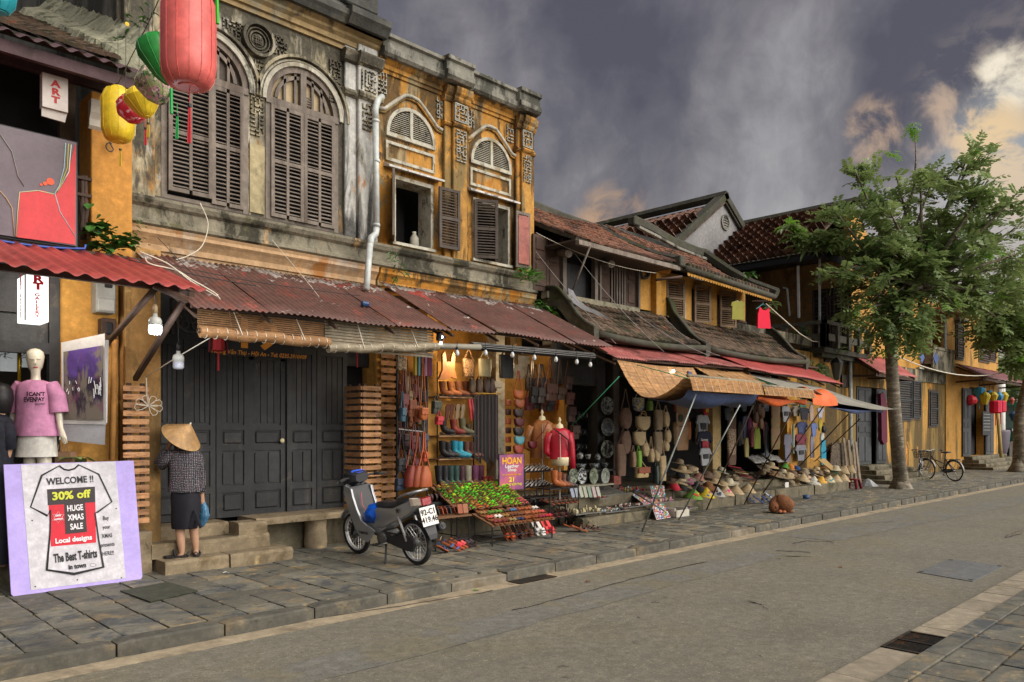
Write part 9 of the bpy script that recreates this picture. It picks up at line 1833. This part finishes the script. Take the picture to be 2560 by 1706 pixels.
for k,(py,c)in enumerate([(1040,'#6a5040'),(1075,'#74543c'),(1105,'#6f523c'),(1130,'#7a5c42')]):bag(1829,py-3,34,36,9.2,pat('embroid%d'%(k in(1,2)),c,['#b8a890']if k in(1,2)else['#5a4434'],34),['brown backpack at the top of the second bag column','brown embroidered backpack with cream squares, upper','brown embroidered backpack with cream squares, lower','plain tan bag under the embroidered backpacks'][k],6,'tote','backpacks in the second column',flap=False,d=.1)
for k,(py,lab)in enumerate([(1014,'kraft tote with a round dark emblem, top of the right tote column'),(1046,'kraft tote with green and red bottles printed'),(1072,'kraft tote with dark lettering in the right column'),(1092,'kraft tote with coloured figures, lowest right')]):bag(1939,py,42,32,9.0-.01*k,pat('kraft_fig','#8a6c4c',['#8a6c4c'],9)if k in(0,2)else pat('kraft_fig2','#8a6c4c',['#5a7a3c','#a03c34'],16),lab,0,'tote','kraft totes, right column',flap=False,d=.05)
for k,(px,py)in enumerate([(1897,1010),(1905,1018),(1890,1030),(1902,1045)]):bag(px,py,18,28,9.15,'#7c5a3c' if k%2 else '#6a4c34',['small brown pouch at the top between the columns','tan pouch right of the top one','brown pouch in the middle between the columns','tan pouch above the yellow green dress'][k],14,'round',None,flap=False)
bag(2060,1065,16,18,9.0,'#1c1c22','black small backpack on the corner hook',8,'round',None,flap=False)
Tt('clothes_rail',[onY(1845,1015,9.25),onY(2050,1008,9.25)],.014,GRM,None,'steel clothes rail across the right stall','rail')
def hat(p,label,c=STR,band=None,s=1.0,tilt=(0,0),style='fedora',group=None):
 t=Tg('sun_hat',p,label,'hat',group); xf=Matrix.Translation(p)@Matrix.Rotation(R(tilt[0]),4,'X')@Matrix.Rotation(R(tilt[1]),4,'Y')@Matrix.Scale(s,4); q=MB(); q.xf=xf
 ph=p.x*7
 prof={'fedora':[(.185,.008),(.18,.0),(.13,.004),(.092,.014),(.088,.05),(.082,.085),(.06,.105),(.03,.098),(0,.095)],'bucket':[(.15,0),(.12,.02),(.095,.045),(.085,.085),(.06,.10),(0,.102)],'cap':[(.095,0),(.095,.03),(.085,.065),(.05,.09),(0,.098)],'wide':[(.22,.0),(.2,.008),(.14,.005),(.095,.02),(.09,.07),(.07,.10),(0,.108)]}[style]
 q.Lt(prof,18,wave=lambda a,i:1+(.05 if i<3 else .012)*math.sin(a*2+ph))
 if style=='cap':q.loft([[(.08,y,.005),(.10+.09*math.cos(y*11),y,.0),(.10+.09*math.cos(y*11),y,-.006),(.08,y,-.001)]for y in(-.07,-.035,0,.035,.07)])
 q.Bd('crown',c if not isinstance(c,str)else Pt(c,.85),t,Sm=50)
 if band:q=MB(); q.xf=xf; q.Lt([(.0935,.014),(.0925,.038),(.0885,.040)],18); q.Bd('band',Pt(band,.7),t,True)
 return t
def cone_hat(p,label,c,pr=None,tilt=(0,0),s=1.0,group=None,n_=4):
 t=Tg('conical_hat',p,label,'hat',group); xf=Matrix.Translation(p)@Matrix.Rotation(R(tilt[0]),4,'X')@Matrix.Rotation(R(tilt[1]),4,'Y')@Matrix.Scale(s,4)
 q=MB(); q.xf=xf; q.Lt([(.205,-.006),(.205,.0),(.15,.052),(.10,.100),(.05,.148),(.004,.19)],26); q.Bd('cone',Pt(c,.7)if isinstance(c,str)else c,t,Sm=50)
 q=MB(); q.xf=xf
 for r_ in(.205,.16,.11,.06):q.Tu([(r_*math.cos(a),r_*math.sin(a),.19*(1-r_/.205)+.002)for a in[2*math.pi*k/22 for k in range(23)]],.0025,3)
 q.Bd('ring',Pt('#8a6a48',.7),t)
 if pr:
  rg=random.Random(int(p.x*100))
  for k in range(n_):a=R(-150+110*rg.random()); r_=rg.uniform(.09,.17); z_=.19*(1-r_/.205); q=MB(); q.xf=xf@Matrix.Translation((r_*math.cos(a),r_*math.sin(a),z_+.003))@Matrix.Rotation(a,4,'Z')@Matrix.Rotation(R(43),4,'Y'); sz=rg.uniform(.02,.045); q.Lt([(sz,0),(sz,.003),(0,.004)],7,sx=.7,sy=rg.uniform(.6,1.3)); q.Bd('painted_motif',Pt(pr[k%len(pr)],.6),t)
 return t
Y1,Y2=8.62,9.0
CN=[(1733,1246,'#6a9a3a',['#b8642c','#c8402c','#d8b83c'],'green conical hat painted with orange fish, leftmost of the row'),(1764,1243,'#c9b02c',['#c8642c','#4a6ab8','#d8d8d8'],'yellow conical hat painted with a small village'),(1790,1240,'#a8a8a4',['#2a2c38','#3c3e4c'],'white conical hat with dark ink bamboo'),(1813,1238,'#c9b08a',['#d0147c','#d8208a'],'conical hat with a big magenta flower'),(1838,1236,'#b8935c',None,'plain straw conical hat left of its twin'),(1868,1230,'#c09a6a',None,'plain pinkish straw conical hat at the pole')]
for k,(px,py,c,pr,lab)in enumerate(CN):
 p=onY(px,py,8.66); cone_hat(Vector((p.x,8.66,.37)),lab,c if pr else STR,pr,(10,0),1.0,'conical hats along the front step',n_=5)
HT=[(1655+20,1180,'wide'),(1698,1175,'wide'),(1712,1168,'fedora')]
HATS=[(1697,1152,STK,'#1c1c1c','wide','cream sun hat with black band at the back left'),(1704,1168,STR,'#3a2a20','wide','big straw sun hat below the black banded one'),(1722,1168,STK,None,'fedora','sand coloured straw hat in the left pile'),(1733,1170,STR,None,'bucket','rounded straw hat at the centre of the left pile'),(1700,1185,'#1c1c1e',None,'cap','black cap with white patch in the left pile'),(1712,1190,'#8a8270',None,'wide','grey beige floppy hat in the left pile'),(1746,1188,'#9a6a5c',None,'bucket','dusty pink woven hat in the left pile'),(1768,1183,STB,None,'bucket','brown bell shaped hat in the middle of the pile'),(1784,1184,STK,None,'bucket','khaki bell shaped hat beside the brown one'),(1802,1172,'#b8b09a','#3a6a4a','fedora','white fedora with green band on top of the pile'),(1722,1200,'#a0567c',None,'cap','pink cap at the front of the left pile'),(1737,1206,'#16161a',None,'cap','black cap with a silver badge'),(1686,1214,'#b02838',None,'cap','red cap at the left edge of the step'),(1706,1216,'#20241e',None,'cap','dark olive cap beside the red one'),(1747,1218,'#1a1a1e',None,'cap','second black cap near the yellow conical hat'),(1770,1210,'#7a5434',None,'wide','large brown felt brimmed hat in front'),(1786,1200,STR,None,'wide','cream floppy hat behind the brown felt one'),(1806,1208,STR,None,'bucket','small straw hat behind the magenta flower hat'),(1822,1200,'#c8bfa4',None,'wide','white floppy hat by the brown pole'),(1836,1192,STK,'#2a1c18','fedora','straw fedora with dark band near the fans'),(1914,1165,STK,'#1a1a1a','wide','straw hat with wide black band, back of the right pile'),(1926,1158,STR,'#1a1a1a','wide','tilted big straw hat on top of the right pile'),(1944,1182,STK,'#1a1a1a','wide','stacked khaki straw hats with dark edge'),(1952,1188,STK,'#1a1a1a','wide','straw hat tilted against the stacked khaki ones'),(1968,1185,STR,None,'fedora','pale straw hat in the middle of the right pile'),(1982,1180,STB,None,'bucket','brown hat behind the pale straw hat'),(1988,1200,STR,'#1a1a1a','wide','large straw hat with black ribbon at the right front'),(1976,1204,STK,'#1a1a1a','wide','large straw hat leaning beside the ribboned one'),(2000,1190,STR,None,'fedora','straw hat at the centre right'),(2004,1176,'#8a7a68','#4a3a30','fedora','grey brown fedora in the back row'),(2018,1192,'#c8a890',None,'bucket','pale pink hat in the right pile'),(2026,1186,'#1c1e22',None,'cap','black cap in the back of the right pile'),(2038,1180,STR,'#2a2018','fedora','neat fedora with brown band'),(2048,1190,STR,'#a04a34','fedora','straw fedora with reddish band'),(2064,1180,STR,'#1a1a1a','fedora','straw fedora with black band beside the green hat'),(2086,1186,'#2c3c2c',None,'bucket','dark green bucket hat at the right end'),(1960,1160,'#4a8a34',None,'bucket','green hat at the back of the right pile'),(1975,1162,'#c87a2c',None,'cap','orange cap at the back right'),(1990,1166,'#2a4a7c',None,'cap','blue cap among the trinkets'),(2035,1206,'#b84a4a',None,'cap','red cap before the fedoras')]
for k,(px,py,c,bd_,sty,lab)in enumerate(HATS):
 Yh=9.25-(py-1150)/70*.55; p=onY(px,py+8,Yh); zz=max(p.z,.37 if Yh<8.95 else .56); hat(Vector((p.x,Yh,zz)),lab,c,bd_,1.05,(random.uniform(8,26),random.uniform(-12,12)),sty,None)
for k,(px,py,c,pr,lab)in enumerate([(2032,1222,'#b8b4a8',['#2a2c34','#3a3c44','#2a2c34'],'large white conical hat with bold ink pattern'),(2052,1212,'#c89a34',['#b83c2c','#3c8a5a','#d8d0b0'],'conical hat painted orange and green'),(2072,1208,'#c0b28c',['#2c8a9a','#2c8a9a'],'straw conical hat with a teal flower'),(2090,1204,'#b8905c',None,'plain straw conical hat, third from the right'),(2108,1200,'#c49a6c',None,'plain straw conical hat above the red stool'),(2108,1178,'#b8925c',None,'straw conical hat behind the leaning one'),(2124,1176,'#c0946a',None,'last straw conical hat at the far right end'),(2006,1200,'#c49a70',None,'tan conical hat half buried among the hats')]):
 Yh=8.68 if py>1190 else 8.95; p=onY(px,py,Yh); cone_hat(Vector((p.x,Yh,max(p.z,.37))),lab,c if pr else STR,pr,(14 if py>1190 else 25,0),1.1 if k==0 else .95,'conical hats at the right end')
fn_=random.Random(5)
for k in range(9):p=onY(1820+k*6,1165+k*5,9.0); tag(MB().Tu([p,p+Vector((.28,-.18,-.06))],.012,5).Bd('folding_fan',Pt(['#9a1c28','#3a1c1c','#8a5a34','#c8a878','#6a1820'][k%5],.6)),['crimson folded fan','dark folded fan','brown folded fan','pale folded fan','wine folded fan'][k%5]+' in the bundle between the two hat piles','fan','folded fans in a bundle %d'%(k%5))
for k,(px,py)in enumerate([(1873,1150),(1890,1148),(1910,1143),(1930,1148)]):
 p=onY(px,py,9.3); tag(MB().sheet(lambda u,v:p+Vector(((u-.5)*.35,-.25*(1-v),-.05+.16*v+.03*math.sin(u*9+k)*math.sin(v*7))),7,5,.03).Bd('plastic_wrapped_goods',mat('clear_wrap',(.42,.42,.40),rh=.2,scale=9,bz=.8,bq=12,Ly=[('#8a8a84',14,.5,.6,1),('#a89a9c',9,.6,.66,1)]),Sm=True),['plastic wrapped cloths, leftmost of the glossy heap','plastic wrapped cloths, second of the glossy heap','plastic wrapped cloths under the tilted hats','plastic wrapped orange tinted cloths at the heap end'][k],'packet')
tray(1880,1965,1212,8.98,.4,'wooden board of sunglasses',30,['#2a2c30','#8a8a84','#5a4a44','#a89a8c'],seed=11,item='sunglasses',hs=(.01,.04))
tray(1895,1962,1190,9.2,.3,'grey tray of bracelets',26,['#4a3a3a','#8a7a7c','#6a5a4c','#3a2c30'],seed=12,item='bracelet',hs=(.01,.03))
tray(1968,2008,1229,8.6,.25,'small tray of blue white porcelain trinkets',24,['#c8ccd4','#3c5a8a','#6a8a8c','#d8dcdc'],seed=13,item='trinket',hs=(.02,.05))
for k in range(9):p=Z_(1890+k*7,1258-(k%3)*6,.15); Sd(p+Vector((0,.15,.06+.02*(k%3))),-60-k*4,['#2a3c78','#d0d0d4','#1c1e28','#3c5a9a'][k%4],['#3c4a7c','#b8bcc4','#1a1c24'][k%3],-35,['navy rubber flip flop','white rubber flip flop','black rubber flip flop','blue rubber flip flop'][k%4]+' in the heap behind the dog',['navy','white','black','blue'][k%4]+' flip flops behind the dog',style='strap',s=1.15)
tag(Bx('price_card',1963,1972,1206,1222,8.6,.01,WHITE,c=.001),'small white card standing on the porcelain tray','card')
cc_=Tg('paper_cup',Z_(2015,1247,.12),'small blue and white tub on the pavement by the step','tub'); MB().Lt([(.07,0),(.08,.09),(.07,.09),(.06,.01)],12,tuple(Z_(2015,1247,.12))).Bd('tub',Pt('#3c5680',.5),cc_,True)
so=Tg('plastic_stool',Z_(2128,1222,.12),'dark red plastic stool at the end of the terrace','stool'); p=Z_(2132,1222,.12); RS=Pt('#6c1020',.35)
MB().Cb(p.x-.15,p.x+.15,p.y-.15,p.y+.15,.36,.40,.02).Bd('seat',RS,so)
for sx_ in(-1,1):
 for sy_ in(-1,1):MB().loft([[(p.x+sx_*a-.03,p.y+sy_*a-.03,z_),(p.x+sx_*a+.03,p.y+sy_*a-.03,z_),(p.x+sx_*a+.03,p.y+sy_*a+.03,z_),(p.x+sx_*a-.03,p.y+sy_*a+.03,z_)]for a,z_ in((.17,.12),(.12,.36))]).Bd('leg',RS,so)
for k,(a,b_,w_)in enumerate([((2122,1200),(2110,1095),8),((2132,1205),(2122,1100),9),((2142,1208),(2133,1098),9),((2152,1210),(2140,1105),8)]):
 p0,p1=onY(*a,8.9),onY(*b_,9.45); m=Vector((.07,0,0)); q=MB(); q.loft([[p0-m,p0+m,p0+m+Vector((0,.03,0)),p0-m+Vector((0,.03,0))],[p1-m,p1+m,p1+m+Vector((0,.03,0)),p1-m+Vector((0,.03,0))]]); tag(q.Bd('wood_board',mat('grey_plank',(.22,.17,.12),scale=5,rv=.12,Ly=[('#5a4a3a',4,.5,.66,.2)])),['leftmost grey plank of the four leaning on the yellow wall','second leaning grey plank from the left','third leaning grey plank from the left','rightmost leaning grey plank beside the stool'][k],'plank','planks leaning on the yellow wall')
quadq=quadY([(2080,1108),(2108,1108),(2110,1170),(2076,1165)],[9.5,9.5,9.2,9.2],.03).Bd('carved_panel',pat('carved','#5a4830',['#1c1812'],14)); tag(quadq,'framed dark patterned panel leaning on the yellow wall','panel')
o=cloth('blue_board',[(2044,1150),(2060,1146),(2096,1180),(2090,1186)],9.0,.02,Pt('#a88c5c',.8),'tan cardboard strip slanting beside the hats','cardboard')
tag(MB().Lt([(0,.22),(.10,.17),(.24,.05),(.30,.0)],8,tuple(Z_(2170,1215,.12))).Bd('folded_umbrella',mat('grey_clear',(.3,.31,.32),rh=.3),Sm=False),'grey collapsed umbrella on the pavement by the tree','umbrella')
rg=random.Random(77)
for k,(px,py)in enumerate([(1190,1477),(1470,1455),(1195,1370),(565,1433),(700,1500),(885,1395),(2100,1420)]):p=Z_(px,py,.006 if py>1440 else .13); tag(MB().sheet(lambda u,v:p+Vector(((u-.5)*.07,(v-.5)*.04*(1-abs(u-.5)),.008+.01*math.sin(u*4))),4,3,.002).Bd('fallen_leaf' if k!=3 else 'paper_scrap',LEAFY if k==0 else(WHITE if k==3 else Pt('#7a4a28',.8))),['green fallen leaf on the road below the kerb','brown fallen leaf by the gutter grate','dry leaf on the pavement beyond the scooter wheel','white paper scrap on the pavement by the steps','dry leaf on the pavement in the foreground','dry leaf under the scooter','dry leaf on the road near the cover plate'][k],'leaf' if k!=3 else 'litter')
mtp=[Z_(300,1478,.13),Z_(375,1505,.13),Z_(495,1478,.13),Z_(420,1456,.13)]
b=MB(); b.Pm([tuple(v.xy)for v in mtp],.126,.136,'z'); tag(b.Bd('door_mat',mat('green_mat',(.05,.055,.035),scale=6,bz=.8,bq=80,Ly=[('#6c6a50',8,.6,.7,1)])),'worn dark green mat on the pavement beside the lilac board','mat')
cn={'#7a3a24':'reddish brown','#241a1a':'near black','#9a5a34':'tan','#5a2430':'plum','#3a3a42':'charcoal','#8a7a5c':'sand','#4a2c20':'dark chestnut','#6a5c4a':'taupe','#2c4048':'petrol blue','#a8906a':'straw'}
ck=list(cn); rg=random.Random(31)
for k in range(22):
 px,py=1001+(k%6)*11.5,960+(k//6)*62+(k%3)*9; c=ck[(k*7)%9]
 bag(px,py,rg.uniform(12,18),rg.uniform(26,38),9.42,c,f'{cn[c]} bag at the back of the left rack, {["leftmost", "second", "third", "fourth", "fifth", "rightmost"][k % 6]} of the {["top", "upper", "lower", "bottom"][k // 6]} tier',26,['box','tote','pouch'][k%3])
for k in range(12):
 px,py=1322+(k%6)*17,945+(k//6)*48; c=ck[(k*5+1)%7]
 bag(px,py,rg.uniform(18,26),rg.uniform(28,38),9.6,c,f'{cn[c]} bag hanging behind the messenger bags, {["first", "second", "third", "fourth", "fifth", "last"][k % 6]} of the {["upper", "lower"][k // 6]} row',34,'box')
od=['first','second','third','fourth','fifth','sixth','seventh','eighth','ninth','tenth','eleventh','twelfth','last']
for k in range(26):
 px,py=1690+(k%13)*28,985+(k//13)*70; c=ck[(k*3)%10]; lab=f'{cn[c]} {"cloth" if k % 2 else "woven bag"} at the stall back, {od[k % 13]} along the {["upper", "lower"][k // 13]} row'
 if 1778<px<1808:continue
 if k%2:Ts(px,py,16,56,9.7,c,lab,name='hanging_garment',kind='clothing')
 else:bag(px,py,26,44,9.7,c,lab,16,'tote')
for k in range(30):
 u=k/29; px=1672+u*180+rg.uniform(-4,4)if k<15 else 1900+(u-.5)*380+rg.uniform(-4,4); r_=['back','middle','front'][k%3]; Yh=[9.35,9.12,8.95][k%3]; p=onY(px,1190,Yh); c=[STR,STK,STB,'#b8ae94','#8a6a4a'][(k*2)%5]; nmz=['cream straw','khaki straw','brown straw','off white','brown felt'][(k*2)%5]
 hat(Vector((p.x,Yh,.57+.08*(k%2))),f'{nmz} hat in the {r_} of the {"left" if k < 15 else "right"} hat pile, {["first", "second", "third", "fourth", "fifth"][(k % 15) // 3]} along',c,'#1a1a1a' if k%4==0 else None,1.05,(rg.uniform(5,25),rg.uniform(-14,14)),['wide','fedora','bucket'][k%3])
